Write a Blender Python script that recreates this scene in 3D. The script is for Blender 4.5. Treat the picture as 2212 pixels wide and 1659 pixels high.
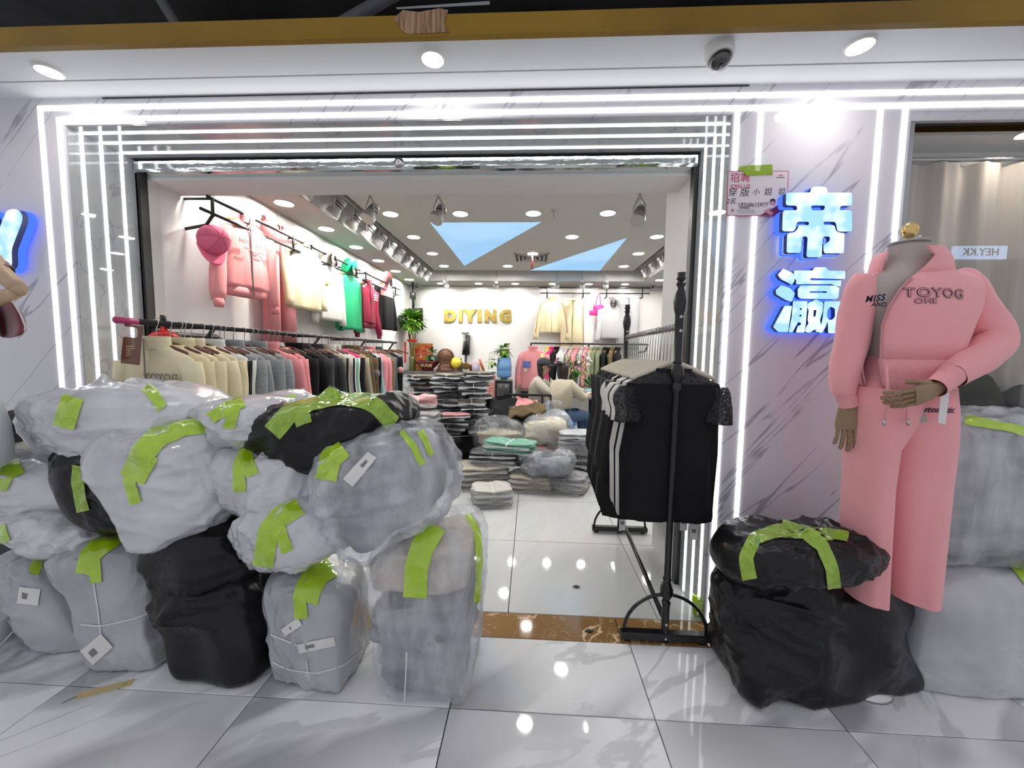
import bpy, bmesh, math, random
import numpy as np
from mathutils import Vector, Matrix
from mathutils.bvhtree import BVHTree
random.seed(7)
for o in list(bpy.data.objects): bpy.data.objects.remove(o)
S = bpy.context.scene
COL = S.collection
PI = math.pi
# ------------------------------------------------------------------ camera (2212 x 1659 frame)
F, PPX, PPY, H = 830.0, 1106.0, 829.5, 1.40
_yc = np.array([41.0, -65.5, F]); _yc /= np.linalg.norm(_yc)
_d = np.array([-136.0, 10370.0, F]); _d -= (_d @ _yc) * _yc; _d /= np.linalg.norm(_d)
_xc = np.cross(_d, _yc)
R = np.stack([_xc, _yc, -_d])            # rows: world axes in camera axes
cam_d = bpy.data.cameras.new('camera'); cam = bpy.data.objects.new('camera', cam_d); COL.objects.link(cam)
cam_d.sensor_width = 36.0; cam_d.lens = 36.0 * F / 2212.0; cam_d.clip_start = 0.02
_m = Matrix.Identity(4)
for i in range(3):
    _m[i][0] = R[i, 0]; _m[i][1] = -R[i, 1]; _m[i][2] = -R[i, 2]
_m.translation = (0, 0, H)
cam.matrix_world = _m
S.camera = cam
def ray(x, y): return R @ np.array([x - PPX, y - PPY, F])
EYE = np.array([0, 0, H])
def PY(x, y, Y): d = ray(x, y); return EYE + d * (Y / d[1])
def PZ(x, y, Z): d = ray(x, y); return EYE + d * ((Z - H) / d[2])
def PX(x, y, X): d = ray(x, y); return EYE + d * (X / d[0])
# ------------------------------------------------------------------ world, exposure
W = bpy.data.worlds.new('corridor_world'); S.world = W; W.use_nodes = True
_bg = W.node_tree.nodes['Background']; _bg.inputs[0].default_value = (0.80, 0.81, 0.86, 1); _bg.inputs[1].default_value = 0.50
vs = S.view_settings
vs.view_transform = 'Standard'; vs.look = 'None'; vs.gamma = 1.0; vs.use_curve_mapping = False; vs.exposure = 0.60
S.cycles.use_denoising = True
S.cycles.max_bounces = 5; S.cycles.diffuse_bounces = 4; S.cycles.glossy_bounces = 3; S.cycles.transmission_bounces = 2
S.cycles.use_adaptive_sampling = True; S.cycles.adaptive_threshold = 0.03
S.cycles.transparent_max_bounces = 14; S.cycles.caustics_reflective = False; S.cycles.caustics_refractive = False
S.cycles.sample_clamp_indirect = 4.0; S.cycles.use_light_tree = False
LED, DOWN_OUT, DOWN_IN, SKYP, SIGN, SPOT = 2.4, 80.0, 92.0, 0.68, .52, 1.9

# ------------------------------------------------------------------ materials
MATS = {}
def pm(name, col, rough=0.5, metal=0.0, spec=0.5, coat=0.0, crough=0.1, em=None, es=0.0, var=None, bump=None, alpha=1.0, trans=0.0, ior=1.45, sheen=0.0, sss=0.0):
    if name in MATS: return MATS[name]
    m = bpy.data.materials.new(name); m.use_nodes = True
    nt = m.node_tree; b = nt.nodes['Principled BSDF']
    c = (*col, 1)
    b.inputs['Base Color'].default_value = c; b.inputs['Roughness'].default_value = rough; b.inputs['Metallic'].default_value = metal
    b.inputs['Specular IOR Level'].default_value = spec; b.inputs['Coat Weight'].default_value = coat; b.inputs['Coat Roughness'].default_value = crough
    b.inputs['IOR'].default_value = ior; b.inputs['Transmission Weight'].default_value = trans; b.inputs['Alpha'].default_value = alpha
    b.inputs['Sheen Weight'].default_value = sheen
    if sss: b.inputs['Subsurface Weight'].default_value = sss; b.inputs['Subsurface Radius'].default_value = (.03, .02, .015)
    if em: b.inputs['Emission Color'].default_value = (*em, 1); b.inputs['Emission Strength'].default_value = es
    tc = nt.nodes.new('ShaderNodeTexCoord')
    def noise(scale, stretch=(1, 1, 1), detail=3, rot=(0, 0, 0)):
        mp = nt.nodes.new('ShaderNodeMapping'); mp.inputs['Scale'].default_value = stretch; mp.inputs['Rotation'].default_value = rot
        nt.links.new(tc.outputs['Object'], mp.inputs[0])
        n = nt.nodes.new('ShaderNodeTexNoise'); n.inputs['Scale'].default_value = scale; n.inputs['Detail'].default_value = detail
        nt.links.new(mp.outputs[0], n.inputs['Vector']); return n
    if var is None: var = (tuple(min(1, x * 0.93) for x in col), 5.0)
    n = noise(var[1], var[2] if len(var) > 2 else (1, 1, 1))
    rp = nt.nodes.new('ShaderNodeValToRGB'); rp.color_ramp.elements[0].position = .35; rp.color_ramp.elements[1].position = .65
    rp.color_ramp.elements[0].color = c; rp.color_ramp.elements[1].color = (*var[0], 1)
    nt.links.new(n.outputs[0], rp.inputs[0]); nt.links.new(rp.outputs[0], b.inputs['Base Color'])
    if bump:
        bs = bump if isinstance(bump, list) else [bump]
        prev = None
        for q in bs:
            n2 = noise(q[0], q[2] if len(q) > 2 else (1, 1, 1), 4, q[3] if len(q) > 3 else (0, 0, 0))
            if len(q) > 4: n2.noise_type = 'RIDGED_MULTIFRACTAL'; n2.inputs['Detail'].default_value = 2; n2.inputs['Roughness'].default_value = .45
            bn = nt.nodes.new('ShaderNodeBump'); bn.inputs['Strength'].default_value = q[1]; bn.inputs['Distance'].default_value = 0.01
            nt.links.new(n2.outputs[0], bn.inputs['Height'])
            if prev: nt.links.new(prev.outputs[0], bn.inputs['Normal'])
            prev = bn
        nt.links.new(prev.outputs[0], b.inputs['Normal'])
        if coat: nt.links.new(prev.outputs[0], b.inputs['Coat Normal'])
    MATS[name] = m
    return m
def marble(name, base, dark, rough, scale, vein_w, angle, ior=1.5, cloud=0.15, per_object=True, contrast=1.0, fine=True, st=(1.0, .28, 1.0), det=4, dis=.6):
    """stone with thin veins: the zero line of warped noise"""
    if name in MATS: return MATS[name]
    m = bpy.data.materials.new(name); m.use_nodes = True; nt = m.node_tree; b = nt.nodes['Principled BSDF']
    N = nt.nodes.new; L = nt.links.new
    tc = N('ShaderNodeTexCoord'); oi = N('ShaderNodeObjectInfo'); add = N('ShaderNodeVectorMath'); add.operation = 'MULTIPLY_ADD'
    cmb = N('ShaderNodeCombineXYZ')
    for k in range(3): L(oi.outputs['Random'], cmb.inputs[k])
    add.inputs[1].default_value = (17.3, 11.9, 7.7) if per_object else (0, 0, 0)
    L(cmb.outputs[0], add.inputs[0]); L(tc.outputs['Object'], add.inputs[2])
    mr_ = N('ShaderNodeMapping'); mr_.inputs['Rotation'].default_value = angle; mp = N('ShaderNodeMapping'); mp.inputs['Scale'].default_value = st
    L(add.outputs[0], mr_.inputs[0]); L(mr_.outputs[0], mp.inputs[0])
    def vein(sc, w, det, dist):
        n = N('ShaderNodeTexNoise'); n.inputs['Scale'].default_value = sc; n.inputs['Detail'].default_value = det; n.inputs['Distortion'].default_value = dist
        L(mp.outputs[0], n.inputs['Vector'])
        s = N('ShaderNodeMath'); s.operation = 'SUBTRACT'; s.inputs[1].default_value = 0.5; L(n.outputs[0], s.inputs[0])
        a = N('ShaderNodeMath'); a.operation = 'ABSOLUTE'; L(s.outputs[0], a.inputs[0])
        r = N('ShaderNodeMapRange'); r.inputs['From Min'].default_value = w * .45; r.inputs['From Max'].default_value = w
        r.inputs['To Min'].default_value = 1; r.inputs['To Max'].default_value = 0; L(a.outputs[0], r.inputs[0]); return r
    v1 = vein(scale, vein_w, det, dis); v2 = vein(scale * 2.3, vein_w * .45, 5, 1.2)
    msk = N('ShaderNodeTexNoise'); msk.inputs['Scale'].default_value = scale * .8; L(add.outputs[0], msk.inputs['Vector'])
    mr = N('ShaderNodeMapRange'); mr.inputs['From Min'].default_value = .36; mr.inputs['From Max'].default_value = .52; L(msk.outputs[0], mr.inputs[0])
    mu = N('ShaderNodeMath'); mu.operation = 'MULTIPLY'; L(v1.outputs[0], mu.inputs[0]); L(mr.outputs[0], mu.inputs[1])
    m2 = N('ShaderNodeMath'); m2.operation = 'MULTIPLY'; L(v2.outputs[0], m2.inputs[0]); m2.inputs[1].default_value = .45 if fine else 0
    mx = N('ShaderNodeMath'); mx.operation = 'MAXIMUM'; L(mu.outputs[0], mx.inputs[0]); L(m2.outputs[0], mx.inputs[1])
    cl = N('ShaderNodeTexNoise'); cl.inputs['Scale'].default_value = 1.6; cl.inputs['Detail'].default_value = 5; L(add.outputs[0], cl.inputs['Vector'])
    mc = N('ShaderNodeMix'); mc.data_type = 'RGBA'; mc.inputs['A'].default_value = (*base, 1); mc.inputs['B'].default_value = (*[x * (1 - cloud) for x in base], 1)
    L(cl.outputs[0], mc.inputs['Factor'])
    sc_ = N('ShaderNodeMath'); sc_.operation = 'MULTIPLY'; sc_.inputs[1].default_value = contrast; L(mx.outputs[0], sc_.inputs[0])
    mv = N('ShaderNodeMix'); mv.data_type = 'RGBA'; L(sc_.outputs[0], mv.inputs['Factor']); L(mc.outputs['Result'], mv.inputs['A']); mv.inputs['B'].default_value = (*dark, 1)
    L(mv.outputs['Result'], b.inputs['Base Color']); b.inputs['Roughness'].default_value = rough; b.inputs['IOR'].default_value = ior
    MATS[name] = m; return m
def film(name, col=(0.9, 0.92, 0.95), op=0.22, gloss=0.12, bump=(14, .7, (1, 1, 4))):
    """thin clear plastic: mostly see-through, a little milky, glossy"""
    if name in MATS: return MATS[name]
    m = bpy.data.materials.new(name); m.use_nodes = True; nt = m.node_tree; N = nt.nodes.new; L = nt.links.new
    out = nt.nodes['Material Output']; b = nt.nodes['Principled BSDF']
    b.inputs['Base Color'].default_value = (*col, 1); b.inputs['Roughness'].default_value = gloss; b.inputs['Specular IOR Level'].default_value = .8
    tr = N('ShaderNodeBsdfTransparent'); tr.inputs[0].default_value = (.97, .98, 1, 1)
    mx = N('ShaderNodeMixShader'); tc = N('ShaderNodeTexCoord'); mp = N('ShaderNodeMapping'); mp.inputs['Scale'].default_value = bump[2]
    n = N('ShaderNodeTexNoise'); n.inputs['Scale'].default_value = bump[0]; n.inputs['Detail'].default_value = 4
    L(tc.outputs['Object'], mp.inputs[0]); L(mp.outputs[0], n.inputs['Vector'])
    bp = N('ShaderNodeBump'); bp.inputs['Strength'].default_value = bump[1]; bp.inputs['Distance'].default_value = .01; L(n.outputs[0], bp.inputs['Height']); L(bp.outputs[0], b.inputs['Normal'])
    mr = N('ShaderNodeMapRange'); mr.inputs['From Min'].default_value = .35; mr.inputs['From Max'].default_value = .7
    mr.inputs['To Min'].default_value = op * .5; mr.inputs['To Max'].default_value = min(1, op * 2.0); L(n.outputs[0], mr.inputs[0])
    L(mr.outputs[0], mx.inputs[0]); L(tr.outputs[0], mx.inputs[1]); L(b.outputs[0], mx.inputs[2]); L(mx.outputs[0], out.inputs[0])
    MATS[name] = m; return m
def glass_pane(name, tint=(0.93, 0.96, 0.95), fac=0.09):
    if name in MATS: return MATS[name]
    m = bpy.data.materials.new(name); m.use_nodes = True; nt = m.node_tree; N = nt.nodes.new; L = nt.links.new
    out = nt.nodes['Material Output']; nt.nodes.remove(nt.nodes['Principled BSDF'])
    tr = N('ShaderNodeBsdfTransparent'); tr.inputs[0].default_value = (*tint, 1); gl = N('ShaderNodeBsdfGlossy'); gl.inputs['Roughness'].default_value = .01
    fr = N('ShaderNodeLayerWeight'); fr.inputs[0].default_value = .5; pw = N('ShaderNodeMath'); pw.operation = 'POWER'; pw.inputs[1].default_value = 4.0; L(fr.outputs['Facing'], pw.inputs[0]); ad = N('ShaderNodeMath'); ad.operation = 'ADD'; ad.inputs[1].default_value = fac; ad.use_clamp = True; L(pw.outputs[0], ad.inputs[0])
    mx = N('ShaderNodeMixShader'); L(ad.outputs[0], mx.inputs[0]); L(tr.outputs[0], mx.inputs[1]); L(gl.outputs[0], mx.inputs[2]); L(mx.outputs[0], out.inputs[0])
    MATS[name] = m; return m
def emit(name, col, st, var=None):
    if name in MATS: return MATS[name]
    m = bpy.data.materials.new(name); m.use_nodes = True; nt = m.node_tree; out = nt.nodes['Material Output']; nt.nodes.remove(nt.nodes['Principled BSDF'])
    e = nt.nodes.new('ShaderNodeEmission'); e.inputs[0].default_value = (*col, 1); e.inputs[1].default_value = st; nt.links.new(e.outputs[0], out.inputs[0])
    if var:
        tc = nt.nodes.new('ShaderNodeTexCoord'); n = nt.nodes.new('ShaderNodeTexNoise'); n.inputs['Scale'].default_value = var[1]
        r = nt.nodes.new('ShaderNodeValToRGB'); r.color_ramp.elements[0].position = .42; r.color_ramp.elements[1].position = .6
        r.color_ramp.elements[0].color = (*col, 1); r.color_ramp.elements[1].color = (*var[0], 1)
        nt.links.new(tc.outputs['Object'], n.inputs['Vector']); nt.links.new(n.outputs[0], r.inputs[0]); nt.links.new(r.outputs[0], e.inputs[0])
    MATS[name] = m; return m

# ------------------------------------------------------------------ mesh helpers (world coordinates in, one mesh object out)
def props(o, label=None, cat=None, group=None, kind=None):
    if label: o['label'] = label
    if cat: o['category'] = cat
    if group: o['group'] = group
    if kind: o['kind'] = kind
    return o
def thing(name, label, cat, loc=(0, 0, 0), group=None, kind=None):
    o = bpy.data.objects.new(name, None); o.empty_display_size = .05; COL.objects.link(o)
    o.location = tuple(float(v) for v in loc); return props(o, label, cat, group, kind)
def offset_of(o):
    v = np.zeros(3)
    while o is not None: v = v + np.array(o.location); o = o.parent
    return v
class MB:
    def __init__(self): self.v = []; self.f = []; self.n = 0
    def raw(self, V, Fc):
        V = np.asarray(V, float).reshape(-1, 3); b = self.n; self.v.append(V); self.n += len(V)
        self.f += [tuple(int(i) + b for i in f) for f in Fc]; return self
    def box(self, x0, x1, y0, y1, z0, z1):
        return self.raw([(x0, y0, z0), (x1, y0, z0), (x1, y1, z0), (x0, y1, z0), (x0, y0, z1), (x1, y0, z1), (x1, y1, z1), (x0, y1, z1)],
                        [(3, 2, 1, 0), (4, 5, 6, 7), (0, 1, 5, 4), (1, 2, 6, 5), (2, 3, 7, 6), (3, 0, 4, 7)])
    def bbox(self, x0, x1, y0, y1, z0, z1, b=.005):
        """box with chamfered edges"""
        c = np.array([(x0 + x1) / 2, (y0 + y1) / 2, (z0 + z1) / 2]); h = np.array([(x1 - x0) / 2, (y1 - y0) / 2, (z1 - z0) / 2]); b = min(b, *(h * .9))
        V = []; idx = {}
        for sx in (-1, 1):
            for sy in (-1, 1):
                for sz in (-1, 1):
                    for a in range(3):
                        p = h.copy(); 
                        for k in range(3):
                            if k != a: p[k] -= b
                        idx[(sx, sy, sz, a)] = len(V); V.append(c + p * np.array([sx, sy, sz]))
        Fs = []
        for a in range(3):
            o1, o2 = (a + 1) % 3, (a + 2) % 3
            for s in (-1, 1):
                q = []
                for (t1, t2) in ((-1, -1), (1, -1), (1, 1), (-1, 1)):
                    k = [0, 0, 0]; k[a] = s; k[o1] = t1; k[o2] = t2; q.append(idx[(*k, a)])
                Fs.append(q if s > 0 else q[::-1])
        for a in range(3):
            o1, o2 = (a + 1) % 3, (a + 2) % 3
            for s1 in (-1, 1):
                for s2 in (-1, 1):
                    def I(sa, w): k = [0, 0, 0]; k[a] = sa; k[o1] = s1; k[o2] = s2; return idx[(*k, w)]
                    q = [I(-1, o1), I(1, o1), I(1, o2), I(-1, o2)]; Fs.append(q if s1 * s2 < 0 else q[::-1])
        for sx in (-1, 1):
            for sy in (-1, 1):
                for sz in (-1, 1):
                    q = [idx[(sx, sy, sz, a)] for a in range(3)]; Fs.append(q if sx * sy * sz > 0 else q[::-1])
        return self.raw(V, Fs)
    def loft(self, rings, cap0=True, cap1=True, closed=True):
        rings = [np.asarray(r, float) for r in rings]; n = len(rings[0]); Fs = []
        for i in range(len(rings) - 1):
            for j in range(n if closed else n - 1):
                k = (j + 1) % n; Fs.append((i * n + j, i * n + k, (i + 1) * n + k, (i + 1) * n + j))
        if cap0: Fs.append(tuple(range(n))[::-1])
        if cap1: Fs.append(tuple((len(rings) - 1) * n + j for j in range(n)))
        return self.raw(np.concatenate(rings), Fs)
    def tube(self, pts, r, n=8, cap=True):
        pts = [np.asarray(p, float) for p in pts]; rs = r if hasattr(r, '__len__') else [r] * len(pts)
        rings = []; up = None
        for i, p in enumerate(pts):
            t = pts[min(i + 1, len(pts) - 1)] - pts[max(i - 1, 0)]; t = t / (np.linalg.norm(t) + 1e-9)
            if up is None: up = np.array([0, 0, 1.]) if abs(t[2]) < .9 else np.array([1., 0, 0])
            u = np.cross(t, up); u /= np.linalg.norm(u) + 1e-9; w = np.cross(u, t); up = w
            rings.append([p + rs[i] * (math.cos(a) * u + math.sin(a) * w) for a in (2 * PI * k / n for k in range(n))])
        return self.loft(rings, cap, cap)
    def lathe(self, prof, c, n=20, cap=True, axis=None):
        c = np.asarray(c, float); rings = []
        ax = np.array([0, 0, 1.]) if axis is None else np.asarray(axis, float) / np.linalg.norm(axis)
        u = np.cross(ax, [0, 1., 0] if abs(ax[1]) < .9 else [1., 0, 0]); u /= np.linalg.norm(u); w = np.cross(ax, u)
        for (r, z) in prof: rings.append([c + ax * z + r * (math.cos(2 * PI * k / n) * u + math.sin(2 * PI * k / n) * w) for k in range(n)])
        return self.loft(rings, cap, cap)
    def grid(self, P):
        P = np.asarray(P, float); a, b = P.shape[:2]
        return self.raw(P.reshape(-1, 3), [(i * b + j, i * b + j + 1, (i + 1) * b + j + 1, (i + 1) * b + j) for i in range(a - 1) for j in range(b - 1)])
    def arrays(self): return np.concatenate(self.v), self.f
    def build(self, name, m, parent=None, smooth=True, solid=0.0, angle=None, sub=0):
        V, Fc = self.arrays(); V = V - offset_of(parent) if parent is not None else V
        me = bpy.data.meshes.new(name); me.from_pydata(V.tolist(), [], Fc); me.update()
        if smooth: me.polygons.foreach_set('use_smooth', [True] * len(me.polygons))
        if angle is not None: me.set_sharp_from_angle(angle=math.radians(angle))
        if m: me.materials.append(m)
        o = bpy.data.objects.new(name, me); COL.objects.link(o)
        if parent is not None: o.parent = parent
        if solid: md = o.modifiers.new('thick', 'SOLIDIFY'); md.thickness = solid; md.offset = 0
        if sub: md = o.modifiers.new('soft', 'SUBSURF'); md.levels = sub; md.render_levels = sub
        return o
def flat(mb, name, m, parent=None): return mb.build(name, m, parent, smooth=False)
def ering(c, a, b, n=24, u=(1, 0, 0), v=(0, 1, 0), e=2.0, fold=None, ph=0.0):
    c = np.asarray(c, float); u = np.asarray(u, float); v = np.asarray(v, float); out = []
    for k in range(n):
        t = 2 * PI * k / n + ph; ct, st = math.cos(t), math.sin(t)
        x = math.copysign(abs(ct) ** (2 / e), ct); y = math.copysign(abs(st) ** (2 / e), st); s = 1.0 if fold is None else fold(t)
        out.append(c + a * x * s * u + b * y * s * v)
    return out
def clone(root, loc=None, rotz=None, label=None, mats=None, scale=None, group=None):
    """copy of a thing with its parts and sub-parts, sharing mesh data; mats = {part name: material}"""
    def cp(o, parent):
        c = o.copy(); COL.objects.link(c); c.parent = parent
        if mats and o.type == 'MESH':
            key = o.name.split('.')[0]; m = mats.get(key, mats.get('*'))
            if m and c.material_slots: c.material_slots[0].link = 'OBJECT'; c.material_slots[0].material = m
        for ch in o.children: cp(ch, c)
        return c
    r = cp(root, None)
    if loc is not None: r.location = tuple(float(v) for v in loc)
    if rotz is not None: r.rotation_euler = (0, 0, rotz)
    if scale is not None: r.scale = scale
    if label: r['label'] = label
    if group: r['group'] = group
    return r
def remove_tree(root):
    for ch in list(root.children): remove_tree(ch)
    bpy.data.objects.remove(root)
def text_mesh(name, s, size, m, origin, right=(1, 0, 0), up=(0, 0, 1), parent=None, extrude=.001, offset=0.0, spacing=1.0, align='CENTER', shear=0.0, line=1.0, bevel=0.0):
    cu = bpy.data.curves.new(name, 'FONT'); cu.body = s; cu.size = size; cu.extrude = extrude; cu.offset = offset; cu.space_character = spacing
    cu.align_x = align; cu.align_y = 'CENTER'; cu.shear = shear; cu.space_line = line; cu.resolution_u = 4; cu.bevel_depth = bevel
    o = bpy.data.objects.new(name, cu); COL.objects.link(o)
    dg = bpy.context.evaluated_depsgraph_get(); me = bpy.data.meshes.new_from_object(o.evaluated_get(dg))
    bpy.data.objects.remove(o); bpy.data.curves.remove(cu)
    n = len(me.vertices); co = np.zeros(n * 3); me.vertices.foreach_get('co', co); co = co.reshape(-1, 3)
    r = np.asarray(right, float); r /= np.linalg.norm(r); u = np.asarray(up, float); u /= np.linalg.norm(u); w = np.cross(r, u)
    P = np.asarray(origin, float) + co[:, :1] * r + co[:, 1:2] * u + co[:, 2:3] * w
    if parent is not None: P = P - offset_of(parent)
    me.vertices.foreach_set('co', P.reshape(-1)); me.materials.clear(); me.materials.append(m); me.name = name; me.update()
    ob = bpy.data.objects.new(name, me); COL.objects.link(ob)
    if parent is not None: ob.parent = parent
    return ob
def curve_shape(name, loops, m, origin, right=(1, 0, 0), up=(0, 0, 1), extrude=.01, parent=None, side=None, rnd=0.0, bevel=0.0):
    """filled 2D outlines (with holes) extruded into a plate; corners rounded by rnd"""
    cu = bpy.data.curves.new(name, 'CURVE'); cu.dimensions = '2D'; cu.fill_mode = 'BOTH'; cu.extrude = extrude; cu.bevel_depth = bevel
    for lp in loops:
        pts = [np.array(p, float) for p in lp]; out = []
        n = len(pts)
        for i in range(n):
            a, p, b = pts[i - 1], pts[i], pts[(i + 1) % n]
            da, db = np.linalg.norm(a - p), np.linalg.norm(b - p); r = min(rnd, da * .48, db * .48)
            if r < 1e-6: out.append(p); continue
            p0 = p + (a - p) / da * r; p1 = p + (b - p) / db * r
            for t in (0, .25, .5, .75, 1): out.append((1 - t) ** 2 * p0 + 2 * t * (1 - t) * p + t * t * p1)
        sp = cu.splines.new('POLY'); sp.points.add(len(out) - 1); sp.use_cyclic_u = True
        for q, p in zip(sp.points, out): q.co = (p[0], p[1], 0, 1)
    o = bpy.data.objects.new(name, cu); COL.objects.link(o)
    dg = bpy.context.evaluated_depsgraph_get(); me = bpy.data.meshes.new_from_object(o.evaluated_get(dg))
    bpy.data.objects.remove(o); bpy.data.curves.remove(cu)
    n = len(me.vertices); co = np.zeros(n * 3); me.vertices.foreach_get('co', co); co = co.reshape(-1, 3)
    r = np.asarray(right, float); u = np.asarray(up, float); w = np.cross(r, u)
    P = np.asarray(origin, float) + co[:, :1] * r + co[:, 1:2] * u + co[:, 2:3] * w
    if parent is not None: P = P - offset_of(parent)
    me.materials.clear(); me.materials.append(m)
    if side:
        me.materials.append(side)
        for p in me.polygons:
            p.material_index = 0 if abs(p.normal.z) > .7 else 1
    me.vertices.foreach_set('co', P.reshape(-1)); me.update()
    ob = bpy.data.objects.new(name, me); COL.objects.link(ob)
    if parent is not None: ob.parent = parent
    return ob
# lattice noise
_rng = np.random.RandomState(3); _LAT = _rng.rand(64, 64, 64)
def vnoise(P):
    P = np.asarray(P, float); i = np.floor(P).astype(int); f = P - i; f = f * f * (3 - 2 * f); i &= 63; j = (i + 1) & 63
    def g(a, b, c): return _LAT[a, b, c]
    x0, y0, z0 = i.T; x1, y1, z1 = j.T; fx, fy, fz = f.T
    c00 = g(x0, y0, z0) * (1 - fx) + g(x1, y0, z0) * fx; c10 = g(x0, y1, z0) * (1 - fx) + g(x1, y1, z0) * fx
    c01 = g(x0, y0, z1) * (1 - fx) + g(x1, y0, z1) * fx; c11 = g(x0, y1, z1) * (1 - fx) + g(x1, y1, z1) * fx
    return (c00 * (1 - fy) + c10 * fy) * (1 - fz) + (c01 * (1 - fy) + c11 * fy) * fz
def vnormals(V, Fq):
    N = np.zeros_like(V); Fq = np.asarray(Fq); a, b, c, d = (V[Fq[:, k]] for k in range(4)); fn = np.cross(c - a, d - b)
    for k in range(4): np.add.at(N, Fq[:, k], fn)
    return N / (np.linalg.norm(N, axis=1)[:, None] + 1e-12)
_CS = {}
def cube_sphere(N):
    if N in _CS: return _CS[N]
    idx = {}; V = []; Fs = []
    def vid(p):
        k = tuple(int(round(x * N)) for x in p)
        if k not in idx: idx[k] = len(V); V.append([2 * x / N - 1 for x in k])
        return idx[k]
    for a in range(3):
        o1, o2 = (a + 1) % 3, (a + 2) % 3
        for s in (0, 1):
            for i in range(N):
                for j in range(N):
                    q = []
                    for (di, dj) in ((0, 0), (1, 0), (1, 1), (0, 1)):
                        p = [0, 0, 0]; p[a] = s; p[o1] = (i + di) / N; p[o2] = (j + dj) / N; q.append(vid(p))
                    Fs.append(q if s else q[::-1])
    _CS[N] = (np.array(V), Fs); return _CS[N]
ORD = 'first second third fourth fifth sixth seventh eighth ninth tenth eleventh twelfth thirteenth fourteenth fifteenth sixteenth seventeenth eighteenth nineteenth twentieth'.split()
# ================================================================== SETTING
XL, XR, YF, YB, ZS = -2.414, 0.932, 1.96, 2.30, 2.54     # portal: reveals, front plane, door plane, soffit height
WL, WR, WB = -2.40, 2.50, 7.55                            # inner walls
m_white = pm('white_paint', (.87, .86, .84), .6, var=((.85, .84, .82), 2.0), bump=(60, .05))
m_ceil = pm('ceiling_paint', (.92, .91, .89), .6, var=((.90, .89, .87), 1.5))
m_grout = pm('dark_grout', (.035, .033, .035), .8)
m_tile_out = marble('calacatta_tile', (.92, .92, .93), (.36, .36, .37), .045, .9, .06, (0, 0, .9), cloud=.08, contrast=.85)
m_tile_in = marble('grey_tile', (.76, .77, .77), (.62, .63, .63), .05, 2.2, .05, (0, 0, .4), cloud=.22, contrast=.5)
m_thresh = marble('brown_marble', (.36, .20, .075), (.72, .56, .36), .06, 5.0, .02, (0, 0, .5), cloud=.45, st=(1, .8, 1))
m_wallm = marble('grey_wall_marble', (.72, .71, .76), (.34, .34, .41), .10, 6.0, .011, (0, -.72, 0), cloud=.10, per_object=False, contrast=.85, fine=False, st=(1, 1, .09), det=3.5, dis=.1)
m_reveal = marble('polished_reveal', (.52, .55, .57), (.34, .36, .40), .02, 6.0, .011, (0, -.72, 0), ior=1.9, cloud=.1, per_object=False, fine=False, st=(1, 1, .09), det=3.5, dis=.1)
m_black = pm('black_metal', (.012, .012, .013), .35, spec=.5)
m_chrome = pm('chrome', (.75, .80, .80), .06, metal=1.0, bump=(9, .12, (1, 6, 6)))
m_steel = pm('brushed_steel', (.6, .6, .6), .3, metal=1.0)
m_led = emit('led_white', (1, 1, 1), LED)
m_lamp_out = emit('lamp_cool', (1, .96, .9), DOWN_OUT)
m_lamp_in = emit('lamp_neutral', (1, .97, .92), DOWN_IN)
m_lamp_spot = emit('lamp_warm', (1, .9, .72), 14); m_lamp_spot.cycles.emission_sampling = 'NONE'
def struct(name, mb, m, smooth=False, label=None):
    return props(mb.build(name, m, None, smooth), label, None, None, 'structure')
# ---- floor
fl = struct('floor', MB().box(-4.6, 4.6, -1.2, 7.7, -.12, -.012), m_grout)
def tile(x0, x1, y0, y1, m, name='tile', g=.0016):
    t = thing_mesh = MB().bbox(x0 + g, x1 - g, y0 + g, y1 - g, -.012, 0, .0012)
    return t.build(name, m, fl, smooth=False)
xs = [-4.298, -3.498, -2.698, -1.898, -1.098, -.298, .503, 1.215, 2.015, 2.815, 3.615, 4.415]
def tile_at(x0, x1, y0, y1, m, name='tile', g=.0022):
    cx, cy = (x0 + x1) / 2, (y0 + y1) / 2
    me = bpy.data.meshes.new(name); mb = MB().bbox(x0 - cx + g, x1 - cx - g, y0 - cy + g, y1 - cy - g, -.012, 0, .0012); V, Fc = mb.arrays()
    me.from_pydata(V.tolist(), [], Fc); me.materials.append(m); me.update()
    o = bpy.data.objects.new(name, me); COL.objects.link(o); o.parent = fl; o.location = (cx, cy, 0); return o
for i in range(len(xs) - 1):
    for (y0, y1) in ((-1.0, -.2), (-.2, .6), (.6, 1.40)): tile_at(xs[i], xs[i + 1], y0, y1, m_tile_out, 'corridor_tile')
    inside = xs[i] >= -2.7 and xs[i + 1] <= 1.22
    tile_at(xs[i], xs[i + 1], 1.40, 1.79 if inside else 1.96, m_tile_out, 'corridor_tile')
tx = [XL, -1.93, -1.13, -.33, .47, XR]
for i in range(5): tile_at(tx[i], tx[i + 1], 1.79, 1.975, m_thresh, 'threshold_slab')
ixs = [-2.45, -1.70, -.90, -.10, .70, 1.50, 2.30, 2.55]; iys = [1.975, 2.78, 3.58, 4.38, 5.18, 5.98, 6.78, 7.6]
for i in range(7):
    for j in range(7):
        if ixs[i] >= .70 and j == 0:
            if ixs[i] == .70: tile_at(.70, XR + .02, iys[0], iys[1], m_tile_in, 'shop_tile')
            continue
        tile_at(ixs[i], ixs[i + 1], iys[j], iys[j + 1], m_tile_in, 'shop_tile')
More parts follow.
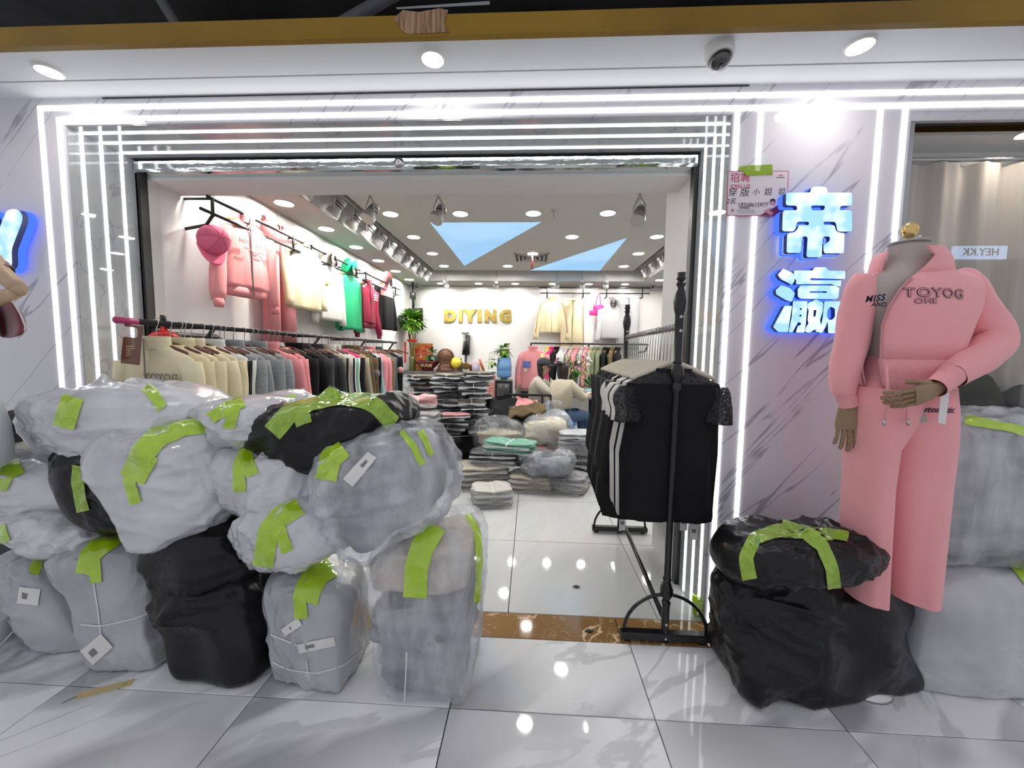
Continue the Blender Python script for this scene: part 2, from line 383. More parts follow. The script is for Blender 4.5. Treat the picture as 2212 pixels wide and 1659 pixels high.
# ---- shopfront walls (marble clad)
wl = struct('wall_front_left', MB().box(-4.6, XL, YF, YB, 0, 2.70), m_wallm)
wr = struct('wall_front_right', MB().box(XR, 1.74, YF, YB, 0, 2.70), m_wallm)
wt = struct('wall_front_top', MB().box(XL, XR, YF, YB, ZS, 2.70).box(1.74, 4.6, YF, YB, ZS, 2.70), m_wallm)
# lintel above the display window only reaches a little lower
flat(MB().box(1.74, 4.6, YF + .002, YF + .10, 2.50, ZS), 'window_head', m_wallm, wt)
# polished panels lining the portal
flat(MB().box(XL, XL + .004, YF + .004, YB, 0, ZS), 'reveal_panel', m_reveal, wl)
flat(MB().box(XR - .004, XR, YF + .004, YB, 0, ZS), 'reveal_panel', m_reveal, wr)
flat(MB().box(XL, XR, YF + .004, YB, ZS - .004, ZS), 'reveal_panel', m_reveal, wt)
# dark shadow gap with the ceiling and trim lines
flat(MB().box(-2.2, 1.0, YF - .004, YF, 2.664, 2.668), 'shadow_gap', m_grout, wt)
# ---- corridor soffit, groove, gold fascia, dark void above
m_soff = pm('soffit_paint', (.76, .78, .80), .5, var=((.73, .75, .77), 1.2))
so = struct('ceiling_corridor', MB().box(-4.6, 4.6, 1.62, 1.835, 2.672, 2.70).box(-4.6, 4.6, 1.845, 1.965, 2.672, 2.70).box(-4.6, 4.6, 1.62, 1.965, 2.682, 2.72), m_soff)
flat(MB().box(-4.6, 4.6, 1.834, 1.846, 2.679, 2.683), 'groove', pm('groove_grey', (.25, .22, .22), .6), so)
m_gold = pm('gold_paint', (.25, .145, .010), .42, spec=.25, var=((.18, .10, .010), 1.6))
fa = struct('trim_1', MB().box(-4.6, 4.6, 1.600, 1.622, 2.640, 2.722).box(-4.6, 4.6, 1.594, 1.600, 2.640, 2.646), m_gold, label='gold painted fascia board along the corridor soffit')
_P = [PY(q[0], q[1], 1.5985) for q in ((850, 40), (870, 22), (905, 26), (950, 18), (968, 22), (960, 50), (970, 70), (880, 74), (868, 66))]
curve_shape('worn_patch', [[(p[0], p[2]) for p in _P]], pm('worn_plaster', (.36, .235, .14), .8, var=((.16, .08, .035), 22, (4, 1, .35))), (0, 1.5985, 0), extrude=.0006, parent=fa)
flat(MB().raw([PY(855, 16, 1.60), PY(1058, 2, 1.60), PY(1058, 10, 1.60), PY(858, 20, 1.60), PY(855, 16, 1.62), PY(1058, 2, 1.62), PY(1058, 10, 1.62), PY(858, 20, 1.62)], [(0, 1, 2, 3), (7, 6, 5, 4), (0, 4, 5, 1), (1, 5, 6, 2), (2, 6, 7, 3), (3, 7, 4, 0)]), 'metal_flashing', pm('galvanised', (.22, .23, .24), .5, metal=.6), fa)
m_void = pm('dark_void', (.03, .029, .03), .9, var=((.05, .05, .05), 3))
struct('ceiling_slab', MB().box(-4.6, 4.6, 1.62, 8.2, 3.5, 3.6).box(-4.6, 4.6, 2.9, 3.0, 3.2, 3.5), m_void)
for k, (y, z, r, c) in enumerate(((2.10, 3.02, .022, .10), (2.32, 3.20, .035, .07), (2.0, 2.93, .014, .13), (2.5, 3.06, .03, .05))):
    props(MB().tube([(-4.6, y, z), (4.6, y, z + .01)], r, 10).build('ceiling_pipe', pm('pipe_%d' % k, (c, c, c), .5)), '%s grey service pipe in the dark ceiling void above the gold fascia' % ('upper left', 'large', 'thin', 'rear')[k], 'pipe')
props(MB().tube([(-2.0, 1.9, 3.4), (-1.8, 2.0, 3.0), (-1.2, 2.05, 2.96), (-.6, 2.0, 3.2)], .03, 10).build('flexible_duct', pm('duct', (.08, .08, .085), .6)), 'dark bent flexible duct in the ceiling void', 'duct')
# ---- LED strips
def led(label, x0, x1, y0, y1, z0, z1):
    t = thing('led_strip', label, 'light strip', ((x0 + x1) / 2, (y0 + y1) / 2, z0), 'LED strips around the shopfront')
    flat(MB().box(x0, x1, y0, y1, z0, z1), 'diffuser', m_led, t)
    if z1 - z0 > .5: flat(MB().box(x0 - .003, x1 + .003, (y0 + y1) / 2, y1 + .001, z0, z0 + .01), 'end_cap', m_steel, t)
    return t
hw = .0095
for k, (z, x0) in enumerate(((2.624, -2.552), (2.567, -2.455))):
    led('%s long horizontal white LED strip above the opening' % ('topmost' if k == 0 else 'second'), x0, 4.5, YF - .006, YF + .001, z - hw, z + hw)
for k, (x, z1) in enumerate(((-2.543, 2.615), (-2.445, 2.557))):
    led('%s vertical white LED strip on the marble left of the shop opening' % ('outer' if k == 0 else 'inner'), x - hw, x + hw, YF - .006, YF + .001, 0.01, z1)
for k, x in enumerate((.955, 1.062, 1.602, 1.712)):
    led(('%s vertical white LED strip on the marble ' % ('inner', 'outer', 'inner', 'outer')[k]) + ('by the recruiting notice' if k < 2 else 'beside the display window'), x - hw, x + hw, YF - .006, YF + .001, 0.01, 2.558)
ys3 = (2.025, 2.120, 2.225); hw = .007
for k, y in enumerate(ys3):
    nm = ('front', 'middle', 'rear')[k]
    led('%s of three horizontal LED strips under the portal soffit' % nm, XL + .004, XR - .004, y - hw, y + hw, ZS - .009, ZS - .003)
    led('%s of three vertical LED strips in the left portal reveal' % nm, XL + .003, XL + .009, y - hw, y + hw, .01, ZS - .01)
    led('%s of three vertical LED strips in the right portal reveal' % nm, XR - .009, XR - .003, y - hw, y + hw, .01, ZS - .01)
# ---- door header and frame
hd = thing('shutter_header', 'chrome roller shutter header box across the shop opening', 'shutter box', ((XL + XR) / 2, 2.31, 2.455))
MB().bbox(XL + .01, XR - .01, YB - .02, YB + .07, 2.458, 2.528, .012).build('casing', m_chrome, hd, smooth=False)
flat(MB().box(XL + .01, XR - .01, YB - .015, YB + .06, 2.528, 2.539), 'black_gap', m_black, hd)
MB().lathe([(.028, 0), (.03, .004), (.018, .006), (.016, .014), (.007, .015), (.006, .008)], PY(862, 352, YB - .02), 24, axis=(0, -1, 0)).build('lock', m_steel, hd)
fr = props(MB().box(XL + .004, XL + .03, YB, YB + .05, 0, 2.46).build('door_1', m_black, None, False), 'black steel door jamb at the left reveal', None, None, 'structure')
props(MB().box(XR - .03, XR - .004, YB, YB + .05, 0, 2.46).build('door_2', m_black, None, False), 'black steel door jamb at the right reveal', None, None, 'structure')
# ---- shop shell
w_l = struct('wall_left', MB().box(WL - .12, WL, YB, 7.7, 0, 3.2), m_white)
w_b = struct('wall_back', MB().box(WL - .12, WR + .1, WB, WB + .1, 0, 3.2), m_white)
w_r = struct('wall_right', MB().box(WR, WR + .1, YB, 7.7, 0, 3.2), m_white)
struct('wall_pier', MB().box(XR - .012, 1.9, YB + .05, 2.80, 0, 3.2), m_white)
struct('wall_bulkhead', MB().box(WL, XR, YB + .06, 2.60, 2.44, 3.2), m_ceil)
flat(MB().box(WL, WL + .02, YB + .05, 2.42, 0, 2.44), 'jamb_lining', pm('jamb_cream', (.72, .71, .68), .5), w_l)
cl = struct('ceiling', MB().box(-1.74, 1.74, 3.60, 6.86, 2.85, 3.02), m_ceil)
MB().box(WL, -1.97, 2.60, 7.55, 2.70, 3.2).build('side_soffit', m_ceil, cl, False)
MB().box(1.97, WR, 2.80, 7.55, 2.70, 3.2).build('side_soffit', m_ceil, cl, False)
MB().box(-1.97, 1.97, 7.02, 7.55, 2.70, 3.2).build('back_soffit', m_ceil, cl, False)
MB().box(-1.97, 1.97, 2.60, 7.02, 3.15, 3.2).build('upper_deck', pm('deck_grey', (.20, .19, .185), .8), cl, False)
MB().box(WL, WL + .012, 2.6, 7.55, 2.685, 2.70).box(WL, WR, 7.538, 7.55, 2.685, 2.70).build('cornice_line', pm('cornice', (.5, .48, .45), .6), cl, False)
# blue skylight-like light panels
m_blue = emit('blue_light_panel', (.36, .62, .92), SKYP, ((.45, .70, .96), .8))
for k, (pts, lab) in enumerate((([(-1.155, 4.36), (.10, 4.36), (-1.14, 6.51)], 'larger left sky-blue triangular light panel in the shop ceiling'), ([(1.17, 4.93), (1.17, 7.0), (-.07, 6.86)], 'right sky-blue triangular light panel with its point towards the door'))):
    if k == 1: pts = [(1.17, 4.93), (1.17, 6.84), (-.06, 6.84)]
    c = np.mean(pts, 0); t = thing('ceiling_light_panel', lab, 'light panel', (c[0], c[1], 2.85), 'blue triangular ceiling panels')
    for (nm, s, z0, z1, mm) in (('frame', 1.0, 2.846, 2.852, m_white), ('diffuser', .985, 2.844, 2.847, m_blue)):
        q = [c + (np.array(p) - c) * s for p in pts]
        V = [(p[0], p[1], z0) for p in q] + [(p[0], p[1], z1) for p in q]
        flat(MB().raw(V, [(0, 1, 2), (5, 4, 3), (0, 3, 4, 1), (1, 4, 5, 2), (2, 5, 3, 0)]), nm, mm, t)
# ---- downlights
def downlight(x, y, z, r, m, label, group):
    t = thing('downlight', label, 'ceiling light', (x, y, z - .012), group)
    MB().lathe([(r * 1.18, .013), (r * 1.18, .006), (r * 1.10, .0), (r * 1.0, .002), (r * 1.0, .010)], (x, y, z - .012), 28, cap=False).build('ring', m_white, t)
    MB().raw([(x + r * math.cos(2 * PI * k / 20), y + r * math.sin(2 * PI * k / 20), z - .007) for k in range(20)], [tuple(range(20))[::-1]]).build('lens', m, t, False)
    return t
for (x, y, lab) in ((-4.02, 1.79, 'unseen corridor downlight added further left along the soffit'), (3.08, 1.72, 'unseen corridor downlight added further right along the soffit'), (-2.237, 1.770, 'leftmost bright corridor downlight in the white soffit'), (-.446, 1.750, 'bright corridor downlight above the middle of the opening'), (1.316, 1.735, 'bright corridor downlight above the glowing sign')):
    downlight(x, y, 2.672, .045, m_lamp_out, lab, 'corridor downlights')  # the two outermost are unseen, added to throw more light on the floor
row = ('front', 'second', 'third', 'fourth', 'rear')
for i, y in enumerate((4.1, 4.9, 5.7, 6.5)):
    for j, x in enumerate((-1.5, -.75, 0, .75, 1.5)):
        X = {1: (-1.5, None, .48, None, 1.51), 3: (-1.48, -.41, None, None, 1.49)}.get(i, (-1.5, -.76, 0, .76, 1.51))[j]
        if i == 2: X = (-1.47, None, 0, None, 1.51)[j]
        if X is None: continue
        downlight(X, y, 2.85, .075, m_lamp_in, 'round downlight in the %s row of the main ceiling, %s from the left' % (row[i], ORD[j]), 'round shop ceiling downlights')
for i in range(7):
    downlight(-2.197, 2.70 + .70 * i, 2.70, .075, m_lamp_in, 'round downlight over the left wall clothes, %s from the entrance' % ORD[i], 'round side downlights')  # the one nearest the entrance is unseen, added to brighten the left wall
for i in range(4):
    downlight(2.2, 4.7 + .72 * i, 2.70, .075, m_lamp_in, 'round downlight over the right wall, %s from the entrance' % ORD[i], 'round side downlights')
for i, px in enumerate((953, 1034, 1113, 1194, 1273, 1352)):
    p = PZ(px, 612, 2.70); downlight(p[0], 7.27, 2.70, .065, m_lamp_in, 'small downlight in the rear soffit, %s from the left' % ORD[i], 'rear soffit downlights')
# ---- dome camera
dc = PZ(1556, 98, 2.672)
t = thing('security_camera', 'white dome security camera under the corridor soffit', 'camera', (dc[0], dc[1], 2.55))
ax = np.array([.03, -.25, -1.0]); 
MB().lathe([(.005, 0), (.052, .001), (.056, .012), (.056, .04), (.052, .052), (.047, .055)], (dc[0], dc[1] + .01, 2.672), 28, axis=ax).build('housing', pm('camera_white', (.75, .75, .74), .35), t)
ac = np.array([dc[0], dc[1] + .01, 2.672]) + ax / np.linalg.norm(ax) * .055
MB().lathe([(.044, 0), (.043, .012), (.034, .028), (.018, .037), (.002, .040)], ac, 24, axis=ax).build('dome', glass_pane('dome_glass', (.55, .55, .58), .12), t)
MB().lathe([(.040, 0), (.038, .010), (.028, .022), (.012, .026), (.011, .031), (.002, .031)], ac, 20, axis=ax).build('lens', pm('lens_black', (.01, .01, .012), .12), t)
# ---- air vent, sprinkler
vp = PZ(1148, 556, 2.85)
t = thing('air_vent', 'square louvred air conditioning vent in the shop ceiling', 'vent', (vp[0], vp[1], 2.84))
for k in range(4):
    s = .26 - .06 * k
    for (a0, a1, b0, b1) in ((-s, s, -s, -s + .022), (-s, s, s - .022, s), (-s, -s + .022, -s, s), (s - .022, s, -s, s)):
        MB().box(vp[0] + a0, vp[0] + a1, vp[1] + b0, vp[1] + b1, 2.838 - .004 * k, 2.849).build('louvre', m_white, t, False)
flat(MB().box(vp[0] - .24, vp[0] + .24, vp[1] - .24, vp[1] + .24, 2.846, 2.8495), 'duct_opening', pm('vent_dark', (.08, .08, .08), .8), t)
rb = PZ(1146, 572, 2.82); props(MB().grid([[(vp[0], vp[1] - .2, 2.84), (vp[0] + .02, vp[1] - .2, 2.84)], [(vp[0] + .01, vp[1] - .24, 2.74), (vp[0] + .03, vp[1] - .24, 2.74)], [(vp[0] - .005, vp[1] - .22, 2.62), (vp[0] + .015, vp[1] - .22, 2.62)]]).build('ribbon', pm('red_ribbon', (.5, .02, .02), .5), None, True, .002), 'thin red ribbon hanging from the ceiling vent', 'ribbon')
sp = PZ(1196, 455, 2.85); t = thing('sprinkler', 'small brass fire sprinkler head in the ceiling', 'sprinkler', (sp[0], sp[1], 2.79))
MB().lathe([(.03, .06), (.03, .055), (.008, .05), (.008, .02)], (sp[0], sp[1], 2.79), 12).build('pipe_stub', m_steel, t)
MB().lathe([(.002, 0), (.018, .001), (.018, .004), (.004, .006), (.004, .02)], (sp[0], sp[1], 2.79), 12).build('deflector', pm('brass', (.5, .36, .15), .3, metal=1), t)
# ---- track lighting
m_tw = pm('track_white', (.72, .71, .69), .4); m_fin = pm('track_dark', (.05, .05, .05), .5)
def track_head(p, aim, label, group, glow=True, power=0.0, sc=1.0):
    p = np.asarray(p, float); aim = np.asarray(aim, float); d = aim - p; d /= np.linalg.norm(d)
    t = thing('spotlight', label, 'spotlight', p, group); L_ = .13 * sc; r = .048 * sc
    u = np.cross(d, [0, 0, 1.]); u /= np.linalg.norm(u) + 1e-9
    c0 = p - d * L_ * .6; 
    MB().lathe([(r * .6, 0), (r * .66, .01), (r * .7, L_ * .6), (r, L_ * .75), (r * 1.02, L_), (r * .9, L_)], c0, 18, axis=d).build('barrel', m_tw, t, angle=40)
    MB().lathe([(r * .72, L_ * .22), (r * .74, L_ * .28)], c0, 18, axis=d).lathe([(r * .72, L_ * .38), (r * .74, L_ * .44)], c0, 18, axis=d).build('cooling_ring', m_fin, t)
    MB().lathe([(r * .9, L_ * .985), (r * .5, L_ * .99), (.001, L_ * .992)], c0, 18, cap=False, axis=d).build('lens', m_lamp_spot if glow else pm('lens_off', (.4, .4, .4), .2), t)
    top = p + np.array([0, 0, .14 * sc])
    for s in (-1, 1): MB().tube([p + u * s * r * .85, p + u * s * r * .85 + np.array([0, 0, .06 * sc]), top + np.array([0, 0, -.02])], .006 * sc, 6).build('yoke_arm', m_tw, t)
    MB().tube([top + np.array([0, 0, -.03]), np.array([top[0], top[1], max(top[2] + .03, 2.874)])], .012 * sc, 8).build('stem', m_tw, t)
    if power:
        ld = bpy.data.lights.new('spot_light', 'SPOT'); ld.energy = power; ld.spot_size = math.radians(58); ld.spot_blend = .8; ld.shadow_soft_size = .03; ld.color = (1, .92, .80)
        lo = bpy.data.objects.new('spot_beam', ld); COL.objects.link(lo); lo.parent = t
        lo.location = tuple(d * (L_ * .5)); lo.rotation_euler = Vector(d).to_track_quat('-Z', 'Y').to_euler()
    return t
for (nm, lab, a) in (('track_rail', 'white lighting track with black slot along the left ceiling recess', (-1.86, -1.82, 2.75, 6.95)), ('track_rail', 'white lighting track along the right ceiling recess', (1.82, 1.86, 3.3, 6.95))):
    t = thing(nm, lab, 'lighting track', ((a[0] + a[1]) / 2, a[2], 2.86), 'ceiling lighting tracks')
    MB().box(a[0], a[1], a[2], a[3], 2.87, 2.90).build('rail', m_tw, t, False); MB().box((a[0] + a[1]) / 2 - .006, (a[0] + a[1]) / 2 + .006, a[2], a[3], 2.868, 2.871).build('slot', m_black, t, False)
t = thing('track_rail', 'white lighting track along the rear ceiling recess', 'lighting track', (0, 6.94, 2.86), 'ceiling lighting tracks')
MB().box(-1.78, 1.78, 6.92, 6.96, 2.87, 2.90).build('rail', m_tw, t, False); MB().box(-1.78, 1.78, 6.934, 6.946, 2.868, 2.871).build('slot', m_black, t, False)
t = thing('track_rail', 'white lighting track across the front ceiling edge', 'lighting track', (0, 3.5, 2.86), 'ceiling lighting tracks')
MB().box(-1.78, 1.78, 3.48, 3.52, 2.872, 2.90).build('rail', m_tw, t, False); MB().box(-1.78, 1.78, 3.494, 3.506, 2.868, 2.873).build('slot', m_black, t, False)
for x in (-1.6, 0, 1.6): MB().tube([(x, 3.5, 2.89), (x, 3.5, 3.16)], .006, 6).build('drop_rod', m_tw, t)
SP = 26.0 * SPOT
for i, y in enumerate((3.18, 3.62, 3.98, 4.32, 4.66, 5.0, 5.34, 5.7, 6.05, 6.4, 6.75)):
    track_head((-1.84, y, 2.72), (WL, y - .12 if i > 0 else y - .3, 2.02), 'white track spotlight aimed at the left wall clothes, %s from the entrance' % ORD[i], 'left track spotlights', True, (SP * 1.3 if i == 0 else SP) if i in (0, 1, 2, 3, 4, 6, 8, 10) else 0, 1.3)
for i, (px, py) in enumerate(((800, 462), (947, 464), (1380, 466))):
    p = PY(px, py, 3.5); track_head(p, (p[0] - .35, 2.9, 1.6), ('white spotlight under the front ceiling edge above the green hoodie', 'white spotlight under the front ceiling edge by the left blue triangle', 'glaring warm spotlight under the front ceiling edge near the right wall')[i], 'front spotlights', True, 10 if i == 2 else 5, 1.3)
for i, px in enumerate((963, 1072, 1203, 1258, 1309)):
    p = PY(px, 615, 6.94); track_head(p, (p[0] + (.35, -.1, -.1, .1, .1)[i], WB, (1.75, 2.35, 1.95, 1.9, 1.9)[i]), 'grey-white rear spotlight aimed at the back wall, %s from the left' % ORD[i], 'rear spotlights', False, SP * .26)
for i, y in enumerate((5.0, 5.35, 5.7, 6.1, 6.5)):
    track_head((1.84, y, 2.73), (WR, y, 1.9), 'white track spotlight on the right ceiling track, %s from the entrance' % ORD[i], 'right track spotlights', False, SP * .6 if i % 2 == 0 else 0)
# ================================================================== BAGS
m_bagw = pm('white_plastic_bag', (.46, .47, .495), .20, spec=.65, coat=.5, crough=.08, var=((.64, .65, .68), 3.2, (1, 1, .4)), bump=[(7, .26, (1, 1, .14), (.6, .35, 0), 'R'), (12, .22, (1, .15, 1), (.3, .2, .5), 'R'), (38, .15, (1, .5, 1))])
m_bagg = pm('grey_plastic_bag', (.335, .35, .375), .24, spec=.6, coat=.4, crough=.10, var=((.46, .47, .50), 2.6, (1, 1, .5)), bump=[(6, .18, (1, 1, .14), (.2, .5, 0), 'R'), (9, .13, (1, .15, 1), (.3, .2, .5), 'R'), (40, .1)])
m_bagk = pm('black_plastic_bag', (.008, .008, .009), .27, spec=.34, var=((.014, .014, .015), 3), bump=[(7, .22, (1, 1, .2), (.7, .5, .3), 'R'), (10, .18, (1, .25, 1), (.2, .6, .4), 'R'), (34, .2)])
m_tape = pm('green_tape', (.38, .62, .004), .10, spec=.7, coat=1.0, crough=.04, var=((.46, .70, .01), 26), bump=[(18, .25, (1, 1, 1), (0, 0, 0), 'R')], alpha=.9)
m_tapek = pm('green_tape_on_black', (.26, .46, .012), .12, spec=.6, coat=.7, crough=.05, var=((.40, .60, .06), 30), bump=[(20, .4, (1, 1, 1), (0, 0, 0), 'R')], alpha=.82)
m_paper = pm('paper_label', (.78, .77, .75), .6)
m_twine = pm('white_twine', (.75, .76, .78), .6)
m_printg = pm('grey_print', (.22, .22, .23), .7)
BV = {}
def bag(name, label, px, yf, dy, m, seed, e=3.0, wr=1.0, N=40, sag=.02, pinch=None, yslant=0.0, group='taped plastic sacks piled at the shopfront', floor=False, shrink=0.0, contents=None, skew=0.0, top_drop=0.0, lump=.02, tie=None, dirv=None):
    """px: silhouette corners TL,TR,BR,BL in the photograph; bottoms at depth yf, tops at mid depth"""
    ym = yf + dy * .5; px = list(px); px[2] = (px[2][0], px[2][1] + (24 if floor else 18)); px[3] = (px[3][0], px[3][1] + (26 if floor else 18))
    tl, tr = PY(*px[0], ym), PY(*px[1], ym + yslant); br, bl = PY(*px[2], yf + yslant), PY(*px[3], yf)
    if floor: br, bl = PZ(*px[2], .0), PZ(*px[3], .0)
    if floor:
        for q in (br, bl): q[2] = 0.0
    F_ = np.zeros((2, 2, 2, 3))   # [x][y][z]
    for ix, (t, b_) in enumerate(((tl, bl), (tr, br))):
        for iy in (0, 1):
            off = np.array([skew * iy, 0, 0])
            F_[ix, iy, 1] = (t[0], b_[1] + dy * iy, t[2] - (top_drop if iy == 0 else 0)) + off
            F_[ix, iy, 0] = (b_[0] + (0.0), b_[1] + dy * iy, b_[2]) + off
    C, Q = cube_sphere(N)
    if not floor:
        cc = F_.mean((0, 1, 2)); F_ = cc + (F_ - cc) * np.array([1.06, 1.0, 1.06])
    ev = np.full(len(C), float(e))
    if floor: ev = e + (11 - e) * np.clip(-C[:, 2], 0, 1) ** 2
    s = C / ((np.abs(C) ** ev[:, None]).sum(1) ** (1 / ev))[:, None]
    def hexmap(s):
        u = (s + 1) / 2; P = np.zeros_like(s)
        for ix in (0, 1):
            for iy in (0, 1):
                for iz in (0, 1):
                    w = (u[:, 0] if ix else 1 - u[:, 0]) * (u[:, 1] if iy else 1 - u[:, 1]) * (u[:, 2] if iz else 1 - u[:, 2]); P += w[:, None] * F_[ix, iy, iz]
        return P
    s2 = s.copy()
    if pinch:
        for (h, amt, wd) in pinch:
            k = 1 - amt * np.exp(-((s[:, 2] - h) / wd) ** 2); s2[:, 0] *= k; s2[:, 1] *= k
    P = hexmap(s2); Nn = vnormals(P, Q); ctr = P.mean(0); so_ = seed * 7.31
    rs = np.random.RandomState(seed); d1 = rs.randn(3) if dirv is None else np.array(dirv, float); d1 /= np.linalg.norm(d1); d2 = rs.randn(3); d2 /= np.linalg.norm(d2)
    D = lump * 2 * (vnoise((P - ctr) * 6.5 + so_ + 20) - .5)
    for (dd, fq, am, st) in ((d1, 15, .026, .88), (d2, 24, .014, .84), (np.cross(d1, d2), 44, .0065, .80)):
        Qp = (P - ctr); Qp = Qp - st * (Qp @ dd)[:, None] * dd; 
        w = vnoise(Qp * 7 + so_ + 11)[:, None] * np.array([1.0, .7, .4]) * .05
        n = vnoise((Qp + w) * fq + so_ + 33); rg = 1 - np.abs(2 * n - 1); mask = np.clip(vnoise((P - ctr) * 5 + so_ + 55) * 2 - .45, 0, 1)
        D += wr * am * (rg ** 2.2 - .35) * mask
    if tie is not None:   # gathers radiating from a knot
        tp = hexmap(np.array([tie]))[0]; v = P - tp; r = np.linalg.norm(v, axis=1); a1 = np.cross(Nn[np.argmin(r)], [0.3, .2, 1.]); a1 /= np.linalg.norm(a1); a2 = np.cross(Nn[np.argmin(r)], a1)
        ang = np.arctan2(v @ a1, v @ a2); g = vnoise(np.stack([ang * 5 + 40, r * 5, np.full_like(r, so_)], 1)); g2 = vnoise(np.stack([ang * 11 + 80, r * 6, np.full_like(r, so_)], 1))
        D += wr * (.030 * (g - .5) + .016 * (g2 - .5)) * np.exp(-(r / .22) ** 2) + .030 * np.exp(-(r / .035) ** 2) - .02 * np.exp(-((r - .08) / .05) ** 2)
    P = P + Nn * D[:, None]
    if floor: P[:, 2] = np.maximum(P[:, 2], .002)
    base = P.mean(0); base[2] = P[:, 2].min()
    t = thing(name, label, 'bag', base, group)
    mb = MB().raw(P, Q); o = mb.build('plastic_film', m, t)
    BV[t] = (BVHTree.FromPolygons(P.tolist(), [tuple(q) for q in Q]), np.array(F_).mean((0, 1, 2)))
    if contents:
        for (z0, z1, cm, cs) in contents:
            C2, Q2 = cube_sphere(22); e2 = 10.0 if floor and z1 < .5 else 4.0; s3 = C2 / (np.abs(C2) ** e2).sum(1)[:, None] ** (1 / e2)
            s3 = s3 * np.array([cs, cs, (z1 - z0) / 2]) + np.array([0, 0, (z0 + z1) / 2])
            if pinch:
                for (h, amt, wd) in pinch:
                    k = 1 - amt * np.exp(-((s3[:, 2] - h) / wd) ** 2); s3[:, 0] *= k; s3[:, 1] *= k
            Pc = hexmap(s3); nn = vnormals(Pc, Q2); Pc += nn * (.05 * (vnoise((Pc - ctr) * np.array([5, 5, 20.]) + so_ + 9) - .5) + .03 * (vnoise((Pc - ctr) * np.array([14, 14, 30.]) + so_ + 19) - .5) - .02)[:, None]
            MB().raw(Pc, Q2).build('contents', cm, t)
    return t
def cast(t, x, y):
    bv, c = BV[t]; d = ray(x, y); h = bv.ray_cast(Vector(EYE), Vector(d / np.linalg.norm(d)))
    return (np.array(h[0]), np.array(h[1])) if h[0] is not None else None
def strip_on(t, pts, w, name, m, off=.0065, cols=7, parent=None, step=6, taper=None, tri=False):
    """band of width w px following the sack's surface along a path seen in the photograph"""
    pts = [np.array(p, float) for p in pts]; S_ = []
    for a, b in zip(pts[:-1], pts[1:]):
        n = max(1, int(np.linalg.norm(b - a) / step))
        for k in range(n): S_.append(a + (b - a) * k / n)
    S_.append(pts[-1]); rows = []
    for i, p in enumerate(S_):
        tg = S_[min(i + 1, len(S_) - 1)] - S_[max(i - 1, 0)]; tg /= np.linalg.norm(tg) + 1e-9; nr = np.array([-tg[1], tg[0]]); row = []; ok = True
        for k in range(cols):
            q = p + nr * w * (k / (cols - 1) - .5); h = cast(t, *q)
            if h is None: row.append(None)
            else: row.append(h[0] + (h[1] if h[1] @ (EYE - h[0]) > 0 else -h[1]) * off)
        good = [r for r in row if r is not None]
        if len(good) < 2: continue
        for k in range(cols):
            if row[k] is None: row[k] = min(good, key=lambda g: abs(cols / 2 - k) * 0 + np.linalg.norm(g - good[0 if k < cols / 2 else -1]))
        rows.append(row)
    if len(rows) < 2: return None
    P = np.array(rows)
    if len(P) > 4: P[1:-1] = (P[:-2] + 2 * P[1:-1] + P[2:]) / 4
    # order so that normals face the eye
    o = MB().grid(P).build(name, m, parent or t); return o
def tape(t, pts, w, black=False): return strip_on(t, pts, w, 'tape', m_tapek if black else m_tape)
def label_on(t, pts, w, marks=True):
    l = strip_on(t, pts, w, 'paper_label', m_paper, .006, 4, step=12)
    if l and marks:
        a, b = np.array(pts[0], float), np.array(pts[-1], float)
        strip_on(t, [a + (b - a) * .2, a + (b - a) * .45], w * .35, 'printed_lines', m_printg, .0075, 3, l, step=8)
def twine(t, pts, w=3.2): strip_on(t, pts, w, 'twine', m_twine, .003, 3, step=10)

m_cgrey = pm('packed_grey_clothes', (.20, .21, .23), .7, var=((.38, .38, .40), 5, (.4, .4, 3)))
m_ccream = pm('packed_cream_clothes', (.66, .58, .47), .7, var=((.50, .40, .34), 6, (.5, .5, 3)))
m_film = film('clear_film', (.78, .80, .84), .26, .16, (11, .8, (1, 1, .3)))
m_film2 = film('milky_film', (.74, .76, .80), .36, .18, (8, .8, (1, 1, .3)))
# bottom row
b1 = bag('sack', 'grey taped sack with a white paper label at the bottom far left of the pile', [(50, 1165), (185, 1175), (185, 1395), (70, 1390)], 1.60, .34, m_bagg, 1, 3.6, .7, floor=True)
b2 = bag('sack', 'upright grey sack tied with white string, paper tag near the floor', [(160, 1150), (362, 1150), (338, 1432), (182, 1428)], 1.5, .36, m_bagg, 2, 3.6, .6, floor=True)
b3 = bag('sack', 'tall black sack pinched at the waist, standing in the bottom row', [(335, 1108), (545, 1095), (556, 1466), (356, 1462)], 1.46, .36, m_bagk, 3, 3.0, 1.0, floor=True, pinch=[(.12, .13, .13)], lump=.025)
b4 = bag('sack', 'upright grey sack with broad green tape and two tags, beside the black one', [(590, 1205), (780, 1215), (735, 1484), (577, 1462)], 1.46, .36, m_bagg, 4, 3.4, .7, floor=True)
b5 = bag('sack', 'clear sack of cream clothes over grey ones at the right end of the pile', [(790, 1135), (1062, 1086), (1006, 1508), (808, 1492)], 1.42, .40, m_film, 5, 3.2, .9, floor=True, contents=[(-.97, .20, m_cgrey, .95), (.14, .84, m_ccream, .90)])
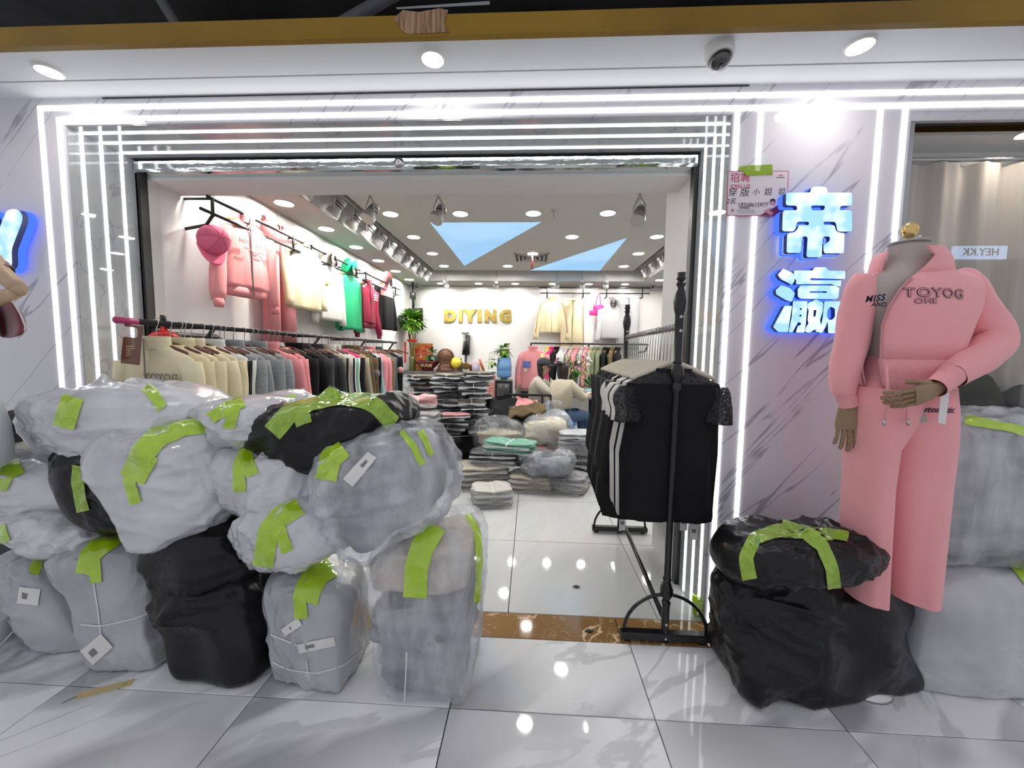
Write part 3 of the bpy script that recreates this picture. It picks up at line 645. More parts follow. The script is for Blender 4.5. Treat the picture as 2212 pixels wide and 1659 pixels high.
# middle row
m0b = bag('sack', 'lower pale sack slumped at the left edge under another pale sack', [(0, 1085), (185, 1085), (190, 1185), (45, 1222)], 1.50, .34, m_bagw, 6, 2.6, 1.1)
m0a = bag('sack', 'upper pale sack at the left edge below the top row', [(-50, 985), (160, 980), (170, 1095), (-60, 1135)], 1.52, .36, m_bagw, 7, 2.6, 1.1)
m1 = bag('sack', 'small black sack with a green tape strip wedged in the left stack', [(140, 960), (300, 940), (290, 1150), (132, 1145)], 1.50, .32, m_bagk, 8, 3.0, 1.0)
m3 = bag('sack', 'white sack with two short tape strips under the top black sack', [(462, 960), (680, 960), (672, 1095), (468, 1142)], 1.46, .36, m_bagw, 9, 3.0, .9)
m4 = bag('sack', 'small white sack with forked green tape in the middle of the pile', [(523, 1095), (712, 1055), (735, 1200), (525, 1255)], 1.40, .34, m_bagw, 10, 3.0, 1.0)
m2 = bag('sack', 'glossy white sack with a long diagonal run of green tape', [(212, 945), (470, 900), (450, 1130), (262, 1212)], 1.38, .40, m_bagw, 11, 3.2, 1.1, tie=(.1, -.2, 1))
m5 = bag('sack', 'big clear tilted sack with grey clothes and a slanted white label', [(665, 990), (940, 893), (962, 1105), (740, 1250)], 1.36, .44, m_film2, 12, 3.6, 1.2, contents=[(-.88, .84, m_cgrey, .87)], dirv=(1, 0, .25))
# top row
t0 = bag('sack', 'little creamy sack peeking out behind the top left sack', [(58, 885), (130, 880), (130, 985), (66, 1000)], 1.66, .22, m_bagw, 13, 2.6, 1.0, N=24)
t1 = bag('sack', 'large white sack lying on top of the left stack', [(85, 850), (415, 818), (432, 945), (95, 1030)], 1.50, .44, m_bagw, 14, 3.0, 1.3, tie=(-.15, .1, 1))
t2b = bag('sack', 'white sack half hidden behind the top black sack', [(556, 850), (680, 845), (680, 905), (560, 910)], 1.78, .24, m_bagw, 15, 2.6, 1.0, N=24)
t2 = bag('sack', 'small white sack with crossed tape on top between the big ones', [(424, 862), (606, 850), (612, 950), (436, 985)], 1.50, .34, m_bagw, 16, 2.6, 1.1)
t3 = bag('sack', 'black sack wrapped in green tape crowning the pile', [(540, 868), (858, 842), (868, 925), (560, 1045)], 1.46, .40, m_bagk, 17, 2.7, .95, tie=(.2, -.2, 1), lump=.03)
# right side
GR = 'sacks beside the pink mannequin'
r1 = bag('sack', 'huge black sack on the floor right of the clothes rack', [(1530, 1205), (2030, 1262), (2016, 1476), (1628, 1524)], 1.42, .40, m_bagk, 18, 2.7, .62, N=56, floor=True, group=GR, lump=.03, dirv=(1, .2, -.5))
r2 = bag('sack', 'black sack with an arch of green tape lying on the huge one', [(1588, 1132), (1900, 1152), (1925, 1278), (1592, 1285)], 1.37, .36, m_bagk, 19, 2.6, .75, N=50, group=GR, tie=(-.1, -.4, 1))
w2 = bag('sack', 'wide pinkish white sack on the floor below the display window', [(1950, 1205), (2420, 1195), (2420, 1520), (1975, 1470)], 1.62, .32, m_bagw, 20, 4.0, .7, group=GR, floor=True)
w1 = bag('sack', 'clear wrapped grey bale stacked on the wide white sack', [(2005, 900), (2420, 895), (2420, 1215), (2003, 1210)], 1.64, .30, m_film2, 21, 5.0, .7, group=GR, contents=[(-.95, .93, m_cgrey, .95)], dirv=(1, 0, .05))
# tape runs
tape(t1, [(160, 858), (150, 890), (140, 924)], 46); tape(t1, [(318, 835), (335, 858), (352, 882)], 24)
tape(m2, [(446, 912), (395, 918), (345, 940), (310, 980), (285, 1036)], 50); tape(m2, [(280, 1030), (296, 1086)], 26); tape(m2, [(330, 985), (300, 1040)], 30)
tape(m0a, [(0, 1055), (18, 1020), (48, 1008)], 34); tape(m1, [(172, 1005), (170, 1045), (182, 1104)], 26, True)
tape(b1, [(82, 1214), (72, 1240)], 22); tape(m0b, [(4, 1135), (16, 1170)], 20)
tape(b2, [(252, 1156), (220, 1178), (195, 1200), (186, 1240)], 42); tape(b2, [(204, 1190), (210, 1258)], 25)
tape(m3, [(533, 972), (518, 1005), (520, 1060)], 27); tape(m3, [(530, 985), (548, 1026)], 28)
tape(t2, [(526, 868), (488, 884), (456, 905)], 27); tape(t2, [(508, 876), (494, 926)], 26); tape(t2b, [(572, 868), (640, 862)], 16)
tape(t3, [(590, 935), (625, 895), (670, 868), (735, 855), (800, 866)], 42, True); tape(t3, [(760, 850), (815, 880), (848, 915)], 34, True); tape(t3, [(640, 915), (672, 902)], 16, True)
tape(m5, [(742, 968), (716, 988), (706, 1038)], 46); tape(m5, [(868, 932), (895, 968), (912, 1004)], 15); tape(m5, [(908, 932), (918, 955), (930, 984)], 13)
tape(m4, [(646, 1092), (604, 1118), (580, 1150), (570, 1222)], 44); tape(m4, [(600, 1125), (622, 1192)], 26)
tape(b4, [(716, 1222), (685, 1240), (668, 1270), (660, 1300)], 54); tape(b4, [(650, 1290), (652, 1336)], 27)
tape(b5, [(940, 1135), (912, 1185), (900, 1230), (898, 1290)], 50); tape(b5, [(1010, 1112), (1030, 1150), (1034, 1210), (1028, 1300)], 14); 
tape(r2, [(1620, 1250), (1612, 1205), (1630, 1165), (1680, 1148), (1740, 1150), (1775, 1180), (1795, 1230), (1803, 1294)], 30, True); tape(r2, [(1690, 1132), (1740, 1150), (1800, 1160)], 18, True); tape(r2, [(1740, 1148), (1830, 1160)], 22, True)
tape(w1, [(2085, 908), (2140, 918), (2210, 930)], 20); tape(w1, [(2030, 1080), (2026, 1150)], 18); tape(w2, [(2190, 1215), (2225, 1260)], 26)
label_on(m5, [(806, 982), (752, 1044)], 26); label_on(b1, [(42, 1284), (86, 1290)], 36); label_on(b2, [(190, 1420), (234, 1382)], 40); label_on(b4, [(612, 1366), (650, 1342)], 18); label_on(b4, [(646, 1400), (722, 1384)], 20)
twine(b2, [(203, 1258), (212, 1310), (219, 1370)]); twine(b2, [(176, 1348), (216, 1352), (290, 1336), (358, 1308)])
twine(b4, [(579, 1424), (620, 1445), (680, 1454), (740, 1438), (790, 1398)]); twine(b4, [(663, 1425), (668, 1470)]); twine(b4, [(585, 1370), (660, 1400)]); twine(b5, [(878, 1408), (874, 1512)])
# ================================================================== SIGNS
def zpt(p, ox, oy, sc, Y): q = PY(ox + p[0] / sc, oy + p[1] / sc, Y); return (q[0], q[2])
m_face = emit('sign_face', (.36, .66, 1.0), SIGN * 1.6, ((.85, .97, 1.0), 9))
m_side = pm('sign_side_navy', (.035, .05, .16), .35)
m_halo = emit('sign_halo_blue', (.05, .13, 1.0), SIGN * 2.2)
def grown(name, loops, grow, m, Y0, ext, parent, rnd):
    cu = bpy.data.curves.new(name, 'CURVE'); cu.dimensions = '2D'; cu.fill_mode = 'BOTH'; cu.extrude = ext
    pts = [np.array(p) for p in loops[0]]; ar = sum(a[0] * b[1] - b[0] * a[1] for a, b in zip(pts, pts[1:] + pts[:1]))
    n = len(pts); out = []
    for i in range(n):
        a, p, b = pts[i - 1], pts[i], pts[(i + 1) % n]; e1 = (p - a) / (np.linalg.norm(p - a) + 1e-9); e2 = (b - p) / (np.linalg.norm(b - p) + 1e-9)
        nn = np.array([e1[1] + e2[1], -e1[0] - e2[0]]) * (1 if ar > 0 else -1); nn /= np.linalg.norm(nn) + 1e-9; out.append(p + nn * grow)
    bpy.data.curves.remove(cu)
    return curve_shape(name, [out], m, (0, Y0, 0), extrude=ext, parent=parent, rnd=rnd)
def sign_letter(strokes, ox, oy, sc, label, name='sign_letter', rnd=.012):
    Yf = 1.895; c = zpt(strokes[0][0][0], ox, oy, sc, Yf)
    t = thing(name, label, 'illuminated sign', (c[0], 1.95, c[1]), 'illuminated blue-white letters')
    for lp in strokes:
        L_ = [[zpt(p, ox, oy, sc, Yf) for p in l] for l in lp]
        st = curve_shape('stroke', L_, m_face, (0, Yf + .012, 0), extrude=.012, parent=t, side=m_side, rnd=rnd)
        Lb = [[zpt(p, ox, oy, sc, Yf) for p in l] for l in lp]
        grown('halo_backing', Lb[:1], .004, m_halo, Yf + .040, .012, t, rnd)
    return t
DI = [[[(430, 122), (432, 90), (460, 62), (580, 62), (605, 90), (605, 122), (858, 122), (858, 258), (738, 258), (725, 305), (856, 305), (856, 522), (705, 522), (688, 422), (565, 422), (565, 455), (678, 455), (690, 515), (735, 536), (780, 536), (772, 745), (566, 745), (560, 655), (628, 622), (630, 572), (556, 572), (545, 785), (388, 785), (402, 572), (345, 572), (332, 740), (185, 740), (192, 540), (262, 533), (298, 495), (306, 456), (415, 456), (415, 422), (290, 422), (282, 490), (255, 520), (140, 520), (148, 306), (296, 304), (290, 256), (178, 255), (180, 122)], [(435, 256), (442, 305), (568, 305), (583, 256)]]]
sign_letter(DI, 1660, 390, 4.74, 'upper glowing blue-white Chinese character on the marble pier')
YING = [[[(150, 900), (255, 950), (268, 1030), (240, 1068), (128, 1010), (95, 965)]], [[(130, 1072), (220, 1100), (272, 1155), (238, 1240), (185, 1228), (80, 1165), (75, 1120)]], [[(165, 1282), (242, 1284), (200, 1552), (100, 1550), (48, 1500)]],
        [[(450, 922), (475, 888), (590, 888), (615, 922), (785, 925), (785, 1010), (430, 1000), (428, 1022), (748, 1022), (738, 1088), (640, 1060), (280, 1062), (285, 1020), (258, 1000), (262, 922)]],
        [[(330, 1076), (690, 1074), (726, 1100), (716, 1200), (690, 1215), (330, 1210), (300, 1190), (300, 1110)], [(422, 1134), (422, 1150), (597, 1150), (597, 1134)]],
        [[(252, 1235), (400, 1235), (395, 1320), (382, 1470), (368, 1556), (280, 1556), (300, 1490), (330, 1480), (335, 1455), (300, 1450), (245, 1556), (205, 1552), (238, 1400)], [(322, 1305), (322, 1325), (341, 1325), (341, 1305)], [(316, 1374), (316, 1392), (338, 1392), (338, 1374)]],
        [[(410, 1248), (440, 1240), (490, 1214), (525, 1240), (562, 1246), (556, 1340), (528, 1430), (540, 1480), (505, 1520), (455, 1535), (420, 1560), (372, 1548), (385, 1500), (412, 1462), (400, 1430), (412, 1330), (395, 1290)], [(462, 1325), (460, 1395), (480, 1395), (492, 1325)]],
        [[(572, 1236), (745, 1236), (760, 1330), (770, 1450), (800, 1480), (790, 1565), (612, 1562), (606, 1440), (585, 1500), (545, 1560), (475, 1545), (540, 1480), (556, 1400)], [(605, 1320), (600, 1400), (620, 1428), (655, 1425), (682, 1395), (680, 1310), (640, 1290)]]]
sign_letter(YING, 1660, 390, 4.74, 'lower glowing blue-white Chinese character partly behind the pink jacket', rnd=.006)
YY = [[[(-165, 110), (-90, 130), (-10, 340), (70, 130), (145, 108), (220, 125), (256, 200), (245, 262), (130, 562), (137, 740), (90, 792), (-110, 792), (-157, 740), (-150, 562), (-265, 262), (-276, 200), (-240, 125)]]]
sign_letter(YY, 0, 430, 5.1875, 'glowing blue letter Y at the left edge of the shopfront', rnd=.02)
# recruiting notice
Yp = 1.9515
def pq(x, y): return PY(1560 + x / 12.76, 350 + y / 12.76, Yp)
def plate(name, pts, m, Y, parent, ext=.0004): return curve_shape(name, [[(p[0], p[2]) for p in pts]], m, (0, Y, 0), extrude=ext, parent=parent)
c = pq(950, 1480); t = thing('recruiting_notice', 'pink-bordered paper recruiting notice taped to the marble pier', 'notice', (c[0], Yp, c[2]))
m_pink = pm('notice_magenta', (.55, .10, .20), .5); m_ink = pm('ink_black', (.02, .02, .025), .6); m_maroon = pm('notice_maroon', (.20, .02, .06), .5); m_skin_p = pm('print_pink', (.60, .28, .32), .6)
plate('border', [pq(*p) for p in ((150, 245), (1835, 240), (1785, 1490), (120, 1490))], m_pink, Yp, t)
plate('sheet', [pq(*p) for p in ((172, 270), (1808, 265), (1764, 1470), (140, 1470))], pm('notice_paper', (.70, .65, .68), .35), Yp - .0008, t)
plate('corner_print', [pq(*p) for p in ((1040, 1470), (1690, 1110), (1764, 1200), (1764, 1470))], m_maroon, Yp - .0016, t)
def ptext(s, x, y, h, m, name='printed_text', off=0, sp=1.0, sh=0, al='CENTER'):
    return text_mesh(name, s, h / 12.76 * Yp / F * 1.08, m, pq(x, y) + np.array([0, -.0018, 0]), parent=t, extrude=.0002, offset=off, spacing=sp, shear=sh, align=al)
ptext('招聘', 495, 455, 225, m_pink, off=.0006, sp=1.1); ptext('JOIN US', 490, 682, 130, m_pink, off=.0005)
for (s, x, y, h) in (('穿', 275, 850, 210), ('版', 610, 850, 220), ('小', 925, 840, 165), ('姐', 1255, 835, 190), ('姐', 1630, 830, 175)): ptext(s, x, y, h, m_ink, 'handwriting', sh=.12)
ptext('2名.', 262, 1090, 150, m_ink, 'handwriting', sh=.2); ptext('18268615977', 830, 1190, 140, m_ink, 'handwriting', sh=.15, sp=.92)
for k, (y, x1) in enumerate(((1320, 880), (1362, 900), (1408, 900))): plate('small_print', [pq(*p) for p in ((400, y - 9), (x1, y - 9), (x1, y + 9), (400, y + 9))], pm('print_grey', (.36, .33, .36), .6), Yp - .0016, t, .0002)
plate('small_print', [pq(*p) for p in ((470, 1255), (740, 1258), (740, 1285), (470, 1280))], m_ink, Yp - .0016, t, .0002)
plate('red_seal', [pq(280 + 38 * math.cos(a), 1335 + 38 * math.sin(a)) for a in np.linspace(0, 6, 14)], m_pink, Yp - .0016, t)
plate('logo_mark', [pq(*p) for p in ((1530, 395), (1605, 342), (1690, 395), (1640, 395), (1605, 372), (1575, 395))], m_pink, Yp - .0016, t); plate('small_print', [pq(*p) for p in ((1490, 424), (1720, 424), (1720, 444), (1490, 444))], m_ink, Yp - .0016, t, .0002)
plate('figure_face', [pq(1385 + 85 * math.cos(a), 1120 + 75 * math.sin(a)) for a in np.linspace(0, 6, 16)], m_skin_p, Yp - .0016, t)
plate('figure_hair', [pq(*p) for p in ((1300, 1105), (1330, 1040), (1330, 1020), (1365, 1025), (1380, 1000), (1405, 1020), (1430, 1015), (1445, 1040), (1470, 1105), (1385, 1075))], m_ink, Yp - .0022, t)
plate('figure_body', [pq(*p) for p in ((1140, 1350), (1330, 1260), (1360, 1290), (1290, 1340), (1410, 1410), (1340, 1475), (1150, 1370))], m_skin_p, Yp - .0022, t)
tp = thing('tape_strip', 'green tape strip holding the recruiting notice to the wall', 'tape', pq(900, 380))
plate('tape_film', [pq(*p) for p in ((480, 130), (700, 110), (1365, 75), (1380, 355), (640, 385), (590, 270), (420, 240))], pm('green_tape_wall', (.30, .50, .004), .15, spec=.6, coat=.5, alpha=.75), Yp - .004, tp)

# ================================================================== DISPLAY WINDOW
wg = props(MB().box(1.745, 4.6, 1.972, 1.9735, .02, 2.50).build('window_1', glass_pane('shop_glass', (.95, .95, .94), .05), None, False), 'clear glass of the display window beside the marble pier', None, None, 'structure')
flat(MB().box(1.742, 1.765, 1.965, 2.0, 0, 2.50), 'frame_post', pm('glass_frame', (.40, .41, .43), .3, metal=.5), wg)
props(MB().box(1.76, 4.6, 1.99, 2.22, .0, .12).build('display_floor', pm('ledge_grey', (.5, .5, .5), .4), None, False), 'low grey display ledge inside the window', None, None, 'structure')
wcl = struct('ceiling_display', MB().box(1.742, 4.6, 1.985, 2.29, 2.50, 2.535), m_ceil)
struct('wall_display', MB().box(1.742, 4.6, 2.26, 2.29, 0, 2.50), m_white)
cx = PZ(2142, 322, 2.50); downlight(cx[0], 2.07, 2.50, .045, emit('lamp_display', (1, .90, .78), 45), 'recessed spotlight in the ceiling of the display window', 'display lights')
m_curt = pm('beige_curtain', (.66, .61, .55), .8, var=((.58, .53, .48), 4, (6, 6, .6)))
cur = thing('curtain', 'beige-grey curtain hanging in the display window behind the mannequin', 'curtain', (3.2, 2.19, 0))
rows = []
for z in np.linspace(.13, 2.42, 8):
    rows.append([(x, 2.205 + .022 * math.sin(x * 26 + .8 * math.sin(x * 7 + z)) + .012 * math.sin(x * 61 + z * .6), z) for x in np.linspace(1.77, 4.5, 240)])
MB().grid(rows).build('cloth', m_curt, cur); MB().tube([(1.77, 2.205, 2.44), (4.5, 2.205, 2.44)], .012).build('rod', m_steel, cur)
# dark clothes behind the glass
m_olive = pm('dark_olive_cloth', (.055, .055, .045), .7, var=((.09, .085, .07), 4)); m_charc = pm('charcoal_cloth', (.03, .03, .035), .6)
def shell_from_px(name, px, Y, dy, m, seed, e=2.4, N=22, parent=None, lump=.03, wr=1.0):
    """soft closed lump whose outline corners (TL,TR,BR,BL) are at depth Y, dy deep"""
    tl, tr, br, bl = [PY(*p, Y) for p in px]; C, Q = cube_sphere(N); s = C / (np.abs(C) ** e).sum(1)[:, None] ** (1 / e); u = (s + 1) / 2
    P = ((1 - u[:, :1]) * (1 - u[:, 2:]) * bl + u[:, :1] * (1 - u[:, 2:]) * br + u[:, :1] * u[:, 2:] * tr + (1 - u[:, :1]) * u[:, 2:] * tl) + np.stack([0 * u[:, 0], (u[:, 1] - .5) * dy, 0 * u[:, 0]], 1)
    n = vnormals(P, Q); c_ = P.mean(0); D = lump * 2 * (vnoise((P - c_) * 6 + seed * 5.3) - .5) + wr * .012 * (1 - np.abs(2 * vnoise((P - c_) * np.array([26, 18, 7.]) + seed * 3.1) - 1))
    P = P + n * D[:, None]; return P, Q
for (lab, px, Y, m, sd) in (('dark olive garment bag slumped inside the display window', [(2050, 800), (2130, 800), (2170, 905), (2040, 905)], 2.08, m_olive, 3), ('grey folded coat leaning on the glass of the display window', [(2160, 850), (2260, 820), (2260, 905), (2170, 905)], 2.08, pm('grey_coat', (.12, .12, .125), .7), 5)):
    P, Q = shell_from_px('x', px, Y, .13, m, sd, lump=.015, wr=.6); t = thing('garment_heap', lab, 'garment', (P[:, 0].mean(), Y, P[:, 2].min())); MB().raw(P, Q).build('cloth', m, t)
P, Q = shell_from_px('x', [(2030, 735), (2100, 715), (2192, 757), (2060, 790)], 2.08, .10, m_charc, 8, 2.0, lump=.01, wr=.5); t = thing('hat', 'wide charcoal brimmed hat shape behind the pink sleeve', 'hat', (P[:, 0].mean(), 2.08, P[:, 2].min())); MB().raw(P, Q).build('brim', m_charc, t)
# lit sign across the corridor, seen mirrored in the glass
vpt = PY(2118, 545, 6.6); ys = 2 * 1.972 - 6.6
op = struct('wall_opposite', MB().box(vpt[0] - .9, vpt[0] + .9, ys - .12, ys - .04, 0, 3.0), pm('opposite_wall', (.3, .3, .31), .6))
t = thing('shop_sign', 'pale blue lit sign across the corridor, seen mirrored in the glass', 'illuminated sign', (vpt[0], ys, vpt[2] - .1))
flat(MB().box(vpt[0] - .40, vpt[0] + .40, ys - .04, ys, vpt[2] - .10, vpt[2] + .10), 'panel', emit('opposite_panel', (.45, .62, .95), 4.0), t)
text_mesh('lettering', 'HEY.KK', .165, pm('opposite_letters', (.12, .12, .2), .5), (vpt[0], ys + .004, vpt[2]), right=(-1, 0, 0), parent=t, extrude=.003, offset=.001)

# ================================================================== MANNEQUIN IN PINK TRACKSUIT
YM = 1.58
m_beige = pm('mannequin_fabric', (.46, .40, .37), .75, bump=(220, .15))
m_wood = pm('mannequin_wood', (.34, .235, .14), .5, var=((.25, .165, .095), 9, (1, 1, .15)))
m_goldm = pm('polished_gold', (.75, .52, .22), .12, metal=1)
m_pinkf = pm('pink_fleece', (.90, .40, .42), .85, var=((.87, .37, .39), 3), bump=[(160, .12), (7, .10, (1, 1, .3))], sheen=.25)
m_pinkr = pm('pink_rib', (.87, .37, .39), .85, bump=(120, .35, (3, 3, .1)), sheen=.2)
m_navyp = pm('navy_print', (.03, .03, .07), .6); m_zip = pm('zip_pink', (.62, .30, .34), .4)
base = PZ(1935, 1420, 0); bx = PY(1950, 700, YM)[0]
mq = thing('mannequin', 'headless fabric mannequin with wooden hands and gold neck knob beside the sign', 'mannequin', (bx, YM, 0))
def ring_px(y, xl, xr, Y, depth, n=28, e=2.2, fold=None):
    a, b = PY(xl, y, Y), PY(xr, y, Y); c_ = (a + b) / 2; return ering(c_, (b[0] - a[0]) / 2, depth, n, e=e, fold=fold)
rg = [ring_px(y, xl, xr, YM, d) for (y, xl, xr, d) in ((528, 1930, 1996, .050), (534, 1928, 1998, .055), (560, 1928, 1998, .055), (582, 1914, 2010, .065), (602, 1868, 2068, .085), (630, 1858, 2082, .10), (670, 1866, 2070, .112), (720, 1874, 2052, .10), (775, 1882, 2030, .085), (840, 1868, 2040, .105), (900, 1866, 2040, .11), (915, 1880, 2030, .09))]
MB().loft(rg).build('torso', m_beige, mq)
kn = PY(1963, 520, YM)
MB().lathe([(.012, -.035), (.010, -.01), (.013, 0), (.011, .006), (.018, .012), (.026, .028), (.028, .042), (.022, .056), (.012, .064), (.003, .068)], kn, 20).build('neck_knob', m_goldm, mq)
MB().lathe([(.062, 0), (.06, .006), (.03, .012), (.012, .014)], PY(1962, 527, YM), 24).build('neck_cap', pm('neck_satin', (.40, .38, .40), .35), mq)
MB().tube([(bx, YM + .05, .02), (bx, YM + .05, 1.25)], .014).lathe([(.02, .03), (.03, .025), (.105, .012), (.11, 0)][::-1], (bx, YM + .05, 0), 28).build('stand', m_steel, mq)
# clear bead chain
ch = thing('bead_chain', 'clear bead chain around the mannequin neck knob', 'necklace', kn)
for k in range(12):
    a = k / 12 * 2 * PI; p = kn + np.array([.03 + .032 * math.cos(a), -.03 * math.sin(a), .012 + .02 * math.cos(a + 2.4)]); MB().lathe([(.001, -.006), (.005, -.003), (.006, 0), (.005, .003), (.001, .006)], p, 8).build('bead', pm('clear_bead', (.85, .88, .9), .05, spec=.9), ch)
def wooden_hand(w, f, s, curl, parent, sc=1.0, spread=.05, thumb=(.6, .5), bend=1.0):
    """w wrist, f finger direction, s towards the thumb side"""
    w = np.asarray(w, float); f = np.asarray(f, float); f /= np.linalg.norm(f); s = np.asarray(s, float); s -= (s @ f) * f; s /= np.linalg.norm(s); n = np.cross(f, s)
    def rg_(d, a, b): return ering(w + f * d * sc, a * sc, b * sc, 14, u=s, v=n, e=2.8)
    h = MB().loft([rg_(-.03, .024, .02), rg_(0, .026, .02), rg_(.03, .034, .018), rg_(.07, .040, .015), rg_(.092, .038, .012)]).build('hand', m_wood, parent, angle=50)
    for k in range(4):
        p = w + f * .09 * sc + s * (.028 - .0185 * k) * sc; d = f + s * spread * (1.5 - k); d /= np.linalg.norm(d); ang = 0; L_ = (.040, .044, .041, .032)[k]; r = (.0088, .009, .0086, .0075)[k]
        mb = MB()
        for j, q in enumerate((1.0, .68, .52)):
            ang = curl[j] + (0.06 * k if j else 0); ax = np.cross(d, n); ax /= np.linalg.norm(ax)
            d2 = d * math.cos(ang) - n * bend * math.sin(ang); d = d2 / np.linalg.norm(d2); n2 = np.cross(ax, d); 
            e = p + d * L_ * q * sc; mb.tube([p - d * .003, p + d * .004, e - d * .006, e], [r * sc * .8, r * sc, r * sc * .92, r * sc * .62], 10); p = e
            n_loc = n
        mb.build('finger', m_wood, h)
    p = w + f * .028 * sc + s * .032 * sc; d = f * thumb[0] + s * thumb[1] - n * bend * .45; d /= np.linalg.norm(d); mb = MB()
    for q in (.038, .03):
        e = p + d * q * sc; mb.tube([p - d * .006, p, e - d * .005, e], [.009 * sc, .0105 * sc, .009 * sc, .006 * sc], 10); p = e; d = d * .9 + f * .35; d /= np.linalg.norm(d)
    mb.build('thumb', m_wood, h); return h
hl = PY(1831, 878, YM); wooden_hand(hl, PY(1828, 945, YM) - hl, (1, -.3, 0), (.05, .12, .1), mq, 1.0)
hr = PY(2022, 838, 1.37); wooden_hand(hr, PY(1950, 866, 1.36) - hr, (-.2, -.25, 1), (.25, .40, .35), mq, .92, bend=-1.0, thumb=(.8, .3))
def on_surface(o, bv, off, axis=(0, 1, 0)):
    w = offset_of(o.parent); ax = Vector(axis)
    for v in o.data.vertices:
        p = Vector(v.co) + Vector(w); h = bv.ray_cast(p - ax * .5, ax)
        if h[0] is not None: q = h[0] - ax * off; v.co = q - Vector(w)
    o.data.update()
def bvh_of(o):
    w = Vector(offset_of(o)); return BVHTree.FromPolygons([v.co + w for v in o.data.vertices], [tuple(p.vertices) for p in o.data.polygons])
# ---- trousers
tr = thing('trousers', 'wide pink sweatpants on the mannequin', 'trousers', (bx, YM, PY(1950, 1305, YM)[2]))
def leg(rows, side):
    rings = []
    for (y, xl, xr, d) in rows: rings.append(ring_px(y, xl, xr, YM, d, 36, 2.0, lambda t, y=y: 1 + .035 * math.sin(5 * t + y * .006 + side) * min(1, max(0, (y - 850) / 300)) + .02 * math.sin(9 * t + side * 2 + y * .011) * min(1, max(0, (y - 850) / 300))))
    o = MB().loft(rings[::-1], cap0=False, cap1=True).build('trouser_leg', m_pinkf, tr); return o
lg1 = leg(((835, 1846, 1990, .112), (880, 1843, 1975, .118), (920, 1843, 1945, .12), (960, 1843, 1915, .112), (1040, 1840, 1904, .105), (1120, 1836, 1899, .105), (1200, 1832, 1895, .105), (1282, 1828, 1893, .105)), 0)
lg2 = leg(((835, 1885, 2046, .112), (880, 1895, 2047, .118), (920, 1900, 2046, .12), (960, 1916, 2044, .112), (1040, 1917, 2036, .105), (1120, 1919, 2027, .105), (1200, 1922, 2016, .105), (1284, 1925, 2004, .105)), 2)
MB().loft([ring_px(y, xl, xr, YM, d, 40, 2.2, lambda t: 1 + .012 * math.sin(30 * t)) for (y, xl, xr, d) in ((836, 1852, 2042, .121), (815, 1866, 2030, .112), (800, 1872, 2024, .108), (770, 1880, 2018, .104), (768, 1884, 2014, .098))], False, False).build('waistband', m_pinkr, tr)
for (x0, y0, x1, y1) in ((1915, 790, 1910, 905), (1950, 850, 1960, 905)):
    a, b = PY(x0, y0, YM - .128), PY(x1, y1, YM - .135); MB().tube([a, (a + b) / 2 + np.array([.004, -.006, 0]), b], .0042, 8).build('drawstring', m_pinkf, tr); d = (b - a) / np.linalg.norm(b - a); MB().tube([b, b + d * .024], .0046, 8).build('cord_tip', m_steel, tr)
tq = PY(2015, 884, YM - .10); text_mesh('embroidery', 'automatic', .030, m_navyp, tq + np.array([.0, -.012, 0]), right=(1, 0, 0), parent=tr, extrude=0, offset=.0006, shear=.25); emb_ = [o for o in tr.children if o.name.startswith('embroidery')][0]; on_surface(emb_, bvh_of(lg2), .003)
tg_ = thing('hang_tag', 'white swing tag dangling at the mannequin hip', 'price tag', PY(2035, 915, 1.42))
q = [PY(*p, 1.42) for p in ((2033, 842), (2052, 840), (2042, 917), (2026, 913))]; curve_shape('card', [[(p[0], p[2]) for p in q]], m_paper, (0, 1.42, 0), extrude=.0006, parent=tg_); MB().tube([PY(2042, 842, 1.42), PY(2036, 828, 1.41)], .0012, 5).build('loop', pm('red_loop', (.5, .05, .1), .5), tg_)
# ---- jacket
jk = thing('track_jacket', 'open pink zip jacket with navy varsity lettering on the mannequin', 'jacket', (bx, YM, PY(1950, 836, YM)[2]))
def open_ring(y, xl, xr, ol, orr, d, n=44, zoff=0.0):
    a, b = PY(xl, y, YM), PY(xr, y, YM); c_ = (a + b) / 2; A = (b[0] - a[0]) / 2
    def th(x):
        X = (PY(x, y, YM - d)[0] - c_[0]) / A; return math.acos(max(-.98, min(.98, X)))
    tl_, tr_ = th(ol + 10), th(orr - 9); out = []          # front is -y: angle 2pi - theta
    a0 = 2 * PI - tl_; a1 = 2 * PI - tr_         # going from left edge, via left, back, right to the right edge
    for k in range(n):
        t = a0 - (a0 - (a1 - 2 * PI)) * k / (n - 1); out.append(c_ + np.array([A * math.cos(t), d * math.sin(t) * (1 + .03 * math.sin(6 * t + y * .02) * min(1, max(0, (y - 600) / 60))), zoff]))
    return out
JR = ((588, 1902, 2032, 1912, 2010, .075), (598, 1876, 2078, 1912, 1998, .100), (612, 1856, 2098, 1910, 1984, .118), (636, 1850, 2098, 1911, 1970, .135), (670, 1850, 2088, 1917, 1959, .145), (705, 1852, 2072, 1916, 1952, .145), (740, 1850, 2060, 1908, 1948, .142), (776, 1846, 2054, 1899, 1946, .145))
MB().loft([open_ring(*r) for r in JR], False, False, closed=False).build('body', m_pinkf, jk, solid=.008); jbody = [o for o in jk.children if o.name.startswith('body')][0]
MB().loft([open_ring(*r) for r in ((776, 1845, 2055, 1899, 1946, .149), (800, 1844, 2048, 1890, 1945, .145), (822, 1846, 2036, 1880, 1944, .136), (836, 1854, 2026, 1870, 1944, .126))], False, False, closed=False).build('hem_band', m_pinkr, jk, solid=.008)
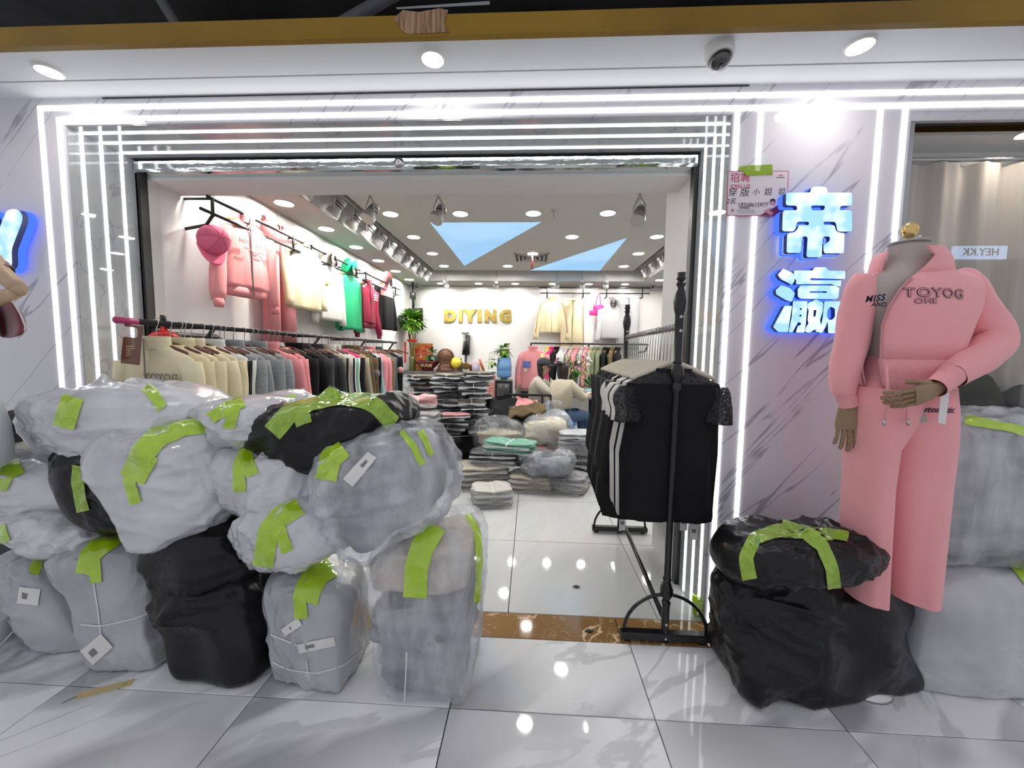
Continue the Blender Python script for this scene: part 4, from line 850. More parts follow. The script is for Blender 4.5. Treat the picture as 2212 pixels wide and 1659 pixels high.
# collar
def collar_row(y, xl, xr, ol, orr, d): return open_ring(y, xl, xr, ol, orr, d, 30)
MB().loft([collar_row(602, 1890, 2040, 1908, 1992, .100), collar_row(585, 1892, 2036, 1896, 2012, .105), collar_row(565, 1898, 2030, 1899, 2028, .105), collar_row(546, 1908, 2012, 1909, 2011, .102)], False, False, closed=False).build('collar', m_pinkf, jk, solid=.008)
def sleeve(pts, name='sleeve', m=None, n=22, sq=.92, wob=.03, parent=None):
    """pts: (px, py, Y, radius px)"""
    C_ = [PY(p[0], p[1], p[2]) for p in pts]; R_ = [p[3] * p[2] / F for p in pts]
    # resample
    P, Rr = [], []
    for i in range(len(C_) - 1):
        for k in range(4):
            u = k / 4; p0, p1, p2, p3 = C_[max(i - 1, 0)], C_[i], C_[i + 1], C_[min(i + 2, len(C_) - 1)]
            P.append(.5 * ((2 * p1) + (p2 - p0) * u + (2 * p0 - 5 * p1 + 4 * p2 - p3) * u * u + (3 * p1 - p0 - 3 * p2 + p3) * u ** 3)); Rr.append(R_[i] + (R_[i + 1] - R_[i]) * u)
    P.append(C_[-1]); Rr.append(R_[-1]); rings = []; up = np.array([0, 1., 0])
    for i, p in enumerate(P):
        t = P[min(i + 1, len(P) - 1)] - P[max(i - 1, 0)]; t /= np.linalg.norm(t); u = np.cross(t, up); u /= np.linalg.norm(u); w = np.cross(u, t)
        rings.append([p + Rr[i] * (1 + wob * math.sin(3 * a + i * .9) + wob * .6 * math.sin(5 * a - i * 1.3)) * (math.cos(a) * u + sq * math.sin(a) * w) for a in (2 * PI * k / n for k in range(n))])
    return MB().loft(rings, True, False).build(name, m or m_pinkf, parent or jk)
s1 = sleeve([(1872, 600, YM, 22), (1862, 622, YM, 28), (1850, 680, YM, 31), (1834, 760, YM, 29), (1821, 825, YM, 25), (1824, 850, YM, 19)]); sleeve([(1824, 848, YM, 18.5), (1829, 862, YM, 17.5), (1833, 878, YM, 16.5)], 'cuff', m_pinkr, wob=.01, parent=s1)
s2 = sleeve([(2068, 592, YM, 20), (2080, 612, YM, 30), (2106, 668, YM - .02, 38), (2148, 732, YM - .06, 34), (2124, 768, YM - .12, 31), (2085, 792, YM - .16, 30), (2056, 812, YM - .19, 25)]); sleeve([(2060, 806, YM - .185, 24), (2040, 822, YM - .20, 22), (2020, 838, YM - .215, 20)], 'cuff', m_pinkr, wob=.01, parent=s2)
# zip edges and lettering
for (col_, nm) in ((3, 'zip_edge'), (4, 'zip_edge')):
    pts = []
    for r in list(JR[2:]) + [(800, 1844, 2048, 1890, 1945, .147), (836, 1854, 2026, 1870, 1944, .128)]:
        g = open_ring(*r); pts.append(np.array(g[0] if col_ == 3 else g[-1]) + np.array([0, -.006, 0]))
    MB().tube(pts, .0042, 6).build(nm, m_zip, jk)
zp = PY(1945, 842, 1.43); MB().tube([zp, zp + np.array([0, -.002, -.022])], [.004, .006], 6).build('zip_pull', m_steel, jk)
def varsity(s, px, py, h, parent, right, Y, fill, ital=0.0, sp=1.12, dark=None, bv=None):
    o = PY(px, py, Y); sz = h * Y / F * 1.38; r_ = np.array(right, float)
    a = text_mesh('lettering', s, sz, dark or m_navyp, o, right=r_, parent=parent, extrude=0, offset=sz * .03, spacing=sp, shear=ital)
    b = text_mesh('lettering_fill', s, sz, fill, o, right=r_, parent=parent, extrude=0, offset=-sz * .014, spacing=sp, shear=ital)
    if bv is not None: on_surface(a, bv, .0075); on_surface(b, bv, .0085)
jbv = bvh_of(jbody)
varsity('TOYOG', 2019, 634, 19, jk, (1, 0, -.06), YM - .13, m_pinkf, bv=jbv); varsity('OHE', 1995, 651, 11, jk, (1, 0, -.02), YM - .13, m_pinkf, bv=jbv)
varsity('MISS', 1890, 645, 13, jk, (1, 0, .12), YM - .13, m_pinkf, .2, bv=jbv); varsity('AND', 1898, 658, 9, jk, (1, 0, -.02), YM - .13, m_pinkf, .3, bv=jbv)

# ================================================================== SECOND MANNEQUIN (left edge)
m_mar = pm('maroon_velvet', (.20, .008, .04), .5, var=((.12, .004, .025), 6), sheen=.4); m_pipe = pm('white_piping', (.7, .68, .66), .5); m_woodl = pm('pale_wood', (.50, .36, .24), .5, var=((.42, .29, .18), 9, (1, 1, .2)))
YQ = 1.50
mq2 = thing('mannequin', 'partly cut off mannequin with a pale wooden arm at the left edge', 'mannequin', PY(-60, 1300, YQ))
MB().loft([ring_px(y, xl, xr, YQ, d) for (y, xl, xr, d) in ((560, -190, -60, .08), (620, -200, -50, .11), (700, -185, -65, .10), (780, -195, -55, .10))]).build('torso', m_beige, mq2)
MB().tube([PY(-20, 560, YQ - .05), PY(5, 592, YQ - .06), PY(30, 614, YQ - .08), PY(42, 625, YQ - .09)], [.034, .031, .027, .024], 16).build('upper_arm', m_woodl, mq2)
MB().lathe([(.002, -.026), (.018, -.018), (.024, 0), (.018, .018), (.002, .026)], PY(40, 626, YQ - .09), 14).build('elbow_joint', m_woodl, mq2)
MB().tube([PY(34, 632, YQ - .09), PY(10, 640, YQ - .12), PY(-30, 655, YQ - .15)], [.022, .024, .026], 14).build('forearm', m_woodl, mq2)
MB().tube([PY(-120, 780, YQ), PY(-120, 1420, YQ)], .02).lathe([(.16, .012), (.17, 0)], PZ(-120, 1420, 0), 24).build('stand', m_steel, mq2)
dr = thing('dress', 'maroon velvet top with white piping at the left picture edge', 'dress', PY(-30, 730, YQ))
o = sleeve([(-60, 555, YQ - .04, 30), (-20, 570, YQ - .045, 24), (8, 590, YQ - .05, 20)], 'short_sleeve', m_mar, parent=dr)
rows = []
for u in np.linspace(0, 1, 14):
    top = np.array([-40 + 55 * u, 622 + 22 * u]); bot = np.array([-40 + 95 * u, 700 + 30 * math.sin(u * 2.6)]); rr = []
    for v in np.linspace(0, 1, 10):
        q = top + (bot - top) * v + np.array([14 * math.sin(v * PI) * u, 0]); rr.append(PY(q[0], q[1], YQ - .06 - .05 * math.sin(u * 9) * v - .03 * v))
    rows.append(rr)
MB().grid(rows).build('flared_hem', m_mar, dr, solid=.006)
MB().tube([PY(12, 640, YQ - .10), PY(30, 655, YQ - .115), PY(45, 680, YQ - .12), PY(55, 706, YQ - .12), PY(50, 722, YQ - .12), PY(38, 731, YQ - .12)], .0028, 6).build('piping', m_pipe, dr)
wt_ = thing('white_skirt', 'smooth white flared skirt cut by the left picture edge', 'skirt', PY(-60, 1010, YQ))
MB().loft([ring_px(y, xl, xr, YQ - .05, d) for (y, xl, xr, d) in ((800, -180, -75, .10), (860, -190, -48, .13), (920, -195, -25, .14), (970, -195, -14, .14), (1000, -195, -14, .14), (1012, -190, -22, .12))]).build('cloth', pm('white_knit', (.66, .70, .68), .7), wt_)
P, Q = shell_from_px('x', [(12, 892), (42, 890), (44, 955), (14, 965)], 1.80, .12, m_charc, 4, 2.2, 16); t = thing('cap', 'black cap lying behind the white skirt at the left', 'cap', (P[:, 0].mean(), 1.8, P[:, 2].min())); MB().raw(P, Q).build('crown', m_charc, t)
P, Q = shell_from_px('x', [(16, 966), (56, 962), (70, 1010), (10, 1010)], 1.82, .2, m_bagw, 6, 2.6, 16); t = thing('cloth_bundle', 'cream cloth bundle below the black cap at the left', 'bundle', (P[:, 0].mean(), 1.82, P[:, 2].min())); MB().raw(P, Q).build('cloth', pm('cream_cotton', (.58, .56, .48), .8), t)
# ================================================================== GARMENTS
def fab(name, col, rough=.85, var=None, bump=((150, .12), (6, .25, (1, 1, .3))), **k): return pm(name, col, rough, spec=.18, var=var, bump=[tuple(b) for b in bump], **k)
C_cream = fab('cream_fleece', (.84, .74, .48)); C_cream2 = fab('ivory_fleece', (.84, .76, .52)); C_grey = fab('grey_marl', (.27, .28, .29), var=((.34, .35, .36), 60)); C_dgrey = fab('charcoal_knit', (.06, .06, .065)); C_black = fab('black_cotton', (.013, .013, .015))
C_pink = fab('rose_fleece', (.86, .34, .36)); C_coral = fab('coral_fleece', (.88, .36, .37)); C_hot = fab('hot_pink', (.80, .05, .22)); C_white = fab('white_nylon', (.76, .75, .71), .5); C_olive = fab('olive_twill', (.13, .095, .05)); C_khaki = fab('khaki_beige', (.42, .38, .28)); C_green = pm('emerald_nylon', (.01, .42, .17), .35, bump=[(9, .3, (1, 1, .3)), (30, .2)]); C_teal = fab('slate_blue', (.085, .12, .13)); C_bur = pm('burgundy_satin', (.26, .006, .04), .22, bump=[(16, .6, (1, 1, .6)), (40, .35)]); C_brown = fab('taupe_brown', (.22, .17, .12)); C_cyan = fab('pale_cyan', (.35, .62, .65)); C_mint = fab('mint_green', (.35, .65, .50)); C_yel = fab('lemon_yellow', (.85, .76, .25)); C_sage = fab('sage_green', (.20, .23, .14)); C_lgrey = fab('light_grey_jersey', (.52, .53, .54)); C_beigej = fab('beige_shell', (.62, .56, .45), .6)
m_hwood = pm('hanger_wood', (.42, .20, .08), .45, var=((.32, .14, .05), 12, (.3, 3, 3))); m_hdark = pm('hanger_dark_wood', (.12, .04, .02), .4); m_hwhite = pm('hanger_cream_plastic', (.66, .60, .48), .35); m_wire = pm('hanger_wire', (.62, .62, .62), .25, metal=1)
def lace(name):
    m = bpy.data.materials.new(name); m.use_nodes = True; nt = m.node_tree; b = nt.nodes['Principled BSDF']; b.inputs['Base Color'].default_value = (.008, .008, .01, 1); b.inputs['Roughness'].default_value = .7
    tc = nt.nodes.new('ShaderNodeTexCoord'); n = nt.nodes.new('ShaderNodeTexNoise'); n.inputs['Scale'].default_value = 48; n.inputs['Detail'].default_value = 2; n.inputs['Distortion'].default_value = 2.0
    r = nt.nodes.new('ShaderNodeMapRange'); r.inputs['From Min'].default_value = .50; r.inputs['From Max'].default_value = .54; r.inputs['To Min'].default_value = 1; r.inputs['To Max'].default_value = .55
    nt.links.new(tc.outputs['Object'], n.inputs['Vector']); nt.links.new(n.outputs[0], r.inputs[0]); nt.links.new(r.outputs[0], b.inputs['Alpha']); return m
m_lace = lace('black_lace')
def place(t, loc, rotz=0, sc=None):
    t.location = tuple(float(v) for v in loc); t.rotation_euler = (0, 0, rotz)
    if sc: t.scale = (sc, sc, sc)
    return t
def jacket(label, m, W=.215, L=.60, sl=.56, rib=None, collar='stand', dep=.055, seed=1, group=None, zipm=None, splay=.07, sleeve_m=None, lower=None, stripes=None, name='jacket', cat='jacket', short=False, yoke=None, open_cap=True):
    """hanging jacket: neck at the local origin, front towards -y, z up"""
    t = thing(name, label, cat, (0, 0, 0), group); rs = random.Random(seed); p1, p2, p3 = (rs.uniform(0, 6) for _ in range(3)); rib = rib or m
    def fold(z):
        k = min(1, max(0, (-z - .15) / .25)); return lambda a: 1 + k * (.12 * math.sin(4 * a + p1 + 2 * z) + .11 * math.sin(7 * a + p2 - 3 * z) + .07 * math.sin(12 * a + p3))
    hb = .06 if rib is not m else 0.0
    prof = [(-.005, .075, .040), (-.025, .11, .042), (-.045, .165, .040), (-.07, W * .97, .042), (-.11, W, .05), (-.2, W * .97, dep), (-L * .55, W * .95, dep * 1.05), (-L + hb + .03, W * 1.0, dep * 1.1), (-L + hb, W * .97, dep)]
    cut = -L * .45 if lower else None
    rings = [ering((0, 0, z), a, b, 28, e=2.3, fold=fold(z)) for (z, a, b) in prof]
    if lower:
        MB().loft(rings[:6] , True, False).build('upper_body', m, t); MB().loft(rings[5:], False, True).build('lower_body', lower, t)
    elif yoke:
        MB().loft(rings[:4], True, False).build('yoke', yoke, t); MB().loft(rings[3:], False, True).build('body', m, t)
    else: MB().loft(rings, True, True).build('body', m, t)
    if hb: MB().loft([ering((0, 0, z), a, b, 28, e=2.3) for (z, a, b) in ((-L + hb + .004, W * .95, dep * .95), (-L + hb * .5, W * .90, dep * .85), (-L, W * .90, dep * .82))]).build('hem_band', rib, t)
    for s in (-1, 1):
        n = 9; pts = []
        x0 = W * .90
        for k in range(n):
            u = k / (n - 1); z = -.085 - sl * u; x = x0 + splay * (u ** .8) + .012 * math.sin(u * 5 + p1 * s); y = -.02 * u + .01 * math.sin(4 * u + p2)
            r = (.060 - .012 * u) * (1.15 if .6 < u < .95 and rib is not m else 1); r2 = r * .72
            if k == 0: r *= .95; r2 = .045
            if short: r = .052 + .012 * u; r2 = .040
            pts.append(ering((s * x, y, z), r, r2, 16, fold=lambda a, k=k: 1 + .06 * math.sin(3 * a + k * 1.1 + p3)))
        o = MB().loft(pts[::-1], True, True).build('sleeve', sleeve_m or yoke or m, t)
        if rib is not m and not short: MB().loft([ering((s * (x0 + splay), -.02, -.085 - sl - .05), .034, .026, 16), ering((s * (x0 + splay), -.02, -.085 - sl + .01), .038, .03, 16)]).build('cuff', rib, o)
        if stripes:
            for q in (-1, 0, 1):
                P = []
                for k in range(n):
                    c_ = np.mean(pts[k], 0); P.append(c_ + np.array([s * .052 * (1 - .15 * k / n), -.034 + q * .014, .0]))
                MB().tube(P, .0042, 5).build('stripe', stripes, o)
    if collar == 'stand': MB().loft([ering((0, -.0, -.02), .082, .052, 24), ering((0, -.006, .02), .078, .052, 24), ering((0, -.012, .045), .082, .056, 24), ering((0, -.012, .042), .074, .048, 24), ering((0, -.004, -.0), .068, .042, 24)], False, False).build('collar', rib, t)
    if collar == 'hood': MB().loft([ering((0, .01, -.03), .09, .05, 24), ering((.01, .0, .03), .125, .062, 24), ering((.015, -.015, .09), .13, .068, 24), ering((.01, -.035, .14), .105, .062, 24), ering((0, -.045, .17), .055, .038, 24)], False, True).build('hood', sleeve_m if collar == 'x' else m, t); 
    if collar == 'hood':
        MB().loft([ering((0, -.075, .03), .05, .03, 16, e=2.0, v=(0, .3, 1)), ering((0, -.088, .03), .06, .075, 20, v=(0, .15, 1)), ering((0, -.083, .03), .05, .065, 20, v=(0, .15, 1)), ering((0, -.06, .03), .046, .06, 20, v=(0, .15, 1))], False, True).build('hood_opening', pm('hood_inside', (.10, .09, .09), .9), t)
    if collar == 'crew': MB().loft([ering((0, -.002, -.015), .088, .052, 24), ering((0, -.004, .002), .084, .052, 24), ering((0, -.004, .0), .074, .042, 24)], False, False).build('neckband', rib, t)
    if zipm: MB().tube([(0, -.056, .02), (0, -.056, -.06), (0, -dep * 1.12, -.2), (0, -dep * 1.18, -L * .6), (0, -dep * 1.15, -L + .01)], .0045, 6).build('zip', zipm, t)
    return t
def trousers(label, m, W=.16, L=.98, name='trousers', seed=1, group=None, stripes=None, flare=1.05, dep=.05, wb=None):
    t = thing(name, label, 'trousers', (0, 0, 0), group); rs = random.Random(seed); p = rs.uniform(0, 6)
    MB().loft([ering((0, 0, z), a, b, 32, e=2.4, fold=lambda q: 1 + .02 * math.sin(24 * q)) for (z, a, b) in ((-.05, W, dep * .95), (-.03, W * .95, dep * .8), (0, W * .97, dep * .75))]).build('waistband', wb or m, t)
    for s in (-1, 1):
        rg = []
        for (z, c_, a) in ((-.045, .5, .52), (-.15, .5, .54), (-.28, .52, .53), (-.4, .54, .48), (-.7, .58, .46 * flare), (-L, .60, .47 * flare)):
            rg.append(ering((s * W * c_, .0, z), W * a, dep * (.95 + .1 * (z < -.3)), 20, e=2.2, fold=lambda q, z=z: 1 + (.05 * math.sin(4 * q + p + 3 * z) if z < -.2 else 0)))
        o = MB().loft(rg[::-1]).build('trouser_leg', m, t)
        if stripes:
            for q in (-1, 1): MB().tube([(s * (W * (c_ + a) + .003), -.012 * q - .012, z) for (z, c_, a) in ((-.045, .5, .52), (-.15, .5, .54), (-.28, .52, .53), (-.4, .54, .48), (-.7, .58, .46 * flare), (-L, .60, .47 * flare))], .0045, 5).build('stripe', stripes, o)
    MB().tube([(-.02, -dep * 1.0, -.03), (-.025, -dep * 1.25, -.14), (-.02, -dep * 1.2, -.24)], .003, 5).tube([(.02, -dep * 1.0, -.03), (.02, -dep * 1.25, -.14), (.025, -dep * 1.2, -.26)], .003, 5).build('drawstring', m, t)
    return t
def hanger(label, m, hook=.10, half=.19, drop=.055, group=None, clips=False, cat='hanger'):
    """clothes hanger; local origin on top of the rail it hangs from"""
    t = thing('clothes_hanger', label, cat, (0, 0, 0), group); r = .016
    pts = [(-r * .4, 0, -.012)] + [(r * math.cos(a), 0, r * math.sin(a) - r * .9) for a in np.linspace(2.9, -.5, 8)] + [(.004, 0, -.045), (0, 0, -hook)]
    MB().tube(pts, .0024, 6).build('hook', m_wire, t)
    MB().loft([ering((x, 0, z), .010, h, 10, u=(0, 1, 0), v=(0, 0, 1)) for (x, z, h) in ((-half, -hook - drop, .010), (-half * .55, -hook - drop * .45, .014), (-.03, -hook - .004, .016), (.03, -hook - .004, .016), (half * .55, -hook - drop * .45, .014), (half, -hook - drop, .010))]).build('arms', m, t)
    if clips:
        for s in (-1, 1): MB().box(s * half * .8 - .012, s * half * .8 + .012, -.014, .014, -hook - drop - .05, -hook - drop * .4).build('clip', pm('clip_black', (.02, .02, .02), .4), t, False)
    return t
# ---------------------------------------------------------------- left floor-to-wall rail
RX = -1.98
A = PX(250, 708, RX); B = PX(856, 738, RX); RZ = 1.535
rail = thing('clothes_rail', 'long black wall-mounted clothes rail full of hangers along the left wall', 'clothes rail', (RX, A[1], RZ))
MB().tube([(RX, A[1] + .09, RZ), (RX, B[1], RZ)], .0145, 12).build('bar', m_black, rail)
MB().tube([(RX, A[1], RZ), (RX, A[1] + .10, RZ)], .0165, 12).build('pink_end_cap', pm('pink_cap', (.45, .04, .16), .3), rail)
for px in (462, 690, 788, 850):
    y = PX(px, 720, RX)[1]; MB().tube([(RX, y, RZ - .005), (RX - .12, y, RZ - .17), (WL + .004, y, RZ - .20)], .013, 8).tube([(RX, y, RZ), (WL + .004, y, RZ)], .010, 8).build('bracket', m_black, rail)
RP = pm('rib_same', (.5, .5, .5))
protoA = [jacket('p', C_cream, .225, .66, .58, rib=C_cream2, collar='stand', dep=.05, seed=k, splay=.05) for k in (1, 2, 3)]
protoH = [jacket('p', C_cream, .225, .68, .58, collar='crew', dep=.045, seed=k, splay=.045) for k in (4, 5)]
protoS = jacket('p', C_white, .225, .66, .58, collar='stand', dep=.045, seed=9, splay=.05, stripes=C_black)
protoL = jacket('p', C_hot, .225, .68, .58, collar='crew', dep=.045, seed=11, splay=.05, lower=C_black, sleeve_m=C_black)
hp = hanger('dark wooden hanger with wire hook on the long left rail', m_hdark, .130, .165, .045, 'wooden hangers on the long left rail')
edges = [(440, 'A', C_cream2, 'cream zip jacket'), (466, 'H', C_cream, 'cream sweatshirt'), (486, 'A', C_cream, 'cream jacket'), (505, 'A', C_cream2, 'cream jacket'), (528, 'H', C_cream, 'cream sweatshirt'), (545, 'S', C_white, 'black-striped white jacket'), (568, 'H', C_grey, 'grey sweatshirt'), (585, 'A', C_grey, 'grey jacket'), (606, 'H', C_grey, 'grey sweatshirt'), (630, 'A', C_grey, 'grey lettered jacket'), (652, 'A', C_pink, 'rose pink jacket'), (670, 'H', C_pink, 'rose pink sweatshirt'), (684, 'H', C_black, 'black sweatshirt with red neckline'), (702, 'A', C_black, 'black jacket'), (715, 'A', C_dgrey, 'charcoal jacket'), (728, 'H', C_black, 'black sweatshirt'), (741, 'A', C_dgrey, 'charcoal jacket'), (752, 'S', C_khaki, 'beige jacket with dark sleeve stripes'), (764, 'S', C_white, 'white jacket with black stripes'), (774, 'S', C_white, 'white and green striped jacket'), (786, 'L', C_hot, 'black and hot pink jacket'), (796, 'H', C_khaki, 'khaki jacket with white trim'), (804, 'A', C_olive, 'olive jacket'), (812, 'A', C_olive, 'olive jacket with patch'), (820, 'H', C_black, 'black jacket with white marks'), (826, 'H', C_cyan, 'pale cyan jacket'), (834, 'H', C_pink, 'pink jacket'), (842, 'A', C_pink, 'pink jacket'), (849, 'H', C_brown, 'taupe jacket'), (856, 'A', C_teal, 'slate blue jacket'), (866, 'H', C_black, 'black jacket with round pink patch')]
cnt = {}; LG = []
for i, (ex, kd, m, lab) in enumerate(edges):
    y = PX(ex, 775, RX + .255)[1]; z = RZ - .115
    pr = {'A': protoA[i % 3], 'H': protoH[i % 2], 'S': protoS, 'L': protoL}[kd]
    mats = {'*': m}
    if kd == 'S': mats = {'*': m, 'stripe': C_mint if 'green' in lab else C_black}
    if kd == 'L': mats = None
    key = lab; cnt[key] = cnt.get(key, 0) + 1; tot = sum(1 for e in edges if e[3] == lab)
    lb = lab + ' on the long left rail' if tot == 1 else '%s on the long left rail, %s from the shop front' % (lab, ORD[cnt[key] - 1])
    g = clone(pr, (RX, y, z), random.uniform(-.10, .10) if i else -.12, lb, mats, group='clothes on the long left rail'); LG.append(g)
    h = clone(hp, (RX, y, RZ + .017), 0, 'wooden hanger holding the ' + lb.replace(' on the long left rail', ' of the left rail'))
for k in range(14):   # spare hangers with hooks showing between the clothes
    y = A[1] + .35 + k * .27 + random.uniform(-.04, .04); clone(hp, (RX, y, RZ + .017), 0, 'spare wire hook hanger among the clothes on the long left rail')
for p in protoA + protoH + [protoS, protoL, hp]: remove_tree(p)
g0 = LG[0]; bpy.context.view_layer.update()
def front_text(g, s, x, z, sz, m, fill, dy=.06, sp=1.1):
    for (off, mm, dd) in ((sz * .03, m, 0), (-sz * .014, fill, -.0012)):
        o = text_mesh('lettering', s, sz, mm, (x, -dy + dd, z), extrude=.0006, offset=off, spacing=sp); o.parent = g
front_text(g0, 'TOYOG', .09, -.17, .055, C_black, C_cream2, .062); front_text(g0, 'OHE', .055, -.215, .036, C_black, C_cream2, .066)
front_text(g0, 'MISS', -.09, -.215, .05, C_black, C_cream2, .066)
zz = MB().tube([(0, -.064, .03), (0, -.064, -.1), (0, -.066, -.3)], .004, 6).build('zip', pm('zip_dark', (.25, .24, .22), .4), None); zz.parent = g0
front_text(LG[9], 'TOYOG', .08, -.2, .045, C_black, C_grey, .064)
nk = MB().loft([ering((0, -.004, -.012), .086, .05, 20), ering((0, -.008, .006), .08, .05, 20)], False, False).build('red_neckline', pm('red_rib', (.35, .02, .03), .8), None); nk.parent = LG[12]
for (g, col_) in ((LG[23], pm('patch_grey', (.2, .19, .18), .7)), (LG[30], pm('patch_rose', (.6, .32, .30), .7))):
    pt = MB().lathe([(.045, 0), (.045, .004), (.001, .005)], (.262, -.045, -.26), 16, axis=(.5, -1, 0)).build('round_patch', col_, None); pt.parent = g
# brown acrylic sign card hooked over the rail end
cd = PX(285, 740, RX + .02); t = thing('hang_card', 'brown translucent acrylic card hooked over the rail end', 'sign card', (cd[0], cd[1], cd[2]))
m_acr = pm('brown_acrylic', (.16, .035, .008), .08, spec=.7, coat=.5, alpha=.9); yy = A[1] + .04
def cp(x, y): p = PY(240 + x / 6.145, 680 + y / 6.145, yy); return (p[0], p[2])
curve_shape('plate', [[cp(*p) for p in ((180, 110), (415, 155), (405, 300), (375, 670), (130, 640), (165, 292), (340, 305), (362, 280), (362, 205), (345, 175), (180, 150))]], m_acr, (0, yy, 0), extrude=.002, parent=t, rnd=.006)
for (y, w) in ((410, 60), (440, 70), (470, 45), (500, 40), (530, 30)): curve_shape('gold_print', [[cp(*p) for p in ((205, y), (205 + w * 1.6, y + 6), (204 + w * 1.6, y + 15), (204, y + 9))]], pm('gold_print', (.7, .55, .35), .3, metal=.8), (0, yy - .0025, 0), extrude=.0003, parent=t)
# red round alarm and black bar seen behind the hangers
rc = PX(355, 733, -2.30); t = thing('fire_extinguisher_ball', 'red glossy rounded canister mounted behind the rail near the entrance', 'canister', rc)
MB().lathe([(.005, -.05), (.06, -.045), (.075, -.015), (.075, .02), (.055, .045), (.02, .055), (.014, .075), (.014, .10), (.002, .10)], rc, 24).build('shell', pm('glossy_red', (.55, .012, .015), .2), t)
MB().lathe([(.016, .10), (.016, .15), (.002, .15)], rc, 12).build('nozzle', m_black, t); MB().tube([rc + np.array([0, 0, .05]), (WL, rc[1], rc[2] + .05)], .012).build('wall_mount', m_black, t)
MB().tube([rc + np.array([0, -.01, .12]), rc + np.array([.0, -.05, .135]), rc + np.array([0, -.06, .115]), rc + np.array([0, -.01, .105])], .0022, 5).build('wire_ring', m_wire, t)
bk = PX(425, 733, -2.30); props(MB().tube([bk + np.array([0, -.18, 0]), bk + np.array([0, -.15, .02]), bk + np.array([0, .16, .02]), bk + np.array([0, .2, -.0])], .022, 10).tube([bk + np.array([0, 0, .02]), (WL, bk[1], bk[2] + .02)], .01).build('black_bar', m_black), 'stout black bar beside the red canister on the left wall', 'bar')
# ---------------------------------------------------------------- upper display rails on the left wall
def wall_rail(label, y0, y1, z, brackets, x=-2.2, drop=.10):
    t = thing('display_rail', label, 'display rail', (x, y0, z), 'display rails high on the left wall')
    MB().tube([(x, y0, z), (x, y1, z)], .011, 10).build('lower_bar', m_black, t); MB().tube([(x + .0, y0 + .06, z + drop), (x, y1 + .06, z + drop)], .011, 10).build('upper_bar', m_black, t)
    for y in brackets: MB().tube([(x, y, z + drop + .02), (x, y, z - .02)], .011, 8).tube([(x, y, z + drop), (WL + .002, y, z + drop)], .010, 8).tube([(x, y, z - .01), (x - .05, y, z - .075), (WL + .002, y, z - .10)], .011, 8).build('bracket', m_black, t)
    return t
UZ = 2.33
wall_rail('near double black display rail over the pink tracksuit', 2.52, 3.62, UZ, (2.62, 3.52)); wall_rail('middle double black display rail over the cream and green tops', 3.72, 4.85, UZ, (3.82, 4.72)); wall_rail('far double black display rail over the burgundy bomber', 4.98, 6.35, UZ, (5.08, 6.2))
GW = 'display outfits on the left wall'
def wall_item(t, px, py, x=-2.24, rot=PI / 2): p = PX(px, py, x); return place(t, p, rot)
C_pinkw = C_coral
def put(t, px, py, rail=True, m=m_hwood, cl=False, lab=None, x=-2.235):
    p = PX(px, py, x); place(t, p, PI / 2 - .12); h = hanger(lab or 'wooden hanger of the ' + ' '.join(t['label'].split(' on ')[0].split()[:9]), m, max(.04, UZ + .012 - p[2] - .02) if rail else .08, .17, .05, 'wooden hangers on the left display rails', cl)
    h.location = (p[0], p[1], p[2] + max(.04, UZ + .012 - p[2] - .02) + .012 if rail else p[2] + .09); h.rotation_euler = (0, 0, PI / 2 - .12); return p
pj = jacket('coral pink lettered zip jacket on the left wall beside the cap', C_coral, .215, .58, .55, rib=C_pink, collar='stand', dep=.052, seed=21, group=GW, zipm=m_steel, splay=.07); put(pj, 527, 478)
front_text(pj, 'TOYOG', .09, -.19, .045, pm('taupe_print', (.33, .18, .17), .7), C_coral, .085); front_text(pj, 'OHE', .06, -.23, .03, MATS['taupe_print'], C_coral, .085); front_text(pj, 'MISS', -.09, -.18, .045, MATS['taupe_print'], C_coral, .085); front_text(pj, 'AND', -.06, -.225, .03, MATS['taupe_print'], C_coral, .085)
pp_ = trousers('long coral pink trousers on the left wall behind the lettered jacket', C_coral, .165, 1.08, seed=3, group=GW); put(pp_, 598, 478, cl=True, x=-2.30)
ch_ = jacket('cream drawstring hoodie on the left wall next to the pink trousers', C_cream2, .225, .62, .52, collar='crew', dep=.052, seed=22, group=GW, splay=.05); put(ch_, 654, 530)
wj = jacket('white hooded windbreaker with yellow lining on the left wall', C_white, .215, .62, .58, collar='hood', dep=.052, seed=23, group=GW, splay=.06); put(wj, 706, 568)
o = MB().lathe([(.05, 0), (.05, .01), (.002, .014)], (-.12, -.06, -.22), 14, axis=(0, -1, 0)).build('yellow_lining', C_yel, None); o.parent = wj
gj = jacket('emerald green hooded jacket with striped sleeves on the left wall', C_green, .20, .68, .62, collar='hood', dep=.052, seed=24, group=GW, splay=.01, stripes=C_black); put(gj, 752, 590)
bj = jacket('burgundy satin bomber jacket on the left wall', C_bur, .22, .60, .60, rib=pm('burgundy_rib', (.16, .005, .025), .7), collar='stand', dep=.052, seed=25, group=GW, zipm=m_black, splay=.08); put(bj, 792, 612)
for k in range(3): o = MB().box(.03, .13, -.085, -.082, -.16 - .03 * k, -.145 - .03 * k).build('white_print', m_pipe, None, False); o.parent = bj
pk = jacket('pink hooded jacket with black lower half at the far end of the left wall', C_coral, .22, .70, .62, collar='hood', dep=.052, seed=26, group=GW, splay=.06, lower=C_black, sleeve_m=C_black); put(pk, 832, 612)
